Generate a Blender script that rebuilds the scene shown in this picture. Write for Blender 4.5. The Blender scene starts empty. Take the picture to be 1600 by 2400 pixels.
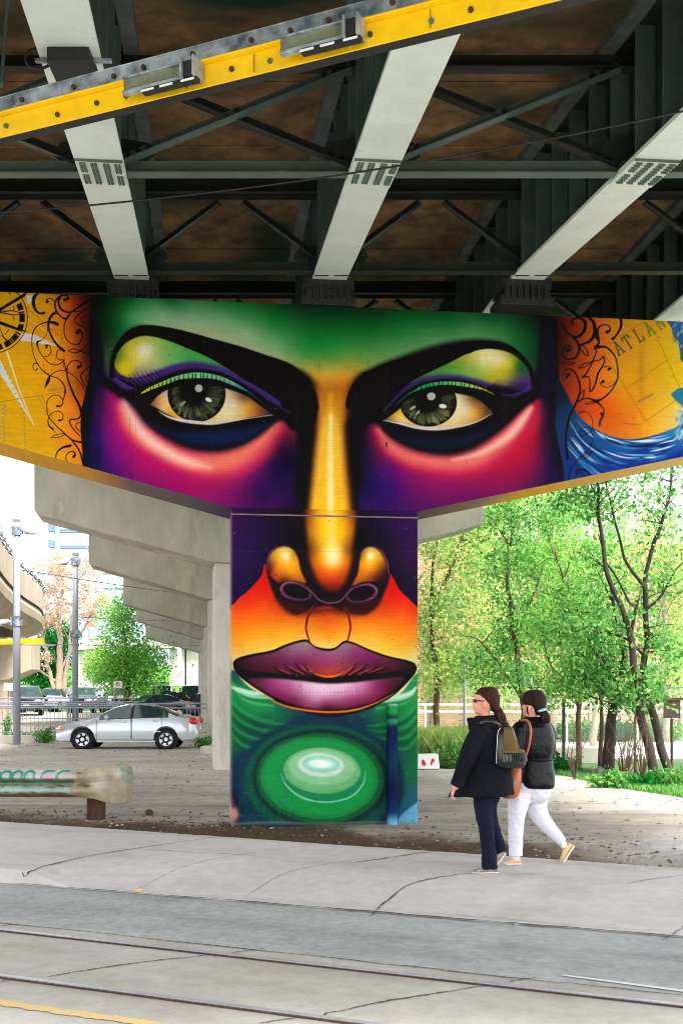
import bpy, bmesh, math, random
import numpy as np
from mathutils import Vector, Matrix, Quaternion
from mathutils import noise as mnoise
C = bpy.context.scene.collection
scene = bpy.context.scene
R = math.radians
# ---------------------------------------------------------------- camera, sky, sun, exposure
F, CX, HY, CAMZ = 2600., 800., 1630., 1.6           # focal length in photo pixels, principal column, horizon row, eye height
cam = bpy.data.objects.new('camera', bpy.data.cameras.new('camera')); C.objects.link(cam)
cam.location = (0, 0, CAMZ); cam.rotation_euler = (R(90), 0, 0)
cam.data.sensor_fit = 'VERTICAL'; cam.data.sensor_height = 36; cam.data.lens = 36*F/2400
cam.data.shift_y = (HY-1200)/2400; cam.data.clip_start = .05; cam.data.clip_end = 3000
scene.camera = cam
SUN_EL, SUN_AZ = 60., 140.                           # azimuth clockwise from +Y: behind the camera, to the right
world = bpy.data.worlds.new('World'); scene.world = world; world.use_nodes = True
nt = world.node_tree; nt.nodes.clear()
sky = nt.nodes.new('ShaderNodeTexSky'); sky.sky_type = 'NISHITA'; sky.sun_disc = False
sky.sun_elevation = R(SUN_EL); sky.sun_rotation = R(SUN_AZ); sky.air_density = 1.; sky.dust_density = 1.; sky.ozone_density = 1.
hs = nt.nodes.new('ShaderNodeHueSaturation'); hs.inputs['Saturation'].default_value = .18; hs.inputs['Value'].default_value = 1.
bg = nt.nodes.new('ShaderNodeBackground'); bg.inputs[1].default_value = .15
wo = nt.nodes.new('ShaderNodeOutputWorld')
nt.links.new(sky.outputs[0], hs.inputs['Color']); nt.links.new(hs.outputs[0], bg.inputs[0]); nt.links.new(bg.outputs[0], wo.inputs[0])
sl = bpy.data.lights.new('sun', 'SUN'); sl.energy = 3.0; sl.angle = R(16); sl.color = (1, .97, .92)
sun = bpy.data.objects.new('sun', sl); C.objects.link(sun)
_d = Vector((math.sin(R(SUN_AZ))*math.cos(R(SUN_EL)), math.cos(R(SUN_AZ))*math.cos(R(SUN_EL)), math.sin(R(SUN_EL))))
sun.rotation_euler = (-_d).to_track_quat('-Z', 'Y').to_euler(); sun.location = (0, 0, 40)
scene.view_settings.view_transform = 'Standard'; scene.view_settings.look = 'None'
scene.view_settings.exposure = 2.0; scene.view_settings.gamma = 1
scene.cycles.max_bounces = 7; scene.cycles.diffuse_bounces = 4; scene.cycles.transparent_max_bounces = 12
scene.cycles.pixel_filter_type = 'BLACKMAN_HARRIS'; scene.cycles.filter_width = 1.0
try: scene.cycles.use_denoising = True; scene.cycles.denoising_prefilter = 'ACCURATE'
except Exception: pass

# ---------------------------------------------------------------- helpers
def PX(u, v, Y): return Vector(((u-CX)*Y/F, Y, CAMZ+(HY-v)*Y/F))
def gy(v, z=0.): return (CAMZ-z)*F/(v-HY)             # depth of a ground point seen at row v
def GP(u, v, z=0.): Y = gy(v, z); return Vector(((u-CX)*Y/F, Y, z))
ORG = {}
def lin(c): return tuple(((x/255)/12.92 if x/255 <= .04045 else ((x/255+.055)/1.055)**2.4) for x in c)
def thing(name, label, cat, loc=(0,0,0), group=None, rotz=0, kind=None):
    o = bpy.data.objects.new(name, None); C.objects.link(o); o.location = loc; o.rotation_euler = (0, 0, rotz)
    o.empty_display_size = .2
    o['label'] = label; o['category'] = cat
    if group: o['group'] = group
    if kind: o['kind'] = kind
    ORG[o.name] = Vector(loc) if rotz == 0 else Vector((0,0,0))
    return o
def tag(o, label=None, cat=None, group=None, kind=None):
    if label: o['label'] = label
    if cat: o['category'] = cat
    if group: o['group'] = group
    if kind: o['kind'] = kind
    return o
def link(name, me, mats, parent=None):
    o = bpy.data.objects.new(name, me); C.objects.link(o)
    for m in (mats if isinstance(mats, (list, tuple)) else [mats]): me.materials.append(m)
    if parent is not None:
        o.parent = parent; ORG[o.name] = ORG.get(parent.name, Vector((0,0,0)))
    else: ORG[o.name] = Vector((0,0,0))
    return o
def copy_tree(o, parent=None):
    c = o.copy(); C.objects.link(c)
    if parent is not None: c.parent = parent
    for ch in o.children: copy_tree(ch, c)
    return c
class MB:
    def __init__(s): s.v = []; s.f = []; s.m = []; s.mi = 0
    def add(s, vs, fs):
        b = len(s.v); s.v += [tuple(p) for p in vs]
        for f in fs: s.f.append([i+b for i in f]); s.m.append(s.mi)
        return s
    def box(s, c, sz, rot=None):
        x, y, z = sz[0]/2, sz[1]/2, sz[2]/2
        vs = [Vector((a*x, b*y, d*z)) for a in (-1,1) for b in (-1,1) for d in (-1,1)]
        if rot is not None: vs = [rot@p for p in vs]
        c = Vector(c); vs = [p+c for p in vs]
        return s.add(vs, [(0,1,3,2),(4,6,7,5),(0,4,5,1),(2,3,7,6),(0,2,6,4),(1,5,7,3)])
    def bar(s, a, b, w, h, up=(0,0,1)):                # rectangular bar from a to b
        a = Vector(a); b = Vector(b); d = b-a; L = d.length
        if L < 1e-6: return s
        d /= L; u = Vector(up); x = d.cross(u)
        if x.length < 1e-4: x = d.cross(Vector((1,0,0)))
        x.normalize(); z = x.cross(d)
        M = Matrix((x, d, z)).transposed()
        return s.box((a+b)/2, (w, L, h), M)
    def tube(s, pts, rad, n=8, caps=True, sq=None, up=None):
        pts = [Vector(p) for p in pts]; k = len(pts)
        rad = [rad]*k if not hasattr(rad, '__len__') else list(rad)
        if len(rad) != k: rad = list(np.interp(np.linspace(0,1,k), np.linspace(0,1,len(rad)), rad))
        vs = []; prev = None
        for i, p in enumerate(pts):
            t = (pts[min(i+1,k-1)]-pts[max(i-1,0)]); t = t.normalized() if t.length > 1e-9 else Vector((0,0,1))
            if prev is None:
                r = Vector(up) if up is not None else (Vector((0,1,0)) if abs(t.y) < .9 else Vector((1,0,0)))
                x = (r-t*r.dot(t)).normalized()
            else:
                x = prev-t*prev.dot(t); x = x.normalized() if x.length > 1e-6 else prev
            prev = x; y = t.cross(x)
            for j in range(n):
                a = 2*math.pi*j/n; q = sq[i] if sq is not None else 1.
                vs.append(p+(x*math.cos(a)*q+y*math.sin(a))*rad[i])
        fs = [(i*n+j, i*n+(j+1)%n, (i+1)*n+(j+1)%n, (i+1)*n+j) for i in range(k-1) for j in range(n)]
        if caps: fs += [tuple(range(n-1,-1,-1)), tuple((k-1)*n+j for j in range(n))]
        return s.add(vs, fs)
    def ell(s, c, r, n=12, m=8, rot=None):
        c = Vector(c); vs = [Vector((0,0,-1))]
        for i in range(1, m):
            p = -math.pi/2+math.pi*i/m
            for j in range(n): a = 2*math.pi*j/n; vs.append(Vector((math.cos(p)*math.cos(a), math.cos(p)*math.sin(a), math.sin(p))))
        vs.append(Vector((0,0,1)))
        vs = [Vector((p.x*r[0], p.y*r[1], p.z*r[2])) for p in vs]
        if rot is not None: vs = [rot@p for p in vs]
        fs = [(0, 1+(j+1)%n, 1+j) for j in range(n)]
        for i in range(m-2): fs += [(1+i*n+j, 1+i*n+(j+1)%n, 1+(i+1)*n+(j+1)%n, 1+(i+1)*n+j) for j in range(n)]
        L = len(vs)-1; fs += [(L, 1+(m-2)*n+j, 1+(m-2)*n+(j+1)%n) for j in range(n)]
        return s.add([p+c for p in vs], fs)
    def prism(s, poly, y0, y1, axis='y'):              # polygon in the x-z plane (axis y) or x-y plane (axis z), extruded
        n = len(poly)
        f = {'y': lambda p, t: (p[0], t, p[1]), 'z': lambda p, t: (p[0], p[1], t), 'x': lambda p, t: (t, p[0], p[1])}[axis]
        vs = [f(p, y0) for p in poly]+[f(p, y1) for p in poly]
        return s.add(vs, [tuple(range(n)), tuple(range(2*n-1, n-1, -1))]+[(i, i+n, (i+1)%n+n, (i+1)%n) for i in range(n)])
    def loft(s, rings, caps=True, closed=True):
        n = len(rings[0]); vs = [p for r in rings for p in r]; k = len(rings)
        fs = [(i*n+j, i*n+(j+1)%n, (i+1)*n+(j+1)%n, (i+1)*n+j) for i in range(k-1) for j in range(n if closed else n-1)]
        if caps: fs += [tuple(range(n-1,-1,-1)), tuple((k-1)*n+j for j in range(n))]
        return s.add(vs, fs)
    def disc(s, c, r, h, axis=(0,0,1), n=12):
        c = Vector(c); a = Vector(axis).normalized(); return s.tube([c-a*h/2, c+a*h/2], r, n)
    def build(s, name, mats, parent=None, smooth=False, bevel=0, world_coords=True, fix=True):
        me = bpy.data.meshes.new(name)
        o0 = ORG.get(parent.name, Vector((0,0,0))) if (parent is not None and world_coords) else Vector((0,0,0))
        vs = [(p[0]-o0.x, p[1]-o0.y, p[2]-o0.z) for p in s.v]
        me.from_pydata(vs, [], s.f)
        if any(s.m): me.polygons.foreach_set('material_index', s.m)
        if fix:
            bm = bmesh.new(); bm.from_mesh(me); bmesh.ops.recalc_face_normals(bm, faces=bm.faces); bm.to_mesh(me); bm.free()
        if smooth: me.polygons.foreach_set('use_smooth', [True]*len(me.polygons))
        me.update()
        o = link(name, me, mats, parent)
        if bevel:
            b = o.modifiers.new('bevel', 'BEVEL'); b.width = bevel; b.segments = 2; b.limit_method = 'ANGLE'; b.angle_limit = R(40)
        return o
def struct(o): o['kind'] = 'structure'; return o
def fuse(o, vox, smooth=2, disp=0., scale=.15):
    m = o.modifiers.new('remesh', 'REMESH'); m.mode = 'VOXEL'; m.voxel_size = vox; m.use_smooth_shade = True
    if smooth: k = o.modifiers.new('smooth', 'SMOOTH'); k.factor = .5; k.iterations = smooth
    if disp:
        t = bpy.data.textures.new('folds', 'CLOUDS'); t.noise_scale = scale; t.noise_depth = 2
        d = o.modifiers.new('folds', 'DISPLACE'); d.texture = t; d.strength = disp; d.mid_level = .5; d.texture_coords = 'LOCAL'
    return o
# ---------------------------------------------------------------- materials
def nodes_of(m): return m.node_tree, m.node_tree.nodes['Principled BSDF']
def mat(name, col, rough=.6, metal=0., var=.0, scale=4., col2=None, bump=0., bscale=30., spec=.5, coat=0., streak=0., det=6):
    m = bpy.data.materials.new(name); m.use_nodes = True; n = m.node_tree; b = n.nodes['Principled BSDF']
    c = lin(col); b.inputs['Base Color'].default_value = (*c, 1); b.inputs['Roughness'].default_value = rough; b.inputs['Metallic'].default_value = metal
    b.inputs['Specular IOR Level'].default_value = spec
    if coat: b.inputs['Coat Weight'].default_value = coat; b.inputs['Coat Roughness'].default_value = .06
    tc = n.nodes.new('ShaderNodeTexCoord')
    if var or col2:
        nz = n.nodes.new('ShaderNodeTexNoise'); nz.inputs['Scale'].default_value = scale; nz.inputs['Detail'].default_value = det; nz.inputs['Roughness'].default_value = .62
        src = tc.outputs['Object']
        if streak:
            mp = n.nodes.new('ShaderNodeMapping'); mp.inputs['Scale'].default_value = (1,1,streak); n.links.new(src, mp.inputs[0]); src = mp.outputs[0]
        n.links.new(src, nz.inputs['Vector'])
        rp = n.nodes.new('ShaderNodeValToRGB'); rp.color_ramp.elements[0].position = .34; rp.color_ramp.elements[1].position = .68
        c2 = lin(col2) if col2 else tuple(x*(1-var) for x in c); c1 = c if col2 else tuple(min(1, x*(1+var*.6)) for x in c)
        rp.color_ramp.elements[0].color = (*c2, 1); rp.color_ramp.elements[1].color = (*c1, 1)
        n.links.new(nz.outputs[0], rp.inputs[0]); n.links.new(rp.outputs[0], b.inputs['Base Color'])
    if bump:
        nb = n.nodes.new('ShaderNodeTexNoise'); nb.inputs['Scale'].default_value = bscale; nb.inputs['Detail'].default_value = 5
        n.links.new(tc.outputs['Object'], nb.inputs['Vector'])
        bp = n.nodes.new('ShaderNodeBump'); bp.inputs['Strength'].default_value = bump; bp.inputs['Distance'].default_value = .02
        n.links.new(nb.outputs[0], bp.inputs['Height']); n.links.new(bp.outputs[0], b.inputs['Normal'])
    return m
def nodes_of(m): return m.node_tree, m.node_tree.nodes['Principled BSDF']
def vcol_mat(name, rough=.55, wear=.12, bump=.15, line=0., spec=.4):
    m = bpy.data.materials.new(name); m.use_nodes = True; n, b = nodes_of(m)
    at = n.nodes.new('ShaderNodeAttribute'); at.attribute_name = 'paint'
    tc = n.nodes.new('ShaderNodeTexCoord')
    nz = n.nodes.new('ShaderNodeTexNoise'); nz.inputs['Scale'].default_value = 7.; nz.inputs['Detail'].default_value = 9; nz.inputs['Roughness'].default_value = .7
    n.links.new(tc.outputs['Object'], nz.inputs['Vector'])
    mr = n.nodes.new('ShaderNodeMapRange'); mr.inputs[1].default_value = .3; mr.inputs[2].default_value = .7; mr.inputs[3].default_value = 1-wear; mr.inputs[4].default_value = 1+wear*.5
    n.links.new(nz.outputs[0], mr.inputs[0])
    hv = n.nodes.new('ShaderNodeMix'); hv.data_type = 'RGBA'; hv.blend_type = 'MULTIPLY'; hv.inputs[0].default_value = 1
    n.links.new(at.outputs['Color'], hv.inputs[6]); n.links.new(mr.outputs[0], hv.inputs[7])
    # fine streaks of the board-marked concrete under the paint
    mp = n.nodes.new('ShaderNodeMapping'); mp.inputs['Scale'].default_value = (3,3,60); n.links.new(tc.outputs['Object'], mp.inputs[0])
    n2 = n.nodes.new('ShaderNodeTexNoise'); n2.inputs['Scale'].default_value = 1.2; n2.inputs['Detail'].default_value = 6; n.links.new(mp.outputs[0], n2.inputs['Vector'])
    m2 = n.nodes.new('ShaderNodeMapRange'); m2.inputs[1].default_value = .3; m2.inputs[2].default_value = .7; m2.inputs[3].default_value = .93; m2.inputs[4].default_value = 1.08; n.links.new(n2.outputs[0], m2.inputs[0])
    h2 = n.nodes.new('ShaderNodeMix'); h2.data_type = 'RGBA'; h2.blend_type = 'MULTIPLY'; h2.inputs[0].default_value = 1
    n.links.new(hv.outputs[2], h2.inputs[6]); n.links.new(m2.outputs[0], h2.inputs[7]); n.links.new(h2.outputs[2], b.inputs['Base Color'])
    b.inputs['Roughness'].default_value = rough; b.inputs['Specular IOR Level'].default_value = spec
    bp = n.nodes.new('ShaderNodeBump'); bp.inputs['Strength'].default_value = bump; bp.inputs['Distance'].default_value = .01
    n.links.new(nz.outputs[0], bp.inputs['Height']); n.links.new(bp.outputs[0], b.inputs['Normal'])
    return m
def leaf_mat(name, cols, trans=.52):
    m = bpy.data.materials.new(name); m.use_nodes = True; n = m.node_tree; n.nodes.clear()
    g = n.nodes.new('ShaderNodeNewGeometry'); rp = n.nodes.new('ShaderNodeValToRGB')
    el = rp.color_ramp.elements
    for i, c in enumerate(cols):
        p = i/(len(cols)-1)
        e = el[0] if i == 0 else (el[1] if i == len(cols)-1 else el.new(p))
        e.position = p; e.color = (*lin(c), 1)
    n.links.new(g.outputs['Random Per Island'], rp.inputs[0])
    d = n.nodes.new('ShaderNodeBsdfDiffuse'); t = n.nodes.new('ShaderNodeBsdfTranslucent'); mx = n.nodes.new('ShaderNodeMixShader'); mx.inputs[0].default_value = trans
    o = n.nodes.new('ShaderNodeOutputMaterial')
    n.links.new(rp.outputs[0], d.inputs[0]); n.links.new(rp.outputs[0], t.inputs[0]); n.links.new(d.outputs[0], mx.inputs[1]); n.links.new(t.outputs[0], mx.inputs[2]); n.links.new(mx.outputs[0], o.inputs[0])
    return m
def glass_mat(name, col, rough=.05):
    m = mat(name, col, rough, 0., spec=1.); return m
def set_paint(me, cols):                                # cols: (nverts,3) sRGB 0..1
    c = np.where(cols <= .04045, cols/12.92, ((cols+.055)/1.055)**2.4)
    a = me.attributes.new('paint', 'FLOAT_COLOR', 'POINT')
    a.data.foreach_set('color', np.concatenate([c, np.ones((len(c), 1))], 1).astype(np.float32).ravel())
M = {}
M['concrete'] = mat('concrete', (174,169,154), .85, var=.3, scale=1.1, bump=.25, bscale=14, streak=.35)
M['concrete_pale'] = mat('concrete_pale', (196,190,178), .85, var=.2, scale=1.3, bump=.2, bscale=12, streak=.4)
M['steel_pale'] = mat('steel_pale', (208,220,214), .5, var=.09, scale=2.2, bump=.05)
M['steel_dark'] = mat('steel_dark', (33,42,39), .5, var=.3, scale=3., bump=.08)  # on the bridge: same paint as the flanges, under-deck shade put into its colour
M['steel_mid'] = mat('steel_mid', (82,99,93), .45, var=.22, scale=3., bump=.06)  # on the bridge: half-shaded copy of the flange paint, for members catching more light
M['black_steel'] = mat('black_steel', (24,26,26), .6, var=.3, scale=5)
M['galv'] = mat('galvanised_steel', (184,194,204), .4, .35, scale=7, bump=.1, col2=(66,78,92))
def add_patches(m, c, scale, lo, hi, streak=1.):
    n, b = nodes_of(m); tc = n.nodes.new('ShaderNodeTexCoord'); mp = n.nodes.new('ShaderNodeMapping'); mp.inputs['Scale'].default_value = (1,1,streak); n.links.new(tc.outputs['Object'], mp.inputs[0])
    nz = n.nodes.new('ShaderNodeTexNoise'); nz.inputs['Scale'].default_value = scale; nz.inputs['Detail'].default_value = 8; nz.inputs['Roughness'].default_value = .7; n.links.new(mp.outputs[0], nz.inputs['Vector'])
    mr = n.nodes.new('ShaderNodeMapRange'); mr.inputs[1].default_value = lo; mr.inputs[2].default_value = hi; n.links.new(nz.outputs[0], mr.inputs[0])
    old = b.inputs['Base Color'].links[0].from_socket; mx = n.nodes.new('ShaderNodeMix'); mx.data_type = 'RGBA'; mx.inputs[7].default_value = (*lin(c), 1); n.links.new(mr.outputs[0], mx.inputs[0]); n.links.new(old, mx.inputs[6]); n.links.new(mx.outputs[2], b.inputs['Base Color'])
add_patches(M['steel_pale'], (150,120,70), 2.6, .66, .74); add_patches(M['steel_pale'], (150,164,156), 22., .62, .7)
add_patches(M['concrete'], (134,124,104), 2.4, .56, .80, .18); add_patches(M['concrete'], (196,192,180), 3.4, .6, .72, .3); add_patches(M['concrete_pale'], (150,144,128), 2.8, .54, .74, .25)
M['rust'] = mat('rusty_bolt', (74,52,38), .8, .2, var=.4, scale=20)
M['pole'] = mat('pole_grey_paint', (146,152,166), .4, var=.06, scale=3)
M['white'] = mat('white_paint', (226,226,226), .5, var=.05)
M['black'] = mat('black_rubber', (18,18,19), .7)
# ---------------------------------------------------------------- the painted face, as a colour field over the concrete
def cr(pts, closed=False, n=8):
    P = np.array(pts, float)
    if closed: Q = np.vstack([P[-1:], P, P[:2]])
    else: Q = np.vstack([2*P[:1]-P[1:2], P, 2*P[-1:]-P[-2:-1]])
    out = []
    t = np.linspace(0, 1, n, endpoint=False)[:, None]
    for i in range(1, len(Q)-2):
        a, b, c, d = Q[i-1], Q[i], Q[i+1], Q[i+2]
        out.append(.5*((2*b)+(c-a)*t+(2*a-5*b+4*c-d)*t*t+(3*b-a-3*c+d)*t**3))
    r = np.vstack(out)
    return r if closed else np.vstack([r, Q[-2:-1]])
def sst(a, b, x):
    t = np.clip((x-a)/(b-a), 0, 1); return t*t*(3-2*t)
class Paint:
    def __init__(s, U, V):
        s.U = U; s.V = V; s.C = np.zeros((len(U), 3)); s.order = None
    def sel(s, x0, x1, y0, y1):
        return np.nonzero((s.U > x0) & (s.U < x1) & (s.V > y0) & (s.V < y1))[0]
    def put(s, I, a, col):
        if callable(col): c = col(s.U[I], s.V[I])
        else: c = np.array(col, float)[None]/255
        a = a[:, None]; s.C[I] = s.C[I]*(1-a)+c*a
    def fill(s, pts, col, soft=1.2, smooth=True, alpha=1., n=6, inset=0., am=None):
        P = cr(pts, True, n) if smooth else np.array(pts, float)
        m = soft*1.5+3
        I = s.sel(P[:,0].min()-m, P[:,0].max()+m, P[:,1].min()-m, P[:,1].max()+m)
        if not len(I): return
        x = s.U[I]; y = s.V[I]; d2 = np.full(len(I), 1e12); ins = np.zeros(len(I), bool)
        B = np.roll(P, -1, 0)
        for (ax, ay), (bx, by) in zip(P, B):
            dx = bx-ax; dy = by-ay; L = dx*dx+dy*dy
            if L < 1e-9: continue
            t = np.clip(((x-ax)*dx+(y-ay)*dy)/L, 0, 1)
            d2 = np.minimum(d2, (x-ax-t*dx)**2+(y-ay-t*dy)**2)
            if dy != 0:
                c = (ay > y) != (by > y)
                ins ^= c & (x < dx*(y-ay)/dy+ax)
        d = np.sqrt(d2); d = np.where(ins, -d, d)+inset
        s.put(I, alpha*(1-sst(-soft, soft, d))*(am(x, y) if am else 1.), col)
    def stroke(s, pts, w, col, soft=.8, n=7, alpha=1.):
        P = cr(pts, False, n) if len(pts) > 2 else np.array(pts, float)
        k = len(P); w = np.interp(np.linspace(0, 1, k), np.linspace(0, 1, len(w)), w) if hasattr(w, '__len__') else np.full(k, float(w))
        m = w.max()+soft+2
        I = s.sel(P[:,0].min()-m, P[:,0].max()+m, P[:,1].min()-m, P[:,1].max()+m)
        if not len(I): return
        x = s.U[I]; y = s.V[I]; e = np.full(len(I), 1e9)
        for i in range(k-1):
            ax, ay = P[i]; dx, dy = P[i+1]-P[i]; L = dx*dx+dy*dy+1e-9
            t = np.clip(((x-ax)*dx+(y-ay)*dy)/L, 0, 1)
            e = np.minimum(e, np.hypot(x-ax-t*dx, y-ay-t*dy)-(w[i]+(w[i+1]-w[i])*t))
        s.put(I, alpha*(1-sst(-soft, soft, e)), col)
    def blob(s, cx, cy, rx, ry, col, alpha=1., rot=0., p=1.):
        m = 2.6*max(rx, ry); I = s.sel(cx-m, cx+m, cy-m, cy+m)
        if not len(I): return
        c, n = math.cos(math.radians(rot)), math.sin(math.radians(rot))
        x = s.U[I]-cx; y = s.V[I]-cy
        q = ((x*c+y*n)/rx)**2+((-x*n+y*c)/ry)**2
        s.put(I, alpha*np.exp(-q**p), col)
def ell(cx, cy, rx, ry, rot=0, n=14):
    c, s = math.cos(math.radians(rot)), math.sin(math.radians(rot))
    return [(cx+rx*math.cos(a)*c-ry*math.sin(a)*s, cy+rx*math.cos(a)*s+ry*math.sin(a)*c) for a in [2*math.pi*i/n for i in range(n)]]
def field(sm, s=12., p=2.2):
    A = np.array(sm, float); n = len(A); X = A[:, :2]; mu = X.mean(0); sc = X.std()+1e-9
    R = lambda a, b: np.sqrt((a[:, None, 0]-b[None, :, 0])**2+(a[:, None, 1]-b[None, :, 1])**2+s*s)/sc
    M = np.zeros((n+1, n+1)); M[:n, :n] = -R(X, X)+np.eye(n)*.01; M[:n, n] = 1; M[n, :n] = 1
    T = np.zeros((n+1, 3)); T[:n] = A[:, 2:]/255
    W = np.linalg.solve(M, T); lo = A[:, 2:].min(0)/255; hi = A[:, 2:].max(0)/255
    def f(u, v):
        out = np.empty((len(u), 3))
        for i in range(0, len(u), 60000):
            Q = np.stack([u[i:i+60000], v[i:i+60000]], 1); out[i:i+60000] = -R(Q, X)@W[:n]+W[n]
        return np.clip(out, lo, hi)
    return f
def spiral(P, cx, cy, r0, a0, turns, r1, w, col=(12,8,6), sq=1.):
    n = 14; pts = []
    for i in range(n+1):
        t = i/n; r = r0+(r1-r0)*t**.8; a = math.radians(a0)+turns*2*math.pi*t
        pts.append((cx+r*math.cos(a), cy+r*math.sin(a)*sq))
    P.stroke(pts, w, col)
    return pts[-1]
EDGE_L = [(216,640),(216,695),(211,748),(210,807),(212,846),(207,891),(198,930),(191,960),(189,1003),(192,1042),(196,1096),(198,1150)]
K = (9, 6, 8)
def paint_beam(P):
    U, V = P.U, P.V
    P.C[:] = np.array([9, 5, 16])/255
    # forehead
    P.fill([(238,655),(700,655),(1230,660),(1262,720),(1258,850),(1236,870),(1180,805),(1060,800),(900,850),(835,890),(830,960),(790,1000),(745,960),(722,880),(600,830),(430,785),(320,765),(268,820),(252,880),(240,800)],
      field([(238,700,3,14,8),(262,705,0,45,18),(300,705,4,78,28),(400,705,14,98,44),(520,705,20,108,48),(620,705,8,72,26),(700,703,0,28,12),(800,703,0,24,10),(900,708,0,34,14),(1000,710,0,48,20),
        (1100,718,2,66,26),(1190,722,0,60,22),(1240,735,2,28,16),(255,780,2,48,20),(285,765,10,98,45),(310,740,70,150,90),(380,735,124,172,130),(450,745,130,178,136),(520,755,124,180,132),
        (580,780,134,182,138),(640,815,134,180,128),(690,845,128,168,96),(720,865,170,165,70),(560,720,26,118,52),(640,750,14,122,50),(720,770,6,106,44),(790,770,6,100,40),(860,770,8,98,40),
        (720,820,40,142,68),(780,815,36,142,60),(700,730,4,66,26),(850,735,4,60,24),(840,845,120,160,70),(900,822,82,148,84),(960,812,86,150,92),(1030,795,84,150,92),(1100,780,78,144,88),(1160,782,64,132,78),
        (950,760,10,112,46),(1050,755,14,104,44),(1150,750,14,92,40),(1215,800,18,98,46),(1240,840,10,70,34),(775,850,120,158,66),(775,876,216,176,62),(740,890,226,160,40),(820,885,220,150,36),(775,905,220,140,34),(775,935,150,76,16)], 14, 3.), 10)
    # brow hollows and black around the nose
    P.fill([(700,880),(735,895),(746,925),(745,1010),(728,1110),(718,1240),(682,1240),(690,1100),(706,1010),(690,935)], (8,4,8), 18)
    P.fill([(850,880),(822,900),(812,940),(812,1010),(822,1110),(832,1240),(864,1240),(852,1100),(842,1010),(860,940)], (8,4,8), 18)
    # cheeks, left
    P.fill([(226,915),(250,912),(282,935),(315,970),(360,1015),(430,1055),(510,1066),(590,1045),(645,1000),(672,978),(692,1010),(696,1060),(694,1110),(690,1160),(684,1230),(200,1230),(200,1110),(210,1000)],
      field([(222,930,34,2,70),(240,925,92,4,90),(262,940,150,8,100),(215,1000,14,4,56),(230,1010,70,4,100),(262,1000,142,6,112),(300,1030,178,6,104),(215,1080,10,8,50),(240,1070,58,2,98),(275,1080,104,4,110),
        (330,1090,166,4,98),(420,1120,170,4,92),(500,1140,150,8,88),(560,1130,128,14,92),(600,1110,92,6,92),(640,1080,38,2,60),(290,1130,80,2,100),(380,1150,130,4,96),(480,1175,140,6,90),(560,1180,88,6,88),(610,1160,40,4,70),
        (655,1050,60,4,54),(684,1060,20,4,34),(676,1120,24,4,56),(662,1170,44,4,70),(640,1205,60,4,74),(690,1200,18,4,30),(668,1000,150,24,60),(560,1100,170,20,80),(620,1060,170,24,76)], 16, 2.6), 9)
    P.stroke([(284,952),(300,985),(330,1020),(375,1050),(430,1078),(500,1094),(560,1086),(610,1052),(645,1010),(662,985)], [11,20,23,24,26,28,26,20,12,6], (216,54,88), 20, alpha=.85)
    P.stroke([(286,958),(304,992),(338,1028),(390,1060),(440,1080),(500,1086),(556,1072),(606,1040),(645,1000)], [7,14,16,16,18,20,19,13,6], (240,114,98), 17)
    P.stroke([(292,944),(304,968),(322,1000),(352,1032),(396,1062),(440,1082),(490,1096)], [5,10,12,12,11,9,2], (250,204,192), 15, alpha=.92)
    # cheeks, right
    P.fill([(872,985),(900,1030),(960,1062),(1050,1076),(1110,1064),(1170,1020),(1215,975),(1255,935),(1278,950),(1290,1010),(1298,1080),(1310,1140),(1200,1230),(900,1230),(842,1230),(846,1110),(850,1040)],
      field([(870,1000,70,4,50),(856,1060,18,4,40),(852,1120,20,4,56),(856,1180,34,4,76),(885,1050,110,10,60),(900,1100,70,4,96),(920,1140,54,0,100),(870,1140,24,4,70),(960,1120,120,4,90),(1020,1140,128,6,88),(1100,1130,136,6,76),(1180,1110,150,6,56),(1240,1040,168,10,44),
        (1262,985,170,16,56),(1262,940,150,20,60),(1285,990,34,2,40),(1292,1060,20,2,50),(1260,1080,112,4,60),(1290,1120,22,4,56),(1200,1150,110,4,80),(1100,1170,96,4,84),(1000,1185,82,6,84),(920,1190,50,4,84)], 16, 2.6), 9)
    P.stroke([(885,1008),(915,1050),(970,1082),(1050,1096),(1115,1086),(1170,1052),(1215,1010),(1245,960)], [10,17,20,20,24,24,19,10], (206,36,70), 20, alpha=.9)
    P.stroke([(888,1010),(918,1048),(970,1074),(1050,1086),(1112,1074),(1165,1042),(1206,1002),(1236,962)], [5,12,14,15,18,17,13,6], (228,106,100), 15)
    P.stroke([(1244,955),(1226,982),(1200,1014),(1166,1040),(1120,1064),(1060,1078)], [3,8,9,7,5,1], (244,186,170), 9, alpha=.9)
    # nose bridge
    nb = lambda u, v: field([(772,890,222,160,44),(772,930,200,116,18),(774,1000,238,178,60),(774,1100,244,182,50),(774,1240,248,190,24)], 40, 2)(u, v)
    P.fill([(735,872),(778,862),(826,868),(812,925),(806,980),(812,1080),(822,1180),(826,1260),(722,1260),(726,1180),(736,1080),(745,980),(742,930)], (176,92,14), 14, am=lambda x, y: sst(872, 940, y))
    P.fill([(752,892),(776,886),(798,888),(804,930),(800,1000),(806,1100),(812,1260),(732,1260),(738,1100),(748,1000),(746,930)], nb, 12, am=lambda x, y: sst(888, 950, y))
    P.stroke([(775,925),(774,1010),(774,1120),(775,1260)], [2,12,15,17], (252,200,30), 13, alpha=.8)
    P.stroke([(775,975),(774,1060),(774,1210)], [4,6,7], (252,228,158), 6)
    # ---- eye socket blacks
    P.fill([(262,870),(300,880),(340,884),(400,862),(460,854),(540,868),(600,900),(660,930),(735,915),(740,980),(690,1010),(655,985),(600,1024),(560,1044),(509,1053),(454,1049),(408,1032),(362,1001),(323,960),(290,930),(256,905)], (7,5,10), 7)
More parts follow.
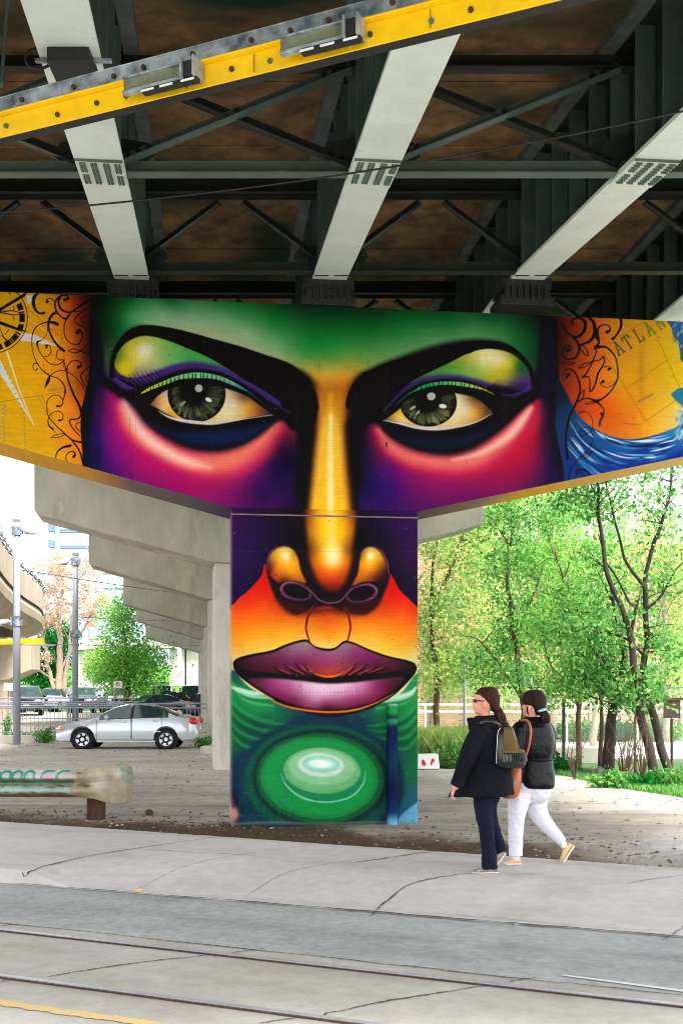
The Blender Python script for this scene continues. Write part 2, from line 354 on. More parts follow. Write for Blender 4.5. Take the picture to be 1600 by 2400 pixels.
    P.fill([(835,900),(900,900),(960,894),(1000,882),(1070,876),(1130,890),(1190,905),(1245,890),(1262,925),(1228,955),(1181,998),(1141,1027),(1095,1051),(1050,1062),(1004,1059),(949,1042),(906,1018),(878,990),(830,1000)], (7,5,10), 7)
    P.fill([(340,985),(400,1012),(509,1008),(590,1000),(635,992),(600,1018),(560,1037),(509,1044),(454,1041),(408,1024),(365,1000)], (8,28,76), 12, alpha=.85)
    P.fill([(905,1006),(960,1024),(1050,1026),(1120,1014),(1160,992),(1141,1016),(1095,1040),(1050,1052),(1004,1049),(949,1034)], (8,18,54), 11, alpha=.8)
    rr = random.Random(5); WW = []
    for cx, cy, rx, ry, px, py, E, W, samp in (
      (461,924,68,65,455,920,[(350,945),(372,924),(393,910),(424,900),(500,898),(531,908),(577,924),(607,945),(640,969),(592,977),(546,986),(500,990),(470,987),(424,983),(393,971),(369,957)],
        [(372,964),(395,977),(424,985),(461,990),(500,992),(540,987),(577,981),(642,972)],
        [(352,945,96,58,44),(375,935,214,156,90),(385,955,232,190,120),(400,972,226,150,40),(395,925,214,180,160),(535,925,214,186,140),(548,950,232,218,180),(545,975,230,210,150),(580,950,216,160,50),(585,970,212,140,40),(605,958,150,90,40),(630,968,60,40,46),(570,930,110,70,50)]),
      (1003,943,67,57,1000,940,[(898,984),(918,970),(936,957),(960,932),(1010,914),(1071,921),(1111,930),(1138,948),(1152,966),(1120,990),(1089,999),(1059,1004),(1016,1005),(973,997),(927,988)],
        [(898,985),(935,992),(975,1001),(1016,1005),(1060,1002),(1110,991),(1152,970)],
        [(900,984,90,60,40),(925,972,226,166,40),(932,985,226,190,120),(960,995,220,180,120),(1075,935,222,204,160),(1085,960,232,218,180),(1070,985,228,200,140),(1100,960,222,190,130),(1112,965,218,160,50),(1128,955,150,90,40),(1142,965,90,60,50),(1110,938,120,80,40),(1100,990,210,160,90)])):
        P.fill(E, field(samp, 7, 3), 2)
        Q = np.array(cr(E, True, 6))
        # iris, clipped to the eye by painting it before the lid line is restated
        P.fill(ell(cx, cy, rx, ry, 0, 24), (14,16,12), 1.2)
        for i in range(46):
            a = math.radians(-20+i*220/45); r1 = rr.uniform(.72, .93); r0 = rr.uniform(.42, .58); br = rr.uniform(.6, 1.5)*(1.15 if 30 < -20+i*220/45 < 150 else .7)
            P.stroke([(px+rx*r0*math.cos(a), py+ry*r0*math.sin(a)+2),(cx+rx*r1*math.cos(a), cy+ry*r1*math.sin(a))], [.8,rr.uniform(1.5,3.6)], (104*br,112*br,76*br), 2.6, alpha=.62)
        P.blob(px, py, 34, 30, (6,8,6), 1., 0, 2)
        P.fill([(cx-72,cy-14),(cx-48,cy-26),(cx,cy-34),(cx+40,cy-30),(cx+72,cy-18),(cx+76,cy-60),(cx,cy-78),(cx-76,cy-60)] if cx < 800 else [(cx-82,cy+4),(cx-50,cy-14),(cx,cy-27),(cx+40,cy-26),(cx+70,cy-20),(cx+60,cy-34),(cx,cy-38),(cx-50,cy-28),(cx-84,cy-2)], K, 3, alpha=.0)
        WW.append(W)
    # eyelids: green and yellow under the brow
    P.fill([(272,836),(282,818),(300,800),(341,786),(399,799),(439,815),(485,835),(531,861),(570,886),(607,908),(592,906),(546,880),(500,864),(454,856),(408,861),(362,874),(322,886),(290,882),(270,862)],
      field([(275,835,70,110,30),(285,860,190,180,10),(300,872,206,190,16),(300,820,196,186,44),(330,800,190,186,70),(340,822,226,222,178),(325,850,214,206,110),(360,840,190,200,110),(385,815,130,180,90),(400,845,110,180,110),
         (440,840,66,164,86),(480,850,70,166,84),(530,872,36,140,54),(580,892,30,130,40),(320,880,130,110,120)], 8, 3), 3)
    P.blob(339, 820, 15, 13, (232,228,200), .9)
    P.blob(296, 858, 15, 14, (216,198,10), .7)
    P.stroke([(262,878),(300,900),(340,890),(380,873),(420,860),(460,856),(505,864),(548,880),(592,904),(636,934),(676,962)], [9,14,10,9,8,8,8,9,9,7,4], (64,38,122), 7)
    P.fill([(1242,882),(1233,860),(1212,838),(1187,824),(1151,817),(1120,820),(1089,830),(1059,846),(1028,861),(991,878),(958,898),(1000,890),(1065,885),(1111,893),(1157,905),(1200,912),(1240,915)],
      field([(1230,870,40,80,60),(1216,856,24,90,40),(1196,855,190,186,20),(1190,835,170,176,50),(1170,840,226,216,150),(1130,838,226,220,150),(1100,840,180,182,60),(1110,870,140,176,80),(1160,878,178,180,30),(1060,860,90,150,50),(1060,874,92,160,84),(1010,876,70,130,60),(970,893,50,90,50),(1180,895,160,150,70),(1238,900,74,40,124),(1205,905,64,40,110)], 7, 3), 3)
    P.blob(1150, 841, 34, 13, (236,224,170), .9)
    P.stroke([(900,962),(935,925),(965,902),(1004,887),(1065,884),(1111,894),(1157,908),(1200,918),(1238,904)], [2,4,5,5,5,6,8,12,9], (58,32,112), 7)
    # black lid line
    P.fill([(322,925),(350,903),(400,880),(454,867),(500,869),(540,882),(580,906),(620,936),(650,972),(610,950),(577,926),(531,910),(500,906),(424,905),(393,912),(372,926),(346,950),(322,940)], K, 3)
    P.fill([(884,990),(915,950),(950,918),(991,898),(1050,889),(1111,897),(1150,915),(1190,938),(1215,960),(1160,966),(1138,950),(1111,932),(1071,922),(1010,915),(960,930),(936,958),(898,985)], K, 3)
    for i in range(13):
        t = i/12; x = 266+t*75; y = 880+22*math.sin(t*1.6)
        P.stroke([(x, y-8),(x+14, y+8),(x+34, y+20)], [.4,1.2,2.4], K, .8)
        x = 1236-t*70; y = 905-10*t
        P.stroke([(x, y-6),(x-16, y+10),(x-40, y+18)], [.4,1.2,2.4], K, .8)
    for i in range(7):
        t = i/6; P.stroke([(300+t*60, 876-12*t),(312+t*60, 892-12*t),(330+t*55, 906-14*t)], [.3,1,2], K, .7)
    # lash gap
    P.fill([(331,923),(345,911),(372,898),(411,882),(454,873),(494,876),(531,887),(564,905),(582,918),(561,911),(534,899),(500,889),(460,887),(424,890),(375,906)],
      field([(335,920,190,190,20),(365,903,170,190,60),(400,890,120,190,110),(454,880,112,196,134),(500,882,110,190,140),(545,900,100,176,150),(580,916,40,110,130)], 6, 3), .9)
    P.stroke([(584,920),(612,944),(644,972)], [3,2,.6], (20,54,90), 1.6)
    P.fill([(904,976),(936,939),(964,918),(991,903),(1019,896),(1050,894),(1080,896),(1111,903),(1135,912),(1158,925),(1132,914),(1111,910),(1080,905),(1050,902),(1019,904),(991,912),(961,924),(938,944)],
      field([(906,972,12,50,90),(936,942,10,90,80),(970,918,16,140,70),(1010,902,40,160,80),(1050,898,90,190,110),(1085,900,120,190,100),(1120,908,170,190,40),(1155,924,190,180,20)], 6, 3), .9)
    rr = random.Random(5)
    for i in range(21):
        t = (i+.4*rr.random())/21; x = 338+t*208; y = 870+52*((x-462)/130)**2 if x < 462 else 871+38*((x-462)/105)**2
        k = (x-462)/120; P.stroke([(x-4*k*1.2+3*k, y-1),(x+rr.uniform(-1.5,1.5)-3*k, y+21)], [.5,1.6+rr.random()*.8], K, .6)
    for i in range(18):
        t = (i+.4*rr.random())/18; x = 962+t*188; k = (x-1050)/100; y = 891+(24*k*k if k < 0 else 20*k*k)
        P.stroke([(x+1.5*k, y),(x-4*k+rr.uniform(-1.5,1.5), y+18)], [.5,1.5+rr.random()*.8], K, .6)
    for W in WW:
        P.stroke([(a, b+4) for a, b in W], [1,2.4,3.6,3.6,3,2.4,1], (20,16,20), 2)
        P.stroke(W, [.5,2.2,3.6,4.,3.6,2.2,1.,.5], (206,200,196), 1.2)
    # restate the black between iris tops and the lash band
    P.stroke([(346,938),(372,917),(400,904),(424,896),(461,894),(500,895),(534,905),(577,923),(612,948),(644,974)], [4,6,6.5,7,7.4,7,6,4.5,3.2,1.6], K, 1.4)
    P.stroke([(900,982),(930,953),(958,930),(991,917),(1019,910),(1050,909),(1080,912),(1111,919),(1140,936),(1165,955)], [2.4,4,5,5.6,5.6,6,6.4,7.4,9,10], K, 1.4)
    P.fill(ell(466,910,9,9), (176,182,180), 1.6); P.fill(ell(489,937,8,4.6,25), (224,236,228), 1.4); P.fill(ell(428,946,9,3,-35), (150,160,100), 2)
    P.fill(ell(1010,929,10,9), (182,186,178), 1.6); P.fill(ell(1037,952,9,5,10), (228,232,222), 1.4); P.fill(ell(967,956,8,3,-30), (176,180,150), 2); P.fill(ell(979,967,6,2.5,-50), (170,176,140), 1.5); P.blob(1046,966,6,5,(150,104,20),.8)
    # brows
    up = [(258,885),(258,862),(263,832),(277,801),(301,775),(338,762),(387,766),(439,777),(503,795),(564,812),(623,832),(668,847),(699,865),(722,890),(738,925),(742,965)]
    lo = [(668,960),(653,937),(607,909),(570,888),(531,862),(485,836),(439,816),(399,800),(368,790),(341,787),(316,790),(295,803),(280,818),(270,836),(266,858),(270,884)]
    P.fill(up+lo, K, 1.6, n=5)
    for i in range(46):
        t = i/45; x = 415+t*290; y = np.interp(x, [387,439,503,564,623,668,699,722], [766,777,795,812,832,847,865,890])
        P.stroke([(x, y+3),(x-9, y-2.2+rr.random())], [1.6,.3], K, .6)
    up = [(815,960),(818,915),(838,887),(860,872),(897,853),(936,841),(973,832),(1019,818),(1065,808),(1105,800),(1144,799),(1172,801),(1203,814),(1227,835),(1245,860),(1254,890),(1250,915)]
    lo = [(1244,900),(1242,881),(1233,860),(1212,838),(1187,824),(1151,817),(1120,820),(1089,830),(1059,846),(1028,861),(991,878),(958,896),(930,920),(896,955)]
    P.fill(up+lo, K, 1.6, n=5)
    for i in range(46):
        t = i/45; x = 850+t*250; y = np.interp(x, [860,897,936,973,1019,1065,1105], [872,853,841,832,818,808,800])
        P.stroke([(x, y+3),(x+9, y-2.4+rr.random())], [1.6,.3], K, .6)
        x = 960+t*150; y = np.interp(x, [958,991,1028,1059,1089,1120], [896,878,861,846,830,820])
        P.stroke([(x, y-2),(x-8, y+4+rr.random())], [1.4,.3], K, .6)
    # dark violet sides of the face
    P.blob(232, 900, 16, 60, (16,6,40), .6); P.blob(1278, 900, 14, 140, (16,8,44), .7); P.blob(228, 1050, 12, 60, (14,14,70), .7)
    # ------------- left panel: yellow map
    pl = [(-700,600),(216,600)]+EDGE_L[1:]+[(198,1300),(-700,1300)]
    P.fill(pl, field([(-300,700,214,160,2),(-300,1000,214,160,2),(0,720,206,150,4),(0,900,212,156,0),(0,1030,208,152,4),(60,800,212,150,4),(110,700,208,148,10),(120,800,218,146,8),(100,950,222,158,4),(90,1050,212,160,8),(140,900,222,138,10),
       (160,730,196,86,8),(165,800,214,104,10),(175,850,200,92,8),(150,1000,232,144,14),(165,950,226,120,16),(175,1040,230,120,14),(130,1090,222,170,8),(185,700,104,22,2),(190,745,110,30,2),(195,800,96,26,2),(200,860,104,34,4),(205,700,44,10,4),(205,760,50,14,4),(206,830,44,14,4),(196,900,134,50,8),(188,940,190,84,12),(186,1000,226,114,14),(190,1070,226,128,12)], 14, 3), 1.4, smooth=False)
    W_ = (206,198,196)
    P.fill([(62,692),(82,692),(74,708),(66,714)], W_, 1, False); P.fill([(52,780),(76,782),(140,812),(60,800),(46,798)], W_, 1, False)
    P.fill([(0,840),(0,875),(80,997)], W_, 1, False); P.stroke([(16,822),(45,910),(80,997)], [2.6,1.6,.8], (222,206,150), .8); P.stroke([(66,748),(105,775),(150,812)], [.8,.8,.5], (230,190,110), .7)
    for i in range(22):
        t = i/21; x, y = (np.interp(t,[0,.5,1],[8,58,60]), np.interp(t,[0,.5,1],[852,975,1052])); P.blob(x, y, 1.5, 1.8, (110,120,90), .9)
    for a, b in (((0,942),(150,918)),((90,928),(145,1040)),((98,926),(138,1010)),((60,718),(150,796)),((146,792),(118,880)),((146,792),(155,870))): P.stroke([a, b], .7, (120,104,30), .6, alpha=.7)
    cx, cy = -18, 745                                            # compass rose
    for a0, a1, r0, r1 in [(q, q+13, 64, 77) for q in (-28,-8,12,34,52,70)]+[(q, q+3, 64, 77) for q in (-12,5,29,48)]:
        P.fill([(cx+r*math.cos(math.radians(a)), cy+r*math.sin(math.radians(a))) for a, r in ((a0,r0),((a0+a1)/2,r0),(a1,r0),(a1,r1),((a0+a1)/2,r1),(a0,r1))], K, .8, False)
    P.stroke([(cx+83*math.cos(math.radians(a)), cy+83*math.sin(math.radians(a))) for a in range(-52, 92, 12)], 1., K, .7)
    P.fill([(cx,cy-12),(66,682),(60,694),(10,724),(cx,cy+6)], K, .8, False); P.fill([(cx,cy),(68,778),(46,776),(0,760),(cx,cy+14)], K, .8, False)
    P.stroke([(0,733),(26,728),(48,734),(34,738),(10,734)], [1.6,1.4,.8,1.2,1.4], K, .7); P.stroke([(0,768),(10,790),(22,800)], 1., K, .7); P.stroke([(4,786),(16,800)], .8, K, .6)
    for x0, y0, x1, y1 in ((32,718,34,726),(32,742,34,750),(13,784,22,772),(20,682,25,690)): P.stroke([(x0,y0),(x1,y1)], .9, K, .5)
    L = lambda pts, w: P.stroke([(x/5.112, 670+y/5.112) for x, y in pts], [q*1.0 for q in w], K, .75)
    L([(480,80),(415,130),(405,210),(430,290),(480,330),(530,325)], [1,4,4,3,2.2,3.4]); L([(570,195),(580,180),(560,170),(555,200),(570,160),(610,150),(660,190),(665,240)], [2.6,1.2,.9,.9,.9,.9,1,1])
    L([(780,165),(820,150),(800,115),(740,120),(705,190),(730,270),(790,310),(860,310),(960,240),(1100,160)], [4,2.6,2,1.8,2.6,2.6,2.4,2,2.6,3.4]); L([(750,110),(690,150),(660,230),(690,320),(750,380),(800,390),(830,350),(860,310)], [2,2,2,1.8,1.8,2.6,2,1.4])
    L([(670,310),(610,360),(585,440),(590,530),(640,640),(700,720),(770,780)], [2,2.2,2.4,2.4,2.4,2.6,3]); L([(700,330),(650,340),(600,400),(585,450)], [.6,1.6,2,1.6]); L([(690,460),(640,440),(560,435),(470,470),(410,530),(385,640),(395,780),(440,910),(510,1010),(600,1080)], [4,3.4,1.6,1,1.6,.8,.8,1,1,1.2])
    L([(580,450),(560,580),(500,650),(450,680),(470,770),(520,850),(600,930),(680,945),(740,920),(770,890)], [.6,.6,.8,2.6,1,1,1,1,1,1.4]); L([(560,740),(570,710),(545,720),(560,705),(600,720),(615,790),(580,840),(520,850)], [2.4,1,.8,.8,.8,.9,.9,.6])
    L([(780,770),(700,770),(680,820),(700,880),(770,888)], [1,.9,.9,.9,1.4]); L([(460,930),(410,930),(400,980),(430,1015),(450,990)], [1.4,1,.8,.8,1.4])
    L([(540,1225),(565,1150),(595,1080),(590,1140),(540,1225)], [.5,2.4,.8,2,.5]); L([(600,1080),(700,1110),(770,1190),(785,1270),(760,1370)], [1,1.2,1.6,1.4,1]); L([(740,1150),(780,1220),(770,1330)], [.5,1.2,.5])
    L([(600,1080),(680,1025),(790,1020),(900,1090),(980,1180),(1030,1280)], [.9,.9,1,1,1,1]); L([(690,1440),(730,1440),(755,1400),(730,1330),(650,1310),(575,1370),(565,1470),(590,1570),(680,1680),(790,1780),(880,1870),(960,1990),(1010,2180)], [2.6,1.4,1,.9,.8,.9,1,1,1.2,1.4,1.6,2,2.4])
    L([(710,1612),(750,1600),(755,1540),(700,1500),(620,1530),(580,1600),(590,1670),(635,1720)], [2.6,1.2,.9,.8,.8,1,1.6,2.4]); L([(610,1820),(680,1780),(780,1775),(720,1810),(610,1820)], [.6,.8,1,.9,.6]); L([(780,1780),(880,1850),(980,1875)], [1.2,1.6,2.6])
    L([(845,1915),(760,1935),(690,1990),(665,2080)], [3.2,2.4,1.6,1.2]); L([(885,2045),(905,2020),(880,1985),(820,2000),(790,2060),(830,2130),(960,2150)], [3.4,1.8,1.4,1.2,1,1,.8])
    L([(930,555),(960,530),(990,600),(950,690),(880,700),(800,640),(770,540),(785,420),(850,320)], [5,2.4,1.6,1.4,1.2,1.2,1.2,1.4,2]); L([(820,780),(880,755),(960,780),(900,805),(820,780)], [.8,1.2,1,1.2,.8]); L([(960,780),(1030,730),(1075,650)], [1,1,1]); L([(950,780),(1020,800),(1090,835)], [1,1.2,1.8])
    L([(940,975),(975,960),(960,910),(890,895),(830,930),(805,1010),(820,1130),(880,1290),(950,1430),(985,1540)], [4,2,1.4,1.2,1.2,1.6,2,2.6,3,3.6]); L([(770,915),(790,980),(800,1030)], [1.8,.9,1.2]); L([(765,920),(760,960),(800,1020)], [.5,.8,.5])
    L([(1100,260),(990,310),(900,390),(920,450),(1010,500),(1075,580)], [.8,1,1.4,1.4,1.2,1]); L([(1090,330),(990,380),(980,420),(1080,480)], [.6,.8,1,.8]); L([(1090,960),(1010,1020),(970,1080),(1000,1160),(1050,1250)], [1,1.2,1.6,1.4,1.2]); L([(1080,1050),(1030,1100),(1070,1180)], [.8,1,.8]); L([(870,310),(980,300),(1100,230)], [1,.8,.6])
    L([(980,1530),(940,1590),(840,1610),(870,1700),(960,1800)], [2,1.6,1.8,1.4,1.2]); L([(980,1630),(920,1650),(915,1700),(980,1760)], [.8,1,1,.8])
    for x, y in ((525,953),(655,1750),(535,1020),(552,1037),(580,1050)): P.blob(x/5.112, 670+y/5.112, 1.6, 1.6, K, 1, 0, 2)
    for i in range(9): P.stroke([(4+rr.uniform(-1,1), 948+i*10),(10+rr.uniform(-2,5), 952+i*10+rr.uniform(-4,4)),(8, 957+i*10)], .9, (120,130,120), .6, alpha=.8)
    for i in range(7): P.stroke([(114+i*5.5, 918-i*.8),(116+i*5.5, 911-i),(119+i*5.5, 917-i)], .6, (110,110,90), .6, alpha=.7)
    # ------------- right panel: sun, map and wave
    ER = [(1302,640),(1304,738),(1307,822),(1310,900),(1320,950),(1328,1005),(1331,1060),(1331,1124)]
    pr = ER+[(1331,1300),(2400,1300),(2400,640)]
    P.fill(pr, field([(1310,760,44,10,4),(1312,840,60,16,4),(1345,760,118,32,4),(1345,850,134,38,4),(1380,740,170,64,8),(1400,800,196,90,10),(1395,880,208,96,8),(1370,930,190,64,8),(1400,960,206,72,4),(1430,990,204,84,6),(1440,750,190,120,16),(1460,830,200,130,10),
       (1450,900,212,140,8),(1480,970,214,120,8),(1500,900,206,142,6),(1520,780,196,140,12),(1560,760,198,150,10),(1560,880,206,160,8),(1580,960,218,180,60),(1530,1000,222,160,30),(1600,850,206,170,10),(1570,1000,216,176,90),(1800,800,200,150,20),(1350,980,150,50,10),(1380,1000,196,96,20)], 14, 3), 1.5, smooth=False)
    wt = [(1304,880),(1322,912),(1341,950),(1362,983),(1394,1005),(1423,1020),(1453,1027),(1484,1029),(1525,1022),(1566,1008),(1588,996),(1600,960),(1640,900),(2400,860)]
    P.fill([tuple(q) for q in cr(wt, False, 5)]+[(2400,1300),(1331,1300),(1320,1100),(1300,1000)], field([(1310,920,4,14,30),(1325,960,8,40,76),(1345,1000,14,60,110),(1340,1060,8,44,104),(1350,1110,8,48,130),(1400,1040,10,70,130),(1420,1080,10,60,140),(1460,1050,14,80,150),(1500,1040,10,50,120),(1520,1080,8,34,130),(1560,1050,16,80,160),(1590,1070,10,34,130),(1590,1020,40,120,170),(1450,1120,8,44,140),(1700,1000,20,90,160)], 10, 3), 1.5, smooth=False)
    rw = random.Random(11); wx, wy = zip(*wt)
    def flow(x, d):
        y0 = np.interp(x, wx, wy); bend = np.interp(x, [1320,1400,1500,1600], [0,.12,.2,0.])
        return y0*(1-d/150)+(1050+.10*(1460-abs(x-1460)) if 0 else np.interp(x, [1310,1400,1460,1530,1600,2400], [1080,1135,1150,1140,1110,900]))*(d/150)
    for i in range(120):
        d = rw.uniform(3, 150); x0 = 1318+rw.random()*300; ln = rw.uniform(24, 90); c = rw.choice([(150,190,214),(206,220,224),(46,120,170),(24,96,160),(4,22,80),(6,28,96),(4,30,110)])
        P.stroke([(x0+ln*q, flow(x0+ln*q, d+q*9)) for q in (0,.25,.5,.75,1)], [.2,rw.uniform(.8,2.4),rw.uniform(1,3.2),.2], c, 1.1, alpha=.85)
    P.fill([(1562,748),(1572,770),(1578,792),(1588,800),(1592,824),(1602,850),(1680,850),(1680,700),(1566,700)], (34,80,120), 2)
    for i in range(30): P.blob(1566+rw.random()*34, 745+rw.random()*75, 2, 4, rw.choice([(90,140,160),(20,60,110),(130,170,180)]), .8, 20)
    for i in range(40): P.blob(1584+rw.random()*18, 950+rw.random()*80, 3, 4, rw.choice([(180,206,214),(70,140,170),(150,190,210)]), .8)
    M = lambda pts, w, c=K, al=1.: P.stroke([(1280+x/4.9, 720+y/4.9) for x, y in pts], w, c, .75, alpha=al)
    for p in (((680,430),(1130,160)),((640,500),(1130,1290)),((910,940),(1370,610)),((1250,310),(1560,1000)),((1130,1310),(1568,1010)),((690,890),(830,820)),((860,1330),(1090,1355))): M(p, .6, (96,74,20), .75)
    for i in range(26): t = i/25; M([(600+t*960, 1375-t*500),(612+t*960, 1369-t*500)], .7, (150,140,110), .6)
    for i in range(8): t = i/7; M([(610+60*t, 110+t*330),(613+60*t, 120+t*330)], .8, (90,80,40), .7)
    P.blob(1502, 860, 7, 90, (150,96,10), .4); 
    for i in range(10): M([(1045+i*19, 1100-i*10),(1052+i*19, 1070-i*10),(1060+i*19, 1095-i*10)], .6, (90,100,90), .8)
    def glyph(segs, ox, oy, sc, c, ang=-31):
        ca, sa = math.cos(math.radians(ang)), math.sin(math.radians(ang))
        for s_ in segs:
            P.stroke([(ox+(x*.78*ca-y*1.2*sa)*sc, oy+(x*.78*sa+y*1.2*ca)*sc) for x, y in s_], 2.0 if s_[0][1] != s_[1][1] else 1.5, c, .7)
    A_ = [((0,0),(6,-18)),((6,-18),(12,0)),((3,-6),(10,-6)),((-3,0),(3,0)),((9,0),(15,0)),((3,-18),(7,-18))]
    T_ = [((7,0),(7,-18)),((0,-18),(14,-18)),((4,0),(10,0)),((0,-18),(0,-14)),((14,-18),(14,-14))]
    L_ = [((3,0),(3,-18)),((0,-18),(6,-18)),((0,0),(13,0)),((13,0),(13,-5))]
    N_ = [((2,0),(2,-18)),((2,-18),(12,0)),((12,0),(12,-18)),((-1,0),(5,0)),((10,-18),(15,-18))]
    G = (74,70,40)
    glyph(A_, 1450, 832, 1.45, G); glyph(T_, 1471, 820, 1.45, G); glyph(L_, 1497, 803, 1.45, G); glyph(A_, 1522, 787, 1.45, (104,112,30)); glyph(N_, 1546, 773, 1.45, (104,112,30))
    M([(800,80),(850,140),(850,230),(800,320),(755,365)], [2,3,3,2,3.2]); M([(690,285),(725,270),(720,220),(660,200),(600,230),(585,300),(600,400),(560,470)], [4,2,1.4,1.4,1.8,3,2,4])
    M([(300,190),(290,150),(370,120),(440,170),(430,270),(350,340),(250,300),(160,170)], [3,2,3,4,4,3,2,2]); M([(370,100),(470,110),(540,180),(560,300),(590,380)], [2,3,4,5,3]); M([(560,220),(540,330),(480,400),(390,430)], [2,4,3,2])
    M([(240,500),(270,480),(260,440),(200,470),(185,560),(250,600),(340,570),(375,470),(330,370),(230,290)], [5,3,2,1.6,1.8,2,2.4,3,3,2]); M([(385,430),(450,470),(475,560),(400,500),(385,430)], [1,1.2,1.6,1.2,1])
    M([(560,460),(680,460),(780,560),(815,700),(810,830),(740,960),(640,1050),(560,1080)], [4,2.4,1.8,1.6,1.6,1.6,2,4]); M([(650,850),(620,880),(670,920),(750,900),(815,830)], [3.4,1,.8,.8,.8]); M([(575,500),(520,640),(450,770),(410,800)], [1.6,1.6,1.8,1.8])
    M([(515,620),(600,610),(650,570),(660,640),(590,760),(560,880),(500,970),(490,810),(410,805)], [1.2,1.2,2,1.6,2.4,1.8,1.8,1.2,1.6]); M([(650,690),(700,680),(740,700),(710,715)], [1,1,1.4,3]); M([(520,625),(430,650),(370,700),(450,680),(520,625)], [1,1.2,1,1.2,1])
    M([(230,800),(260,770),(210,760),(175,790),(210,830)], [3.4,1.6,1,1,1]); M([(180,740),(260,710),(330,760),(375,870),(380,980),(330,1120),(260,1260),(220,1500),(240,1740)], [1,1.6,2,2.4,2.4,2.6,2.6,3,3]); M([(430,950),(420,1030),(370,1090)], [1.6,1,1]); M([(430,950),(380,1010),(360,1090)], [1,1,1])
    M([(370,1090),(450,1045),(560,1080),(640,1150),(655,1230),(600,1370)], [1,1.2,3,1.4,1.2,1]); M([(440,1115),(500,1085),(560,1095),(510,1110),(440,1115)], [.8,1,1,1,.8]); M([(655,1230),(610,1300),(605,1370)], [1.2,1.4,.8]); P.blob(1409, 970, 4, 4, K, 1, 0, 3)
    M([(370,1220),(430,1195),(500,1240),(530,1330),(510,1420),(410,1480)], .8); M([(400,1485),(375,1440),(420,1385),(500,1400),(530,1500),(490,1620),(380,1730),(280,1850),(250,1980)], [2,.9,.8,.8,.8,.9,1,1.2,1.6]); M([(380,1730),(470,1690),(530,1650),(470,1720),(380,1750)], .9); M([(350,1920),(340,1880),(400,1860),(470,1890),(490,1950)], [3,1.6,2,2,1.6])
    M([(150,640),(240,630),(325,640),(240,660),(150,640)], 1.); M([(120,300),(190,380),(160,470),(130,520)], 1.)
def paint_pier(P):
    P.C[:] = np.array([16,6,34])/255
    P.fill([(500,1150),(1010,1150),(1010,1450),(500,1450)], field([(545,1220,44,6,60),(560,1300,34,8,70),(560,1370,22,6,50),(640,1230,22,6,40),(620,1280,20,8,48),(700,1230,8,3,8),(700,1290,6,3,8),(850,1230,10,4,20),(850,1290,6,3,8),(930,1230,36,8,66),(960,1300,44,6,60),(960,1380,16,6,40),(910,1280,16,6,34)], 16, 3), 2, False)
    # upper lip zone
    P.fill([(500,1440),(544,1418),(561,1401),(585,1381),(612,1350),(624,1322),(660,1380),(765,1400),(880,1380),(908,1340),(935,1381),(959,1405),(985,1430),(1010,1450),(1010,1620),(500,1620)],
      field([(560,1412,214,40,4),(600,1380,216,20,2),(620,1345,204,8,2),(560,1440,228,84,8),(620,1420,224,66,4),(560,1480,232,128,10),(620,1470,234,130,10),(560,1520,226,160,50),(620,1505,232,170,50),(545,1545,206,180,120),(660,1420,196,50,4),(680,1450,226,100,10),(680,1485,234,160,30),(720,1500,230,170,60),
        (765,1430,186,50,6),(768,1465,224,100,10),(768,1495,234,150,20),(768,1512,222,190,100),(820,1490,234,160,40),(860,1460,230,116,10),(870,1500,232,170,50),(900,1420,206,46,4),(935,1395,220,16,2),(920,1360,204,8,2),(950,1430,226,66,8),(955,1480,230,124,12),(955,1520,224,160,40),(970,1540,204,184,120),(900,1460,226,110,10),(980,1430,214,40,4)], 12, 3), 1.6)
    # nose: shadow, wings, tip
    P.fill([(624,1322),(634,1290),(664,1276),(690,1284),(760,1290),(850,1282),(880,1280),(904,1300),(914,1340),(906,1375),(884,1420),(850,1440),(800,1432),(765,1420),(720,1432),(690,1440),(656,1415),(634,1375)], (16,6,14), 5)
    P.fill([(645,1400),(700,1420),(765,1424),(830,1420),(890,1405),(860,1440),(800,1440),(768,1434),(735,1440),(680,1440)], (58,8,6), 12, alpha=.75)
    wl = [(629,1330),(630,1306),(645,1288),(667,1281),(686,1288),(698,1308),(705,1338),(716,1366),(690,1362),(655,1366),(636,1352)]
    wr = [(838,1344),(843,1312),(848,1292),(864,1282),(884,1288),(899,1308),(907,1338),(902,1358),(880,1364),(850,1364),(826,1372)]
    P.fill(wl, field([(670,1303,250,214,110),(650,1310,232,160,20),(690,1320,228,160,14),(645,1335,214,104,10),(680,1345,222,130,14),(650,1356,176,60,8),(700,1355,190,100,12),(632,1330,70,10,30),(668,1362,60,16,14),(690,1300,190,120,10)], 8, 3), 3.5)
    P.fill(wr, field([(866,1303,248,212,110),(850,1315,222,150,14),(885,1310,224,150,14),(868,1335,222,130,14),(855,1352,190,90,12),(890,1340,120,50,10),(905,1340,44,8,24),(880,1358,70,20,16),(848,1300,150,90,8)], 8, 3), 3.5)
    P.stroke([(628,1335),(628,1306),(643,1286),(667,1278)], [1.2,2,1.6,.6], (120,50,90), 1.6, alpha=.8); P.stroke([(872,1279),(892,1290),(906,1316),(911,1345)], [.8,1.6,2.2,1.2], (130,50,100), 1.6, alpha=.8)
    P.fill([(722,1150),(828,1150),(828,1280),(818,1340),(800,1376),(777,1386),(752,1372),(730,1330),(720,1280)], field([(722,1200,110,44,6),(775,1200,244,190,40),(826,1200,110,44,6),(735,1200,206,134,10),(812,1200,206,134,10),(722,1290,90,26,6),(826,1290,90,26,6),(745,1250,238,168,14),(806,1250,238,168,14),(775,1290,250,200,40),(745,1310,226,130,10),(808,1310,226,130,10),(776,1335,230,120,8),(777,1358,206,60,6),(750,1345,200,70,6),(803,1345,200,70,6),(777,1376,110,20,6)], 14, 3), 9)
    P.stroke([(774,1150),(775,1215),(777,1270)], [6,8,7], (250,216,110), 8, alpha=.8)
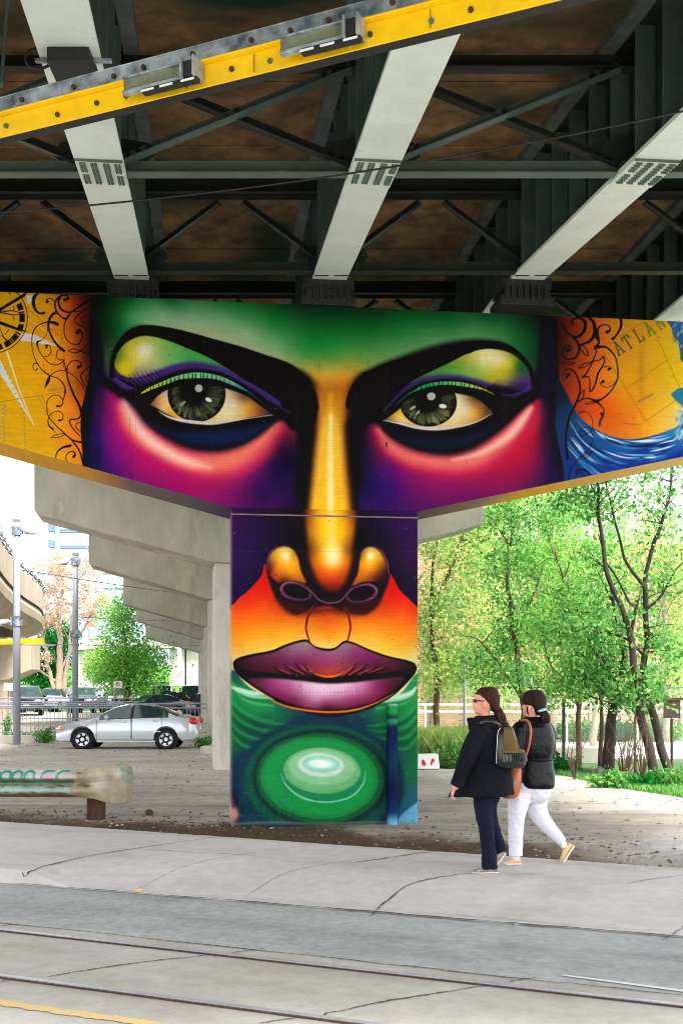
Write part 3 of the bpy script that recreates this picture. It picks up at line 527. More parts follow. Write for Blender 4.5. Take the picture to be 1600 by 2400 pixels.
    P.blob(779, 1303, 20, 27, (252,232,170), .95, 0, 1.4); P.blob(670,1303,9,10,(252,236,190),.8); P.blob(867,1303,8,10,(252,236,190),.8)
    for cx, cy, rot, sgn in ((694,1386,14,1),(847,1391,-14,-1)):
        P.fill(ell(cx, cy, 37, 21, rot), (92,38,70), 4); P.stroke([(cx+sgn*q[0]*1., cy+q[1]) for q in ((34,12),(14,-12),(-14,-22),(-34,-12),(-32,6),(-12,17))], [.3,.8,1.2,1.9,1.,.3], (150,88,104), 1.8, alpha=.85)
        P.fill(ell(cx+sgn*1, cy, 32, 16.5, rot), (8,4,8), 2.5)
    P.stroke([(706,1372),(731,1388),(745,1404),(762,1412),(780,1413),(797,1408),(811,1394),(826,1378)], [.5,.9,1.3,1.5,1.5,1.3,.9,.5], (150,84,106), 2, alpha=.85)
    P.stroke([(733,1424),(722,1442),(717,1466),(719,1484),(725,1502)], [2.6,2.8,2.4,2.4,1.8], (130,20,8), 1.2); P.stroke([(807,1424),(816,1442),(821,1466),(819,1484),(814,1502)], [2.6,2.8,2.4,2.4,1.8], (130,20,8), 1.2)
    P.stroke([(733,1424),(724,1442),(719,1466)], [1,1,.8], (40,6,4), .8); P.stroke([(807,1424),(815,1442),(820,1466)], [1,1,.8], (40,6,4), .8)
    # chin
    P.fill([(500,1575),(545,1570),(600,1620),(765,1680),(918,1640),(975,1580),(1010,1580),(1010,1990),(500,1990)],
      field([(545,1580,10,60,60),(550,1620,12,120,60),(600,1660,20,130,64),(545,1680,8,90,40),(600,1700,8,54,50),(650,1690,10,90,56),(700,1700,8,34,60),(770,1695,8,30,56),(850,1700,8,44,56),(900,1680,16,110,60),(960,1640,30,130,70),(960,1720,8,96,40),(545,1750,12,90,40),(570,1780,6,30,72),(600,1760,8,54,54),(650,1740,8,62,48),(770,1725,8,40,50),(880,1740,8,56,50),(940,1760,10,70,60),(965,1800,10,96,50),
       (560,1850,8,26,66),(560,1900,8,20,40),(600,1900,8,40,66),(660,1915,10,90,60),(750,1915,10,96,50),(850,1915,10,60,70),(900,1880,10,80,60),(900,1820,8,60,66),(940,1850,14,80,70),(965,1880,20,80,110),(600,1830,8,80,50),(640,1840,10,100,44)], 12, 3), 3)
    for j in range(7):
        P.stroke([(540, 1640+j*13),(570, 1668+j*13),(620, 1690+j*11),(680, 1700+j*6)], [2,4,4,1], ((30,150,80),(8,60,44))[j % 2], 4, alpha=.55)
        P.stroke([(978, 1650+j*13),(952, 1676+j*13),(910, 1696+j*9),(860, 1702+j*5)], [2,4,4,1], ((36,150,84),(8,66,44))[j % 2], 4, alpha=.55)
    for k, (rx, ry, c) in enumerate(((66,50,(20,124,60)),(58,42,(58,156,90)),(50,34,(20,110,56)),(42,27,(120,190,140)),(30,18,(170,206,180)))):
        P.stroke([(548-k, 1600+k*3),(560, 1628-k*3),(590, 1652-k*7),(640, 1664-k*9)], [2,5,5,2], c, 3)
        P.stroke([(974, 1608+k),(962, 1636-k*3),(935, 1656-k*6),(880, 1668-k*7)], [2,5,5,2], c, 3)
    for rx, ry, cx, cy, c, sf in ((196,150,752,1835,(8,44,60),8),(180,134,752,1832,(6,70,50),5),(160,116,752,1826,(8,40,40),6),(150,106,750,1824,(6,84,44),4),(138,96,748,1823,(24,120,54),4),(128,88,748,1822,(14,134,62),3),(100,66,754,1814,(18,122,70),2.5),(90,54,754,1806,(80,158,96),2),(88,50,755,1806,(96,166,104),8),(78,42,754,1798,(128,184,134),6),(54,28,752,1793,(190,212,194),4),(44,20,752,1791,(140,196,170),3),(36,14,752,1790,(150,214,196),3),(27,9,751,1790,(228,234,224),3)):
        P.fill(ell(cx, cy, rx, ry, 3), c, sf)
    P.stroke([(658,1812),(672,1842),(710,1870),(765,1880),(820,1868),(850,1838),(856,1808)], [.6,1.6,2.4,1.6,2,1.6,.6], (120,200,160), 1.6, alpha=.9)
    P.stroke([(640,1740),(760,1712),(870,1745),(905,1800)], [1,3,3,1], (10,30,40), 4, alpha=.7)
    P.fill([(500,1860),(545,1868),(600,1900),(640,1925),(700,1930),(700,1990),(500,1990)], field([(540,1870,8,14,20),(580,1900,6,40,60),(620,1920,12,60,66),(560,1930,20,40,60),(680,1930,10,40,80)], 10, 3), 6, alpha=.85)
    P.blob(545,1908,15,18,(196,130,110),.95,0,2); P.blob(541,1880,9,12,(96,30,60),.9,0,2); P.blob(541,1930,12,9,(150,90,100),.9)
    P.fill([(930,1925),(965,1890),(1010,1870),(1010,1990),(925,1990)], (90,156,190), 3); P.blob(900,1905,40,8,(60,50,80),.6)
    rr = random.Random(9)
    for i in range(50):
        x = 560+rr.random()*130; y = 1850+rr.random()*80; P.stroke([(x,y),(x+rr.uniform(-4,4), y+rr.uniform(8,26))], [.4,1.4,.4] if 0 else 1., rr.choice([(10,70,80),(20,100,90),(8,20,50),(30,120,100)]), 1.5, alpha=.35)
    # lips
    P.fill([(546,1558),(554,1544),(585,1534),(636,1524),(670,1510),(704,1500),(721,1500),(738,1514),(765,1520),(786,1517),(806,1502),(827,1505),(861,1520),(908,1537),(956,1548),(974,1558),(974,1575),(952,1602),(918,1633),(874,1656),(823,1670),(765,1673),(711,1667),(663,1650),(619,1626),(582,1602),(554,1578)], K, 1.4)
    P.fill([(554,1558),(562,1548),(590,1539),(640,1529),(672,1515),(705,1505),(722,1506),(740,1519),(767,1526),(788,1521),(807,1507),(828,1510),(862,1525),(908,1542),(954,1553),(966,1560),(950,1570),(900,1577),(850,1580),(800,1584),(765,1586),(730,1582),(680,1580),(620,1576),(575,1570)],
      field([(560,1556,30,8,18),(600,1552,70,18,42),(650,1540,98,34,60),(690,1524,132,88,108),(715,1514,140,108,116),(740,1534,130,54,98),(768,1534,142,74,110),(768,1556,134,42,92),(768,1576,176,56,38),(700,1546,118,28,82),(700,1572,80,18,44),(660,1566,88,18,52),(650,1578,50,12,20),(810,1518,134,90,110),(830,1536,130,36,92),(850,1564,88,18,52),(830,1578,104,34,26),(880,1541,106,30,70),(920,1552,76,22,38),(952,1560,34,10,18),(720,1582,104,34,16),(880,1572,60,12,28)], 7, 3), 2.5)
    for i, (x, y, dx, dy) in enumerate(((640,1562,34,18),(664,1556,40,24),(690,1552,36,30),(712,1556,24,26),(836,1552,-26,30),(860,1556,-36,26),(886,1560,-38,20),(910,1562,-40,14))):
        P.stroke([(x,y),(x+dx*.4, y+dy*.6),(x+dx, y+dy)], [.6,2.2,2.6], K, 2, alpha=.85); P.stroke([(x+dx*.3, y+dy*.2),(x+dx*.7, y+dy*.6),(x+dx*1.2, y+dy)], [.4,1.4,1], (196,70,60), 2, alpha=.7)
    P.stroke([(738,1578),(755,1585),(772,1586),(790,1583),(806,1574)], [.6,2,2.6,2,.6], (222,100,30), 1.8)
    P.stroke([(570,1574),(640,1583),(700,1588),(765,1596),(830,1592),(890,1586),(950,1574)], [4,4,4,5,4,4,4], K, 2.4)
    P.fill([(582,1592),(640,1590),(700,1595),(765,1602),(830,1599),(890,1592),(946,1588),(922,1616),(876,1645),(823,1659),(765,1664),(711,1658),(660,1641),(614,1617)],
      field([(600,1598,80,20,46),(640,1602,140,50,104),(650,1625,126,26,80),(700,1613,186,118,156),(690,1645,100,16,58),(740,1613,214,172,194),(765,1626,212,156,184),(765,1650,130,34,78),(800,1613,210,164,184),(830,1635,158,60,114),(850,1611,184,110,148),(880,1600,130,42,96),(885,1625,120,26,68),(920,1600,62,18,30),(840,1652,84,16,42),(765,1660,50,10,22),(740,1640,184,116,148)], 9, 3), 4)
    for i in range(15):
        x = 715+i*8; P.stroke([(x,1606),(x+(x-772)*.06,1628)], [1.2,.5], (250,226,236), 2, alpha=.4)
    P.stroke([(612,1622),(650,1648),(700,1662),(765,1669),(825,1665),(875,1650),(922,1626)], [.6,1.6,2.4,2.6,2.4,1.6,.6], (206,100,20), 1.6)
def paint_all(U, V, part):
    P = Paint(U, V)
    (paint_beam if part == 'beam' else paint_pier)(P)
    rr = random.Random(44 if part == 'beam' else 45); G = (150,146,138)
    if part == 'beam':
        for u in (500, 318, 690, 905, 1120, 1180, 1445): P.stroke([(u,660),(u+rr.uniform(-1,1),1180)], .5, (120,116,110), .7, alpha=.22)
        for i in range(150): P.blob(rr.uniform(0,1600), rr.uniform(690,1180), rr.uniform(.6,2.2), rr.uniform(.6,1.8), G if rr.random() < .5 else (10,8,10), rr.uniform(.2,.7))
        for i in range(30): x, y = rr.uniform(0,1600), rr.uniform(700,1000); P.stroke([(x,y),(x+rr.uniform(-1,1),y+rr.uniform(15,70))], rr.uniform(.5,1.6), (30,26,24) if rr.random() < .6 else G, 1.6, alpha=.14)
        P.stroke([(905,1038),(906,1046)], 2, (20,10,14), 1.2, alpha=.8)
    else:
        for v in (1292, 1402, 1512, 1622, 1732, 1842): P.stroke([(540,v),(985,v+1)], .5, (110,106,100), .7, alpha=.22)
        for i in range(170):
            y = 1950-730*rr.random()**1.6; P.blob(rr.uniform(538,985), y, rr.uniform(.6,2.4), rr.uniform(.6,2.), G if rr.random() < .6 else (10,8,10), rr.uniform(.2,.75))
        for i in range(60): x, y = rr.uniform(545,975), rr.uniform(1600,1925); P.stroke([(x,y),(x+rr.uniform(-26,26),y+rr.uniform(-7,7))], .4, (150,170,160), .6, alpha=rr.uniform(.12,.4))
        P.stroke([(535,1932),(640,1928),(760,1931),(880,1927),(990,1931)], 3.5, (120,108,90), 4, alpha=.6)
        for x in (544, 978): P.stroke([(x,1200),(x,1940)], 1.2, (170,150,150), 1.6, alpha=.3)
    return np.clip(P.C, 0, 1)
# ---------------------------------------------------------------- the bridge deck overhead
BD = Vector((-.1155, .9933, 0)).normalized(); BX = Vector((BD.y, -BD.x, 0))       # along / across the bridge
def bz(Y): return CAMZ+3.485+.114*min(Y, 13.7)                                      # underside of the girder flanges
def bpt(across, Y, dz=0.):                                                           # point on a line `across` metres right of the centre girder, at depth Y
    base = Vector((-.15, 13.4, 0)); k = (Y-base.y-across*BX.y)/BD.y
    p = base+BX*across+BD*k; p.z = bz(p.y)+dz; return p
M['soffit'] = mat('deck_soffit_boards', (156,120,76), .9, var=.6, scale=2.2, bump=.3, bscale=9, col2=(78,60,40))
def deck_mat():
    m = M['soffit']; n, b = nodes_of(m)
    tc = n.nodes.new('ShaderNodeTexCoord'); nz = n.nodes.new('ShaderNodeTexNoise'); nz.inputs['Scale'].default_value = .55; nz.inputs['Detail'].default_value = 2
    n.links.new(tc.outputs['Object'], nz.inputs['Vector'])
    rp = n.nodes.new('ShaderNodeValToRGB'); rp.color_ramp.elements[0].position = .50; rp.color_ramp.elements[1].position = .66
    n.links.new(nz.outputs[0], rp.inputs[0])
    old = b.inputs['Base Color'].links[0].from_socket
    mx = n.nodes.new('ShaderNodeMix'); mx.data_type = 'RGBA'; mx.inputs[7].default_value = (*lin((10,46,26)), 1)
    n.links.new(rp.outputs[0], mx.inputs[0]); n.links.new(old, mx.inputs[6]); n.links.new(mx.outputs[2], b.inputs['Base Color'])
deck_mat()
M['haunch'] = mat('haunch_concrete', (96,104,100), .9, var=.4, scale=3, bump=.2)
bridge = thing('road_bridge', 'steel girder road bridge passing overhead, pale flanges and dark boarded underside', 'bridge', (0, 13.4, 0))
Y0, Y1 = 2.2, 24.0
def strip(mb, a0, a1, y0, y1, z0, z1, seg=10):
    ys = [y0+(y1-y0)*i/seg for i in range(seg+1)]
    if y0 < 13.7 < y1: ys = sorted(ys+[13.7])
    rings = [[bpt(a0, y, z0), bpt(a1, y, z0), bpt(a1, y, z1), bpt(a0, y, z1)] for y in ys]
    mb.loft(rings)
mb = MB(); strip(mb, -6.6, 6.6, Y0, Y1, 1.22, 1.5); mb.build('deck_slab', M['soffit'], bridge)
mb = MB()
for s in (-1, 1): strip(mb, s*6.45-.16, s*6.45+.16, Y0, Y1, 1.502, 2.4)
mb.build('parapet', M['concrete'], bridge)
GA = (-4.7, -2.36, 0., 2.36, 4.72)
FR = [3.5, 6.75, 9.9, 13.15, 16.6, 20.0, 23.4]
for gi, a in enumerate(GA):
    mb = MB()
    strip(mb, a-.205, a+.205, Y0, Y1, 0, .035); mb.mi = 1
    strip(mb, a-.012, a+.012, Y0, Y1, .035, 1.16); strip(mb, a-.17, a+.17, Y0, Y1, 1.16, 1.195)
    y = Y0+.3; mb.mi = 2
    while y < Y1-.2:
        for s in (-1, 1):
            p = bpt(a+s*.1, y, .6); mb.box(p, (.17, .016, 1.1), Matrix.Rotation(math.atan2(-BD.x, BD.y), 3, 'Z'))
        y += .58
    g = mb.build('girder', [M['steel_pale'], M['steel_dark'], M['steel_mid']], bridge)  # flange, web and stiffener tones carry painted-in light and shade
    mb = MB()
    for s in (-1, 1):
        strip(mb, a+s*.24-.07, a+s*.24+.07, Y0+.1, Y1-.1, 1.14, 1.222, 6)
    mb.build('haunch', M['haunch'], bridge)
    yy = 9.75; p = bpt(a, yy, -.008)
    tilt = Matrix.Rotation(math.atan2(-BD.x, BD.y), 3, 'Z')@Matrix.Rotation(math.atan(.114), 3, 'X')
    mb = MB(); mb.box(p, (.40, .62, .016), tilt)
    mb.mi = 1; mb.box(p+tilt@Vector((0,-.315,-.004)), (.40, .012, .02), tilt)
    mb.mi = 1
    for bx, cols in ((-.155,2),(-.06,2),(.045,2),(.14,2)):
        for c in range(cols):
            for r_ in range(9):
                if abs(bx) > .1 and r_ == 4: continue
                q = p+tilt@Vector((bx+c*.03-.0, -.26+r_*.058, -.016)); mb.box(q, (.024,.026,.018), tilt)
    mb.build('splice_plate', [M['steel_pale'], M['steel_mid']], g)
for fi, y in enumerate(FR):
    for a0, a1 in zip(GA[:-1], GA[1:]):
        fr = MB(); A = a0+.03; B = a1-.03
        pb0, pb1 = bpt(A, y, .08), bpt(B, y, .08); pt0, pt1 = bpt(A, y, 1.02), bpt(B, y, 1.02)
        fr.bar(pb0, pb1, .012, .15); fr.bar(pb0+Vector((0,-.05,-.07)), pb1+Vector((0,-.05,-.07)), .11, .012)
        o = fr.build('bottom_chord', M['steel_mid' if fi < 3 else 'steel_dark'], bridge)  # chord paint drops to the shaded tone from the pier frame on
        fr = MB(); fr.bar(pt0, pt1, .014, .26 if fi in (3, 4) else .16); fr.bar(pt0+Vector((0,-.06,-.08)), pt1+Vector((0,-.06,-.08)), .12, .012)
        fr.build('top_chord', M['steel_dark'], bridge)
        if fi in (3, 4, 5):                                                           # inverted V frames at the pier
            fr = MB(); mid = (pt0+pt1)/2
            for q in (pb0, pb1): fr.bar(q+Vector((0,-.02,.02)), mid+Vector((.0,-.02,-.05))+(q-mid)*.12, .014, .085); fr.bar(q+Vector((0,-.06,-.02)), mid+Vector((.0,-.06,-.09))+(q-mid)*.12, .085, .012)
            fr.mi = 1
            for k in range(4): fr.disc(mid+Vector((-.12+.08*k,-.05,-.03)), .022, .04, (0,1,0), 6)
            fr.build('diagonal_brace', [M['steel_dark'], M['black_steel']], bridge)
        else:
            for q0, q1, dy, mm in ((pb0, pt1, -.05, 'steel_mid'), (pt0, pb1, .03, 'steel_dark')):
                fr = MB(); d = (q1-q0); s0 = q0+d*.06; s1 = q1-d*.06
                fr.bar(s0+Vector((0,dy,0)), s1+Vector((0,dy,0)), .014, .10); fr.bar(s0+Vector((0,dy-.045,-.045)), s1+Vector((0,dy-.045,-.045)), .09, .012)
                if dy < 0:
                    fb = fr; fr.mi = 1
                    for t in (.03,.075,.12,.5,.88,.925,.97): fb.disc(s0+(s1-s0)*t+Vector((0,dy-.02,.01)), .024, .05, (0,1,0), 6)
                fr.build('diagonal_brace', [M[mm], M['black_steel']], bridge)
        for q, sx in ((pb0, 1), (pb1, -1)):
            fr = MB()
            vs = [q+Vector((0,.012,-.09)), q+Vector((sx*.16,.012,-.09)), q+Vector((sx*.42,.012,.12)), q+Vector((sx*.36,.012,.24)), q+Vector((0,.012,.30))]
            fr.add([p for p in vs]+[p+Vector((0,-.014,0)) for p in vs], [(0,1,2,3,4),(9,8,7,6,5)]+[(i,(i+1)%5,(i+1)%5+5,i+5) for i in range(5)])
            fb = fr; fr.mi = 1; fb.disc(q+Vector((sx*.05,-.01,-.03)), .022, .03, (0,1,0), 6); fb.disc(q+Vector((sx*.13,-.01,-.03)), .022, .03, (0,1,0), 6)
            for k in range(3): fb.disc(q+Vector((sx*(.14+.09*k),-.01,.06+.045*k)), .022, .03, (0,1,0), 6)
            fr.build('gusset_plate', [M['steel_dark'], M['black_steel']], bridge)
# seams between the soffit boards: battens standing slightly proud
mb = MB(); y = 1.
while y < 22:
    mb.bar(bpt(-6.4, y, 1.214), bpt(6.4, y, 1.214), .05, .012); y += 1.62
mb.build('soffit_batten', M['soffit'], bridge)

# ---------------------------------------------------------------- the painted pier
PA = Vector((-1.31, 13.25, 0)); PE = Vector((.9923, .1236, 0)); PN = Vector((.1236, -.9923, 0))   # PN faces the camera
CW, TH, ZT = 2.255, .88, 6.30
ZJ = 3.845
def zbot(s):
    if s < 0: return ZJ+.2600*(-s)
    if s > CW: return ZJ+.2235*(s-CW)
    return ZJ
def pp(s, z, t=0.): p = PA+PE*s-PN*t; return (p.x, p.y, z)
def to_px(s, z):
    X = PA.x+PE.x*s; Y = PA.y+PE.y*s
    return CX+F*X/Y, HY-F*(z-CAMZ)/Y
M['mural'] = vcol_mat('painted_concrete', .7, .10, .15, spec=.1)
def painted_sheet(ss, zb, zt, nz, part):
    S = np.repeat(np.array(ss)[:, None], nz, 1); T = np.linspace(0, 1, nz)[None]
    ZB = np.array([zb(s) for s in ss])[:, None]; Z = ZB+(zt-ZB)*T
    U, V = to_px(S.ravel(), Z.ravel())
    col = paint_all(U, V, part)
    X = PA.x+PE.x*S.ravel(); Y = PA.y+PE.y*S.ravel()
    vs = np.stack([X, Y, Z.ravel()], 1)
    n = len(ss); idx = np.arange(n*nz).reshape(n, nz)
    fs = np.stack([idx[:-1,:-1], idx[1:,:-1], idx[1:,1:], idx[:-1,1:]], -1).reshape(-1, 4)
    return vs, fs, col
def add_quads(vs, fs, col, quads):
    V = list(map(tuple, vs)); b = len(V); ex = []; ec = []; ef = []
    for q, c in quads:
        for p, k in zip(q, c if hasattr(c[0], '__len__') else [c]*4): ex.append(p); ec.append([x/255 for x in k])
        ef.append([b+len(ex)-4+i for i in range(4)])
    vs = np.vstack([vs, np.array(ex)]); col = np.vstack([col, np.array(ec)]); fs = np.vstack([fs, np.array(ef)])
    return vs, fs, col
def np_mesh(name, vs, fs, mats, parent=None, col=None, smooth=False):
    o0 = ORG.get(parent.name, Vector((0,0,0))) if parent is not None else Vector((0,0,0))
    me = bpy.data.meshes.new(name); nv, nf = len(vs), len(fs); k = fs.shape[1]
    me.vertices.add(nv); me.vertices.foreach_set('co', (vs-np.array(o0)).astype(np.float32).ravel())
    me.loops.add(nf*k); me.loops.foreach_set('vertex_index', fs.astype(np.int32).ravel())
    me.polygons.add(nf); me.polygons.foreach_set('loop_start', np.arange(nf, dtype=np.int32)*k); me.polygons.foreach_set('loop_total', np.full(nf, k, np.int32))
    if smooth: me.polygons.foreach_set('use_smooth', np.ones(nf, bool))
    me.update(calc_edges=True)
    if col is not None: set_paint(me, col)
    return link(name, me, mats, parent)
pier = thing('bridge_pier', 'concrete hammerhead pier painted with a huge woman\'s face in vivid colours', 'bridge pier', (PA.x+1.12, PA.y+.7, 0))
SL, SR = CW/2-4.9, CW/2+4.9
ss = [SL, -3.3]+list(np.arange(-2.95, 5.75, .0072))+[5.8, SR]
ss = sorted(set(ss))
vs, fs, col = painted_sheet(ss, zbot, ZT, 350, 'beam')
YL = (206,150,30); GY = (120,112,104); PU = (70,40,70)
qs = []
def soff(s0, s1, c0, c1): qs.append(([pp(s0, zbot(s0)), pp(s0, zbot(s0), TH), pp(s1, zbot(s1), TH), pp(s1, zbot(s1))], [c0, c0, c1, c1]))
soff(SL, -2.4, (210,156,20), (204,150,24)); soff(-2.4, -1.7, (204,150,24), (206,140,50)); soff(-1.7, -1.2, (206,140,50), (120,92,90)); soff(-1.2, -.5, (120,92,90), (96,90,96)); soff(-.5, 0, (96,90,96), (80,50,80))
soff(CW, CW+.9, (80,50,60), (130,110,90)); soff(CW+.9, CW+1.4, (130,110,90), (200,150,30)); soff(CW+1.4, SR, (200,150,30), (196,170,110))
for s in (SL, SR): qs.append(([pp(s, zbot(s)), pp(s, ZT), pp(s, ZT, TH), pp(s, zbot(s), TH)], (170,150,110)))
qs.append(([pp(SL, ZT), pp(SR, ZT), pp(SR, ZT, TH), pp(SL, ZT, TH)], (90,88,84)))
for s0, s1 in ((SL, 0), (0, CW), (CW, SR)): qs.append(([pp(s0, zbot(s0), TH), pp(s0, ZT, TH), pp(s1, ZT, TH), pp(s1, zbot(s1), TH)], (128,124,116)))
vs, fs, col = add_quads(vs, fs, col, qs)
np_mesh('cap_beam', vs, fs, M['mural'], pier, col)
ss = list(np.linspace(0, CW, 316))
vs, fs, col = painted_sheet(ss, lambda s: -.35, ZJ, 590, 'pier')
zz = np.linspace(-.35, ZJ, 60); qs = []
def side_paint(z):
    U, V = to_px(0.02, z); return tuple(paint_all(np.array([U]), np.array([V]), 'pier')[0]*255)
cs = [side_paint(z) for z in zz]
for i in range(59):
    a = [x*.6+y*.4 for x, y in zip(cs[i], (190,150,150))]; b = [x*.6+y*.4 for x, y in zip(cs[i+1], (190,150,150))]
    qs.append(([pp(0, zz[i], TH), pp(0, zz[i]), pp(0, zz[i+1]), pp(0, zz[i+1], TH)], [a, a, b, b]))
    qs.append(([pp(CW, zz[i]), pp(CW, zz[i], TH), pp(CW, zz[i+1], TH), pp(CW, zz[i+1])], [cs[i], (150,146,136), (150,146,136), cs[i+1]]))
qs.append(([pp(0, -.35, TH), pp(0, ZJ, TH), pp(CW, ZJ, TH), pp(CW, -.35, TH)], (150,146,136)))
vs, fs, col = add_quads(vs, fs, col, qs)
np_mesh('column', vs, fs, M['mural'], pier, col)
mb = MB()                                                                            # the construction joint, a thin ledge
a = Vector(pp(-.004, 3.765, -.006)); b = Vector(pp(CW+.004, 3.765, -.006)); mb.bar(a, b, .012, .016)
M['joint'] = mat('joint_mortar', (128,104,108), .9, var=.3, scale=8)
mb.build('joint_ledge', M['joint'], pier)
# half-round drain cover on the right of the column
def upx(u, Y=13.45): return ((u-CX)*Y/F-PA.x)/PE.x
s0, s1 = upx(906), upx(929)
n = 260; zz = np.linspace(-.1, 1.5, n); prof = [(s0, 0.), (s0, -.085), (s0+.02, -.115), (s1-.02, -.115), (s1, -.085), (s1, 0.)]
vs = []; cl = []
rr = random.Random(3)
dcol = field([(0,1.5,150,190,150),(0,1.46,20,120,60),(0,1.4,30,150,70),(0,1.33,10,40,60),(0,1.3,40,150,90),(0,1.22,8,30,70),(0,1.1,6,24,70),(0,.8,8,44,80),(0,.5,6,20,56),(0,.2,10,40,90),(0,.08,90,160,200),(0,-.1,120,180,200)], .02, 2)
zc = dcol(np.zeros(n), zz)
for i, z in enumerate(zz):
    for j, (s, t) in enumerate(prof): vs.append(pp(s, z, t-.001)); cl.append(np.clip(zc[i]*(1.0 if j in (2,3) else .8), 0, 1))
idx = np.arange(n*6).reshape(n, 6); fs = np.stack([idx[:-1,:-1], idx[:-1,1:], idx[1:,1:], idx[1:,:-1]], -1).reshape(-1, 4)
vs, fs, cl = add_quads(np.array(vs), fs, np.array(cl), [([pp(s0,1.5,0), pp(s0,1.5,-.085), pp(s1,1.5,-.085), pp(s1,1.5,0)], (150,170,150)), ([pp(s0,1.5,-.085), pp(s0+.02,1.5,-.116), pp(s1-.02,1.5,-.116), pp(s1,1.5,-.085)], (150,170,150))])
np_mesh('drain_cover', vs, fs, M['mural'], pier, cl)
rz = Matrix.Rotation(math.atan2(PE.y, PE.x), 3, 'Z')
for a in GA:
    p = bpt(a, 13.6); 
    if abs(a) > 4.5: continue
    mb = MB(); zt = bz(p.y)-.003
    for z0, z1, w in ((ZT+.003, ZT+.12, .66), (ZT+.12, ZT+.2, .52), (ZT+.2, zt, .6)): mb.box((p.x, p.y, (z0+z1)/2), (w, .5, z1-z0-.001), rz)
    for k in range(-3, 4): mb.box((p.x+k*.08, p.y-.27, ZT+.16), (.02, .06, .17), rz)
    mb.build('bearing', M['black_steel'], pier, bevel=.006)

# ---------------------------------------------------------------- the unpainted piers behind
def back_pier(uc, Y, ztip, zcol, ztop, tip_l, tip_r, vb, label, wcol=2.25, cut=False):
    xl = (uc-CX)*Y/F; zg = CAMZ-(vb-HY)*Y/F
    t = thing('bridge_pier', label, 'bridge pier', (xl+wcol/2, Y, zg), 'bare concrete piers behind the painted one')
    ang = math.atan2(PE.y, PE.x)*1.2; Rm = Matrix.Rotation(ang, 3, 'Z'); o = Vector((xl, Y, 0))
    def L(x, z, y): q = Rm@Vector((x, y, 0)); return (o.x+q.x, o.y+q.y, z)
    mb = MB(); ch = .05
    def prismL(poly, y0, y1):
        n = len(poly); vs = [L(x, z, y0) for x, z in poly]+[L(x, z, y1) for x, z in poly]
        mb.add(vs, [tuple(range(n)), tuple(range(2*n-1, n-1, -1))]+[(i, i+n, (i+1)%n+n, (i+1)%n) for i in range(n)])
    prismL([(0,zg-.4),(wcol,zg-.4),(wcol,zcol-.003),(0,zcol-.003)], .03, 1.17); mb.build('column', M['concrete_pale'], t, bevel=.05)
    mb = MB()
    prismL([(0,zcol),(wcol,zcol),(wcol+tip_r,ztip),(wcol+tip_r,ztop),(-tip_l,ztop),(-tip_l,ztip+.07),(-tip_l+.06,ztip)], 0, 1.2)
    mb.build('cap_beam', M['concrete'], t, bevel=.025)
    return t
back_pier(502, 24., 5.44, 4.48, 7.0, 3.78, 3.75, 1804, 'bare concrete pier directly behind the painted one, its long arm sticking out left')
back_pier(489, 35., 5.66, 4.64, 7.1, 3.7, 3.0, 1757, 'second bare concrete pier in the row, arm lower and farther than the nearest bare one')
back_pier(479, 46., 5.35, 4.46, 7.0, 3.3, 3.0, 1733, 'third bare concrete pier in the row receding behind the painted pier')
back_pier(472, 57., 5.4, 4.5, 7.0, 3.3, 3.0, 1705, 'fourth bare concrete pier in the row, its short arm in shade')
back_pier(466, 72., 5.3, 4.4, 7.0, 3.4, 3.0, 1690, 'farthest bare concrete pier at the end of the row')
# the spans beyond the painted pier
far = thing('bridge_span', 'far spans of the bridge resting on the bare concrete piers', 'bridge', (-3, 50, 0))
mb = MB(); pts = [(PX(500+290,1600,24.3).x, 24.3), (-3.0, 36), (-4.6, 47), (-6.2, 58), (-8.4, 75), (-11, 95)]
pts[0] = (-1.45, 24.3)
rings = [[(x-5.6, y, 8.4), (x+5.6, y, 8.4), (x+5.6, y, 8.7), (x-5.6, y, 8.7)] for x, y in pts]
mb.loft(rings); mb.build('deck_slab', M['concrete'], far)
for a in (-3.6, -1.2, 1.2, 3.6):
    mb = MB(); mb.loft([[(x+a-.2, y, 7.15), (x+a+.2, y, 7.15), (x+a+.2, y, 8.39), (x+a-.2, y, 8.39)] for x, y in pts]); mb.build('girder', M['steel_mid'], far)

# ---------------------------------------------------------------- yellow guard beam, its lights, wires
M['yellow'] = mat('yellow_paint', (236,190,6), .35, var=.12, scale=6, bump=.04, spec=.5)
gb = thing('guard_beam', 'long yellow and galvanised steel beam slung under the bridge above the tram wires', 'beam', (0, 5.9, 5.0))
gp = lambda u, v, z: (lambda Y: Vector(((u-CX)*Y/F, Y, z)))((z-CAMZ)*F/(HY-v))
Pa = gp(-900, 547, 5.0); Pb = gp(1700, -93, 5.0)
dr = (Pb-Pa).normalized(); nr = Vector((-dr.y, dr.x, 0))
if nr.y > 0: nr = -nr
def gseg(off, z, w, h, name, m, bev=.004):
    mb = MB(); mb.bar(Pa+nr*off+Vector((0,0,z)), Pb+nr*off+Vector((0,0,z)), w, h); return mb.build(name, m, gb, bevel=bev)
gseg(0., .066, .012, .128, 'web', M['yellow']); gseg(-.03, .0, .06, .008, 'bottom_flange', M['black_steel'], 0)
gseg(.02, .135, .05, .012, 'top_flange', M['yellow'])
gseg(.01, .188, .02, .094, 'galvanised_rail', M['galv']); gseg(-.03, .240, .10, .010, 'rail_cap', M['galv'])
L_ = (Pb-Pa).length; q = .12; k = 0
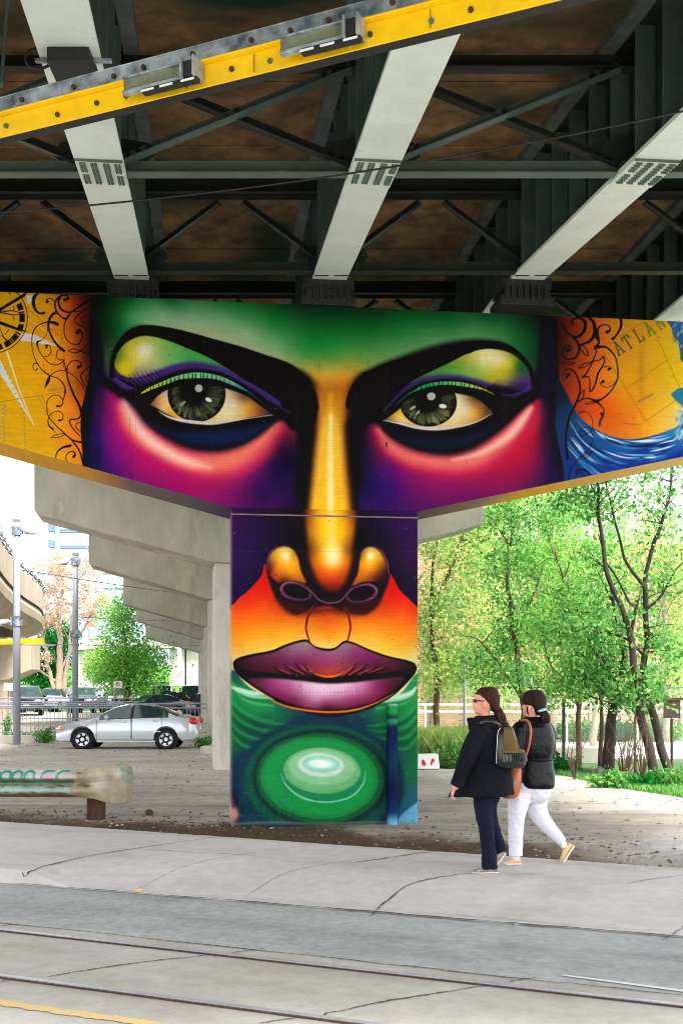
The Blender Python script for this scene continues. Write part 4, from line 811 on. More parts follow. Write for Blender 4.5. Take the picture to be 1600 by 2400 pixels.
while q < L_:
    mb = MB(); p = Pa+dr*q+nr*.006+Vector((0,0,.058+.006*math.sin(k*2.3))); mb.tube([p, p+nr*.014], .0145, 8); mb.build('bolt', M['rust'] if k % 3 else M['steel_mid'], gb)
    mb = MB(); p = Pa+dr*(q+.13)+nr*.020+Vector((0,0,.186+.006*math.sin(k*1.3))); mb.tube([p, p+nr*.016], .0145, 8); mb.build('bolt', M['rust'], gb)
    q += .29+.09*math.sin(k*1.7); k += 1
mb = MB()
def along_(u):
    v = 325-.2465*u; Y = (5.0-CAMZ)*F/(HY-v); return Vector(((u-CX)*Y/F, Y, 5.0))
for u_, w_ in ((440, .012), (598, .012), (1010, .012)):
    Y = 6.2; p = along_(u_)+nr*.012+Vector((0,0,.075)); mb.box(p-Vector((0,0,.01)), (.004,.004,.10))
mb.build('joint_line', M['black_steel'], gb)
M['lamp_glass'] = mat('dull_lamp_glass', (120,126,104), .15, spec=.8, var=.3, scale=12)
for u0, u1, lb in ((308, 482, 'left flat rectangular lamp fixed to the yellow overhead beam'), (672, 860, 'right flat rectangular lamp fixed to the yellow overhead beam')):
    def along(u):
        v = 325-.2465*u; best = None
        Y = (5.0-CAMZ)*F/(HY-v); return Vector(((u-CX)*Y/F, Y, 5.0))
    a, b = along(u0), along(u1)
    lt = thing('beam_lamp', lb, 'lamp', tuple(a), 'lamps on the yellow beam')
    mid = (a+b)/2; d = (b-a)
    mb = MB(); mb.bar(a+nr*.07+Vector((0,0,.075)), a+d*.78+nr*.07+Vector((0,0,.075)), .012, .075); mb.build('glass_panel', M['lamp_glass'], lt)
    mb = MB(); mb.bar(a+nr*.075+Vector((0,0,.034)), a+d*.80+nr*.075+Vector((0,0,.034)), .04, .018); mb.bar(a+nr*.075+Vector((0,0,.117)), a+d*.8+nr*.075+Vector((0,0,.117)), .04, .01); mb.build('frame', M['galv'], lt, bevel=.003)
    mb = MB(); mb.box(b-d*.12+nr*.06+Vector((0,0,.07)), (.06,.09,.09), Matrix.Rotation(math.atan2(dr.y, dr.x), 3, 'Z')); mb.build('ballast_box', M['black_steel'], lt, bevel=.004)
    for k in (.82, .98):
        mb = MB(); mb.box(a+d*k+nr*.07+Vector((0,0,.072)), (.012,.11,.11), Matrix.Rotation(math.atan2(dr.y, dr.x), 3, 'Z')); mb.build('bracket', M['galv'], lt)
    mb = MB(); mb.bar(a+d*.28+nr*.08+Vector((0,0,.008)), b+nr*.08+Vector((0,0,.008)), .04, .024); mb.build('cable_tray', M['black_steel'], lt)
    mb = MB()
    for k in (.27, .52, .8): mb.bar(a+d*k+nr*.102+Vector((0,0,.008)), a+d*(k+.17)+nr*.102+Vector((0,0,.008)), .005, .011)
    mb.build('white_stripe', M['white'], lt)
def wire(name, label, pts, r, m, sag=0., grp=None):
    n = 24; a, b = Vector(pts[0]), Vector(pts[-1]); out = []
    for i in range(n+1):
        t = i/n; p = a.lerp(b, t); p.z -= sag*4*t*(1-t); out.append(p)
    mb = MB(); mb.tube(out, r, 5); o = mb.build(name, m, None, smooth=True); tag(o, label, 'wire', grp); return o
wire('overhead_wire', 'thin dark wire crossing under the bridge from left to right', [PX(-60, 502, 9.0), PX(1700, 238, 8.2)], .008, M['black_steel'], .12)
wire('hanging_rod', 'dark vertical rod hanging at the top left corner of the view', [PX(20, -60, 6.4), PX(4, 205, 6.4)], .012, M['steel_dark'])
jb = thing('junction_box', 'small black box with looped cable clamped under the left pale girder', 'electrical box', tuple(PX(190,170,7.6)))
mb = MB(); p = bpt(-2.36, 7.55, -.06); mb.box(p+Vector((.02,0,0)), (.28,.3,.12)); mb.build('box', M['black_steel'], jb, bevel=.01)
mb = MB(); mb.tube([p+Vector((-.14+.09*math.cos(a)-.06, -.05, .02+.07*math.sin(a))) for a in [i*.5 for i in range(13)]], .010, 6); mb.build('cable_loop', M['black'], jb, smooth=True)
mb = MB(); mb.bar(p+Vector((-.24,.02,.045)), p+Vector((.28,.02,.045)), .03, .02); mb.build('clamp', M['galv'], jb)
# ---------------------------------------------------------------- ground
EX = Vector((.924, -.382, 0)); EN = Vector((.382, .924, 0)); C0 = Vector((-3.14, 10.2, 0))     # kerb line: along / away
def SP(s, t, z): p = C0+EX*s+EN*t; return Vector((p.x, p.y, z))
def wood_noise(x, y, s, seed=0.): return mnoise.noise(Vector((x*s, y*s, seed)))
def ground_mat(name, rough=.95, bump=.5, bs=18., var=.4, vscale=9., speck=.0):
    m = bpy.data.materials.new(name); m.use_nodes = True; n, b = nodes_of(m)
    at = n.nodes.new('ShaderNodeAttribute'); at.attribute_name = 'paint'; tc = n.nodes.new('ShaderNodeTexCoord')
    cur = at.outputs['Color']
    for sc, lo, hi in ((vscale, 1-var, 1+var*.45), (vscale*.16, 1-var*.5, 1+var*.3), (vscale*9, 1-var*.55, 1+var*.5)):
        nz = n.nodes.new('ShaderNodeTexNoise'); nz.inputs['Scale'].default_value = sc; nz.inputs['Detail'].default_value = 8; nz.inputs['Roughness'].default_value = .7
        n.links.new(tc.outputs['Object'], nz.inputs['Vector'])
        mr = n.nodes.new('ShaderNodeMapRange'); mr.inputs[1].default_value = .35; mr.inputs[2].default_value = .65; mr.inputs[3].default_value = lo; mr.inputs[4].default_value = hi
        n.links.new(nz.outputs[0], mr.inputs[0])
        mx = n.nodes.new('ShaderNodeMix'); mx.data_type = 'RGBA'; mx.blend_type = 'MULTIPLY'; mx.inputs[0].default_value = 1
        n.links.new(cur, mx.inputs[6]); n.links.new(mr.outputs[0], mx.inputs[7]); cur = mx.outputs[2]
    n.links.new(cur, b.inputs['Base Color']); b.inputs['Roughness'].default_value = rough; b.inputs['Specular IOR Level'].default_value = .25
    nb = n.nodes.new('ShaderNodeTexNoise'); nb.inputs['Scale'].default_value = bs; nb.inputs['Detail'].default_value = 9; nb.inputs['Roughness'].default_value = .75
    n.links.new(tc.outputs['Object'], nb.inputs['Vector']); bp = n.nodes.new('ShaderNodeBump'); bp.inputs['Strength'].default_value = bump; bp.inputs['Distance'].default_value = .04
    n.links.new(nb.outputs[0], bp.inputs['Height']); n.links.new(bp.outputs[0], b.inputs['Normal'])
    return m
M['dirt'] = ground_mat('dirt', bump=.7, bs=22., var=.22, vscale=5.)
M['asphalt'] = ground_mat('asphalt', bump=.5, bs=120., var=.19, vscale=14.)
M['slab'] = ground_mat('pavement_concrete', bump=.14, bs=40., var=.11, vscale=7.)
M['grass'] = mat('grass_ground', (58,104,34), .9, var=.5, scale=5, bump=.6, bscale=30, col2=(40,66,24))
def heightfield(name, xs, ys, zf, cf, m, label=None):
    X, Y = np.meshgrid(xs, ys, indexing='ij'); n, k = X.shape
    Z = np.array([[zf(x, y) for y in ys] for x in xs]); col = np.array([[cf(x, y) for y in ys] for x in xs]).reshape(-1, 3)/255
    idx = np.arange(n*k).reshape(n, k); fs = np.stack([idx[:-1,:-1], idx[1:,:-1], idx[1:,1:], idx[:-1,1:]], -1).reshape(-1, 4)
    o = np_mesh(name, np.stack([X.ravel(), Y.ravel(), Z.ravel()], 1), fs, m, None, np.clip(col, 0, 1), True)
    return struct(o)
# far ground to the horizon
mb = MB(); mb.add([(-900,-200,-.32),(900,-200,-.32),(900,1500,-.32),(-900,1500,-.32)], [(0,1,2,3)])
struct(mb.build('ground', mat('far_ground', (120,118,104), .95, var=.3, scale=.05), None))
def backedge(x, y):                                           # >0 beyond the back edge of the pavement
    return (x+4.34)*.455+(y-14.1)*.89+.06*math.sin(x*1.7)+.05*wood_noise(x, y, 1.3)
def dirt_z(x, y):
    z = .012*wood_noise(x, y, .9)+.02*wood_noise(x, y, .3, 4)
    b = backedge(x, y)
    if b < .6: z = z*max(0, b/.6)-.02*(1-max(0, min(1, b/.6)))
    d = math.hypot(x+.2, y-13.2)
    z += .05*math.exp(-((x+.2)/1.8)**2-((y-13.0)/.7)**2)
    return z-(.03 if b < -.05 else 0)-(.12 if b < -.5 else 0)
def dirt_c(x, y):
    base = np.array([160,152,140.]); n1 = wood_noise(x*.5, y, .8, 2); n2 = wood_noise(x*.35, y*1.3, 2.4, 5); base = base*(1+.14*n1+.14*n2); q = math.sin((y*.95+x*.12+.5*wood_noise(x, y, .25, 8))*5.2); base = base*(1-.09*max(0, q)**3)
    b = backedge(x, y)
    w = 1-float(sst(.55, 1.5, np.array(b+.55*wood_noise(x, y, 1.5, 7)+.35*wood_noise(x, y, 5., 3)+(.25 if x > 0 else (-.05 if x > -1.6 else min(.45, -.05+(-1.6-x)*.6)))))); w = max(0, min(1, w*(1 if x < 2.0 else max(0, 1-(x-2.0)/.9))))
    base = base*(1-w)+np.array([78,58,38.])*w
    if y > 16: t = min(1, (y-16)/8); base = base*(1-t)+np.array([196,188,176.])*(1+.1*n1)*t
    r = math.exp(-((x-4.2)/1.6)**2-((y-11.6)/1.0)**2); base = base*(1-r)+np.array([186,184,182.])*r
    return base
heightfield('dirt_lot', np.concatenate([np.arange(-26,-12,1.),np.arange(-12,-6,.3),np.arange(-6,7,.1),np.arange(7,26,1.)]), np.concatenate([np.arange(7.5,17,.1),np.arange(17,40,.25),[41]]), dirt_z, dirt_c, M['dirt'])
# pavement: flush with the road through the crossover, a full kerb at the far left
def ramp(s): return max(0, min(1, (s-.25)/.5))
BA, BB = Vector((-4.34, 14.1, 0)), Vector((.89, -.455, 0))
ns = np.concatenate([np.arange(-24,-1,.8), np.arange(-1,8,.1), np.arange(8,24,.8)]); nt_ = 34
vs = []; col = []
for s in ns:
    p0 = C0+EX*s
    # intersect the away direction with the back edge line
    den = EN.x*BB.y-EN.y*BB.x; w = BA-p0; T = (w.x*BB.y-w.y*BB.x)/den; T = max(T, .9)
    for j in range(nt_):
        f = j/(nt_-1); t = T*f
        z = -.118*ramp(s)*(1-sst(0, 1., np.array(t/1.6)))-.0+.004*wood_noise(p0.x+t, p0.y, .7)
        if j == nt_-1: t += .03*wood_noise(s*3., 0, 2.)
        p = p0+EN*t; vs.append((p.x, p.y, float(z)))
        n_ = wood_noise(p.x, p.y, .6, 9); col.append(np.array([192,188,184])*(1+.05*n_)/255)
n_ = len(ns); idx = np.arange(n_*nt_).reshape(n_, nt_); fs = np.stack([idx[:-1,:-1], idx[1:,:-1], idx[1:,1:], idx[:-1,1:]], -1).reshape(-1, 4)
vs = np.array(vs); low = vs[idx[:,0]].copy(); low[:,2] = -.3; low[:,:2] += np.array([EN.x,EN.y])*-.012; b0 = len(vs)
vs = np.vstack([vs, low]); col = np.vstack([np.array(col), np.tile(np.array([[168,158,140]])/255, (n_,1))])
kf = np.stack([np.arange(n_-1)+b0, np.arange(1,n_)+b0, idx[1:,0], idx[:-1,0]], -1)
pv = np_mesh('pavement', vs, np.vstack([fs, kf]), M['slab'], None, col, False); struct(pv); PAVE = pv
M['crack'] = mat('joint_dirt', (76,66,54), .95, var=.4, scale=30)
def pav_z(p):
    s = (p-C0).dot(EX); t = (p-C0).dot(EN)
    return -.118*ramp(s)*(1-float(sst(0, 1., np.array(max(t,0)/1.6))))+.004*wood_noise(C0.x+EX.x*s+t, C0.y+EX.y*s, .7)
rj = random.Random(21)
def pav_marks(P):
    rr = random.Random(14); D = tuple(255*x for x in lin((150,142,132))); Lt = tuple(255*x for x in lin((206,203,200)))
    for i in range(90): x, y = W2(rr.uniform(-50,1650), rr.uniform(1950,2190), 0); P.blob(x, y, rr.uniform(6,70), rr.uniform(4,22), D if rr.random() < .55 else Lt, rr.uniform(.1,.4), -22)
    for k in range(3): P.stroke([W2(1250+k*22,2050,0), W2(1180+k*24,2080,0), W2(1120+k*24,2120,-.05)], 4, Lt, 6, alpha=.3)
    P.stroke([W2(-100,1938,0), W2(540,1962,0), W2(1000,1998,0), W2(1500,2040,0)], 5, D, 14, alpha=.45)
    P.stroke([W2(400,2096), W2(800,2124), W2(1200,2160), W2(1650,2200)], 3, D, 8, alpha=.4)
    P.blob(*W2(1232,2048,0), 16, 8, D, .6)
def crack(name, pxs, w, zf, jit=.012, n=40, m=None, w2=None):
    """thin dirt-filled joint lying in the surface, through points given on the ground"""
    P = cr([(p.x, p.y) for p in pxs], False, max(2, n//len(pxs)+1)) if len(pxs) > 2 else np.array([(pxs[0].x+(pxs[1].x-pxs[0].x)*i/n, pxs[0].y+(pxs[1].y-pxs[0].y)*i/n) for i in range(n+1)])
    mb = MB(); k = len(P); L = []
    for i, (x, y) in enumerate(P):
        a = P[min(i+1,k-1)]-P[max(i-1,0)]; a = a/(np.hypot(*a)+1e-9); nn = np.array([-a[1], a[0]]); j = rj.uniform(-jit, jit)
        ww = w*(.3+rj.random()*.75)*(math.sin(math.pi*min(1,max(0,i/(k-1))))*.5+.5)
        for s in (-1, 1): q = np.array([x, y])+nn*(j+s*ww); L.append((q[0], q[1], zf(Vector((q[0], q[1], 0)))+.005))
    mb.add(L, [(2*i,2*i+1,2*i+3,2*i+2) for i in range(k-1)])
    return mb
def cracks(name, items, m, parent=None):
    mb = MB()
    for pxs, w, zf, jit in items:
        q = crack('', pxs, w, zf, jit); mb.add(q.v, q.f)
    return mb.build(name, m, parent)
G0 = lambda u, v: GP(u, v, 0.); GL = lambda u, v: GP(u, v, -.06)
cracks('pavement_joint', [
  ([GP(54,2064,-.08), GP(60,2048,0), GP(90,2034,0), GP(200,2008,0), GP(325,1988,0), GP(450,1970,0), GP(540,1958,0)], .012, pav_z, .01),
  ([G0(325,1990), G0(440,1997), G0(560,2003), G0(610,2008)], .007, pav_z, .006),
  ([GL(866,2132), GL(890,2110), GL(950,2080), GP(1040,2056,-.02), GP(1130,2046,0)], .011, pav_z, .01),
  ([G0(822,2022), G0(900,2012), G0(980,2000), G0(1036,1995)], .014, pav_z, .012),
  ([GL(320,2070), GL(420,2040), GP(560,2006,-.01), G0(720,1982), G0(770,1975)], .004, pav_z, .004),
  ([GL(575,2086), GL(660,2055), GP(760,2030,-.02), G0(860,2012)], .004, pav_z, .004),
  ([G0(0,1970), G0(120,1955), G0(235,1942)], .004, pav_z, .004), ([G0(1466,2072), G0(1520,2062), G0(1600,2052)], .007, pav_z, .01),
  ([GL(950,2122), GL(1100,2130), GL(1300,2148), GL(1560,2166)], .003, pav_z, .004), ([GL(1550,2185), GL(1600,2158)], .007, pav_z, .008)], M['crack'], pv)
cracks('kerb_gap', [([SP(.2,-.02,-.115), SP(2,-.02,-.115), SP(4,-.02,-.115), SP(5,-.03,-.115), SP(6.6,-.02,-.115), SP(9,-.02,-.115)], .022, lambda p: -.113, .014)], M['crack'], pv)
# road
def flat(name, pts, z, m, c, parent=None, seg=(60,14), cf=None):
    a, b, cc, d = [Vector(p) for p in pts]; vs = []; col = []
    for i in range(seg[0]+1):
        for j in range(seg[1]+1):
            s, t = i/seg[0], j/seg[1]; p = (a*(1-s)+b*s)*(1-t)+(d*(1-s)+cc*s)*t; vs.append((p.x, p.y, z))
            col.append((np.array(cf(p.x, p.y)) if cf else np.array(c))/255*(1+.04*wood_noise(p.x, p.y, .5, 3)))
    n_, k_ = seg[0]+1, seg[1]+1; idx = np.arange(n_*k_).reshape(n_, k_); fs = np.stack([idx[:-1,:-1], idx[1:,:-1], idx[1:,1:], idx[:-1,1:]], -1).reshape(-1, 4)
    return np_mesh(name, np.array(vs), fs, m, parent, np.clip(np.array(col), 0, 1))
ZR = -.12
def road_c(x, y):
    p = Vector((x, y, 0)); t = (p-C0).dot(EN); s = (p-C0).dot(EX)
    k = .5+.5*math.sin(t*5.+.6*wood_noise(s, t, .5)); w = max(0, wood_noise(s*.35, t*1.6, 1., 5))*1.2
    return np.array([172,174,171])*(1-.10*k)*(1-w*.3)+np.array([150,150,148])*w*.3
rd = struct(flat('road', [SP(-26,-.0,0), SP(26,-.0,0), SP(26,-9,0), SP(-26,-9,0)], ZR, M['asphalt'], (0,0,0), seg=(1000,170), cf=road_c))
def repaint(o, fn):
    me = o.data; n = len(me.vertices); co = np.empty(n*3, np.float32); me.vertices.foreach_get('co', co); co = co.reshape(-1, 3)
    a = me.attributes['paint']; c = np.empty(n*4, np.float32); a.data.foreach_get('color', c); c = c.reshape(-1, 4)
    P = Paint(co[:,0]*100., co[:,1]*100.); P.C = c[:,:3].astype(float); fn(P); c[:,:3] = P.C; a.data.foreach_set('color', c.ravel())
W2 = lambda u, v, z=-.12: (lambda q: (q.x*100, q.y*100))(GP(u, v, z))
LIT = (150,150,146); LIT = tuple(255*x for x in lin((176,176,172))); DKS = tuple(255*x for x in lin((118,122,124)))
def road_marks(P):
    rr = random.Random(12)
    for k in range(4): P.stroke([W2(1050+k*16,2176), W2(1046+k*16,2200), W2(1062+k*18,2225), W2(1100+k*22,2248), W2(1150+k*24,2262)], 2.2, LIT, 2.5, alpha=.5)
    for k in range(4): P.stroke([W2(930+k*18,2212), W2(926+k*18,2228), W2(940+k*18,2246)], 2.2, LIT, 2.5, alpha=.35)
    P.stroke([W2(1090,2185), W2(1200,2205), W2(1330,2225), W2(1480,2250)], 7, LIT, 9, alpha=.35)
    P.stroke([W2(1245,2248), W2(1300,2256)], 5, LIT, 6, alpha=.6)
    for a, b, w in ((2100,2150,14),(2135,2205,20),(2120,2260,10)): P.stroke([W2(-200,a), W2(500,(a+b)/2-8), W2(1000,b), W2(1700,b+70)], w, LIT, 22, alpha=.28)
    for i in range(60): x, y = W2(rr.uniform(-50,1650), rr.uniform(2090,2320)); P.blob(x, y, rr.uniform(8,60), rr.uniform(4,16), LIT if rr.random() < .5 else DKS, rr.uniform(.1,.35), -22)
repaint(rd, road_marks); repaint(PAVE, pav_marks)
T0 = GP(-20,2161,ZR+.004); T1 = GP(1620,2337,ZR+.004); td = (T1-T0).normalized(); tn = Vector((td.y, -td.x, 0))
if tn.y > 0: tn = -tn
trk = struct(flat('tram_track_slab', [T0-td*20, T1+td*20, T1+td*20+tn*6.5, T0-td*20+tn*6.5], ZR+.004, M['slab'], (172,168,158), seg=(500,60)))
def trk_marks(P):
    rr = random.Random(15); D = tuple(255*x for x in lin((140,134,120))); Lt = tuple(255*x for x in lin((190,188,182))); Rst = tuple(255*x for x in lin((130,96,60)))
    for i in range(70): x, y = W2(rr.uniform(-50,1650), rr.uniform(2180,2400)); P.blob(x, y, rr.uniform(5,50), rr.uniform(3,14), D if rr.random() < .6 else Lt, rr.uniform(.15,.4), -23)
    for a, b in (((0,2186),(1600,2365)),((0,2295),(800,2400))): P.stroke([W2(*a), W2(*b)], 3, Rst, 7, alpha=.35)
repaint(trk, trk_marks)
M['rail_top'] = mat('worn_rail_steel', (176,180,188), .35, .35, var=.1, scale=10)
M['rail_groove'] = mat('rail_groove', (84,70,56), .9, var=.4, scale=30, col2=(128,92,56))
for nm, a, b in (('tram_rail', GP(0,2182,ZR), GP(1600,2361,ZR)), ('tram_rail', GP(0,2291,ZR), GP(800,2396,ZR))):
    d = (b-a).normalized(); nn = Vector((-d.y, d.x, 0)); A = a-d*18; B = a+d*26
    t = thing(nm, ('far' if b.y > 5.8 else 'near')+' tram rail set flush in the concrete track slab', 'rail', tuple(a), 'tram rails in the road')
    mb = MB()
    def st_(o0, o1, z): mb.add([A+nn*o0+Vector((0,0,z)), B+nn*o0+Vector((0,0,z)), B+nn*o1+Vector((0,0,z)), A+nn*o1+Vector((0,0,z))], [(0,1,2,3)])
    st_(-.03, .038, ZR+.0085-ZR*0); mb.v = [(p[0],p[1],ZR+.008) for p in mb.v]; mb.build('groove', M['rail_groove'], t)
    mb = MB(); mb.bar(A+nn*.012+Vector((0,0,.012)), B+nn*.012+Vector((0,0,.012)), .034, .006); mb.build('rail_head', M['rail_top'], t)
    mb = MB(); mb.bar(A-nn*.034+Vector((0,0,.011)), B-nn*.034+Vector((0,0,.011)), .010, .004); mb.build('guard_lip', M['rust'], t)
zt = lambda p: ZR+.004
gt = lambda u, v: GP(u, v, ZR)
cracks('slab_joint', [([gt(112,2292), gt(200,2277), gt(330,2258), gt(486,2241)], .011, zt, .006), ([gt(540,2238), gt(560,2233), gt(620,2226)], .009, zt, .006), ([gt(800,2372), gt(900,2350), gt(1010,2333), gt(1140,2312)], .011, zt, .006),
  ([gt(1190,2304), gt(1210,2300), gt(1260,2293)], .009, zt, .006), ([gt(0,2303), gt(30,2299)], .009, zt, .004), ([gt(0,2173), gt(44,2167)], .009, zt, .004), ([gt(610,2402), gt(640,2396), gt(700,2388)], .009, zt, .006), ([gt(756,2388), gt(765,2378), gt(800,2372)], .008, zt, .006)], M['crack'], trk)
cracks('slab_edge', [([T0-td*4, T0+td*2, T0+td*4, T1, T1+td*4], .012, lambda p: ZR+.004, .012)], M['crack'], trk)
M['road_white'] = mat('road_marking_white', (206,206,202), .8, var=.15, scale=40); M['road_yellow'] = mat('road_marking_yellow', (214,176,100), .8, var=.3, scale=30, col2=(190,168,130))
mb = MB(); a, b = gt(1318,2288), gt(1760,2345); d = (b-a).normalized(); nn = Vector((-d.y,d.x,0)); mb.add([a-nn*.012, a+nn*.02, b+nn*.03, b-nn*.03], [(0,1,2,3)]); mb.v = [(p[0],p[1],ZR+.006) for p in mb.v]; mb.build('white_line', M['road_white'], rd)
mb = MB(); a, b = gt(-200,2325), gt(420,2412); d = (b-a).normalized(); nn = Vector((-d.y,d.x,0)); k = 60; L = []
for i in range(k+1):
    p = a+(b-a)*i/k; L += [p-nn*(.045+.012*rj.uniform(-1,1)), p+nn*(.045+.012*rj.uniform(-1,1))]
mb.add(L, [(2*i,2*i+1,2*i+3,2*i+2) for i in range(k)]); mb.v = [(p[0],p[1],ZR+.009) for p in mb.v]; mb.build('yellow_line', M['road_yellow'], trk)
# raised ground beyond the lot, left, and the paving beyond the fence, right
def hill_z(x, y):
    z = .42+.2*wood_noise(x, y, .05)
    if y > 88: z += (y-88)*.11*(1 if x < 0 else .3)
    return z
def hill_c(x, y):
    if y > 84+2*wood_noise(x, y, .2): return np.array([66,112,36])*(1+.2*wood_noise(x, y, .6))
    return np.array([150,146,138])
heightfield('parking_lot', np.arange(-46,1,1.), np.arange(40.6,130,1.), hill_z, hill_c, M['slab'])
rw_ = thing('retaining_wall', 'low pale concrete wall at the far side of the dirt lot, behind the silver car', 'wall', (-14, 40.3, 0))
mb = MB(); mb.box((-14.5,40.35,.28), (33,.4,.66)); mb.build('wall', M['concrete_pale'], rw_, bevel=.02); mb = MB(); mb.box((-14.5,40.35,.635), (33.1,.5,.06)); mb.build('coping', M['concrete_pale'], rw_, bevel=.015)
kb = struct(MB().box((-13.5,37.4,.09), (31,.3,.34)).build('kerb', M['concrete_pale'], None, bevel=.02))
mb = MB(); mb.add([(2.8,25.5,.035),(30,25.5,.035),(30,39,.035),(2.8,39,.035)], [(0,1,2,3)]); struct(mb.build('paved_yard', mat('yard_paving', (214,210,204), .9, var=.06, scale=.6, bump=.2), None))
mb = MB(); mb.add([(1.,39,.05),(60,39,.05),(60,160,.05),(1.,160,.05)], [(0,1,2,3)]); struct(mb.build('lawn', M['grass'], None))
# loose stones
def stone(mb, c, r, rnd, sq=.6):
    n = 6; pts = []
    for i in range(4):
        ph = -math.pi/2+math.pi*(i+.5)/4
        pts.append([Vector((c[0]+r*math.cos(ph)*math.cos(2*math.pi*j/n)*rnd.uniform(.75,1.15), c[1]+r*math.cos(ph)*math.sin(2*math.pi*j/n)*rnd.uniform(.75,1.15), c[2]+r*sq*math.sin(ph)*rnd.uniform(.8,1.1))) for j in range(n)])
    mb.loft(pts)
rs = random.Random(4)
mb = MB(); mb2 = MB()
for i in range(5200):
    x = rs.uniform(-6, 5.5); y = rs.uniform(9.9, 15.5); b = backedge(x, y)
    if b < .06 or (rs.random() > math.exp(-b/1.0)) or (-1.35 < x < 1.0 and y > 13.2): continue
    (mb if rs.random() < (.85 if x < 1.9 else .35) else mb2).add(*(lambda q: (q.v, q.f))((lambda q: (stone(q, (x, y, dirt_z(x, y)+.004), rs.uniform(.008,.026), rs), q)[1])(MB())))
tag(mb.build('gravel', mat('gravel_brown', (96,78,58), .9, var=.5, scale=14), None), 'loose brown gravel and mulch along the back of the pavement', 'gravel', kind='stuff')
tag(mb2.build('gravel', mat('gravel_grey', (158,150,140), .9, var=.3, scale=14), None), 'loose grey gravel scattered round the painted pier', 'gravel', kind='stuff')
mb = MB(); rs2 = random.Random(77)
for i in range(2600):
    y = 11+26*rs2.random()**1.5; x = rs2.uniform(-.36, .36)*y*1.05; b = backedge(x, y)
    if b < .3 or (-1.4 < x < 1.1 and 13 < y < 14.6) or wood_noise(x, y, .45, 6) < rs2.uniform(-.5, .6): continue
    a = rs2.uniform(0, 3.14); l = rs2.uniform(.012, .05)*(.6+y/26); w_ = l*rs2.uniform(.25, .7); c, s_ = math.cos(a), math.sin(a); z = dirt_z(x, y)+.004; h = rs2.uniform(.003, .014)
    mb.add([(x+c*l, y+s_*l, z), (x-s_*w_, y+c*w_, z), (x-c*l, y-s_*l, z), (x+s_*w_, y-c*w_, z), (x, y, z+h)], [(0,1,4),(1,2,4),(2,3,4),(3,0,4)])
tag(mb.build('dirt_crumbs', mat('dirt_crumbs', (92,80,66), .95, var=.5, scale=9), None), 'small dark crumbs of earth and chippings strewn over the dirt lot', 'gravel', kind='stuff')
for k, (u, v, r, lb) in enumerate(((350,1909,.075,'dark lump of earth on the dirt between guardrail and pier'), (1408,1815,.17,'grey block of stone at the edge of the grass'), (1590,1825,.2,'dark boulder in the grass at the right edge'), (733,1925,.035,'small pale stone at the foot of the painted pier'), (610,1925,.03,'smaller white stone left of centre at the foot of the painted pier'))):
    p = GP(u, v); mb = MB(); stone(mb, (p.x, p.y, r*.3), r, rs, .7)
    tag(mb.build('rock', mat('rock', (70,64,58) if k in (0,2) else (120,118,112) if k == 1 else (190,184,172), .9, var=.3, scale=10), None, bevel=.01), lb, 'rock')
mb = MB(); p = GP(325,2089,ZR); mb.ell((p.x, p.y, ZR+.012), (.04,.02,.012)); tag(mb.build('litter', mat('litter_yellow', (230,170,60), .6), None, smooth=True), 'small yellow scrap lying in the gutter by the kerb', 'litter')
mb = MB(); p = GP(1218,2166,ZR); mb.box((p.x, p.y, ZR+.006), (.09,.05,.006)); tag(mb.build('litter', M['white'], None), 'small white paper scrap lying at the pavement edge', 'litter')
# ---------------------------------------------------------------- trees and plants
M['bark'] = mat('bark_brown', (92,70,54), .95, var=.45, scale=14, bump=.6, bscale=40, streak=.3)
M['bark_dark'] = mat('bark_dark', (54,42,36), .95, var=.45, scale=14, bump=.6, bscale=40, streak=.3)
M['bark_pale'] = mat('bark_pale', (168,150,132), .95, var=.3, scale=14, bump=.4, streak=.3)
LG = leaf_mat('leaves_green', [(36,118,44),(66,156,60),(100,182,84),(48,138,52),(150,202,112)])
LY = leaf_mat('leaves_spring', [(96,172,76),(140,196,92),(204,204,104),(112,184,84),(214,212,140)])
LD = leaf_mat('leaves_deep_green', [(30,110,44),(48,136,50),(70,156,56),(36,120,40)])
LF = leaf_mat('leaves_fresh_green', [(60,150,54),(92,190,74),(130,208,92),(170,220,110)], .55)
LB = leaf_mat('leaves_bronze', [(190,156,124),(212,182,150),(176,136,100),(222,200,178)], .35)
def leaves(name, cen, size, m, parent, rng, asp=.55):
    n = len(cen); a = rng.normal(size=(n,3)); a /= np.linalg.norm(a, axis=1)[:,None]
    b = rng.normal(size=(n,3)); b -= a*(a*b).sum(1)[:,None]; b /= np.linalg.norm(b, axis=1)[:,None]
    sz = (size*rng.uniform(.55, 1.35, n))[:,None]; bend = np.cross(a, b)*sz*.18
    vs = np.stack([cen+a*sz, cen+b*sz*asp+bend, cen-a*sz, cen-b*sz*asp+bend], 1).reshape(-1, 3)
    fs = np.arange(4*n).reshape(n, 4)
    return np_mesh(name, vs, fs, m, parent)
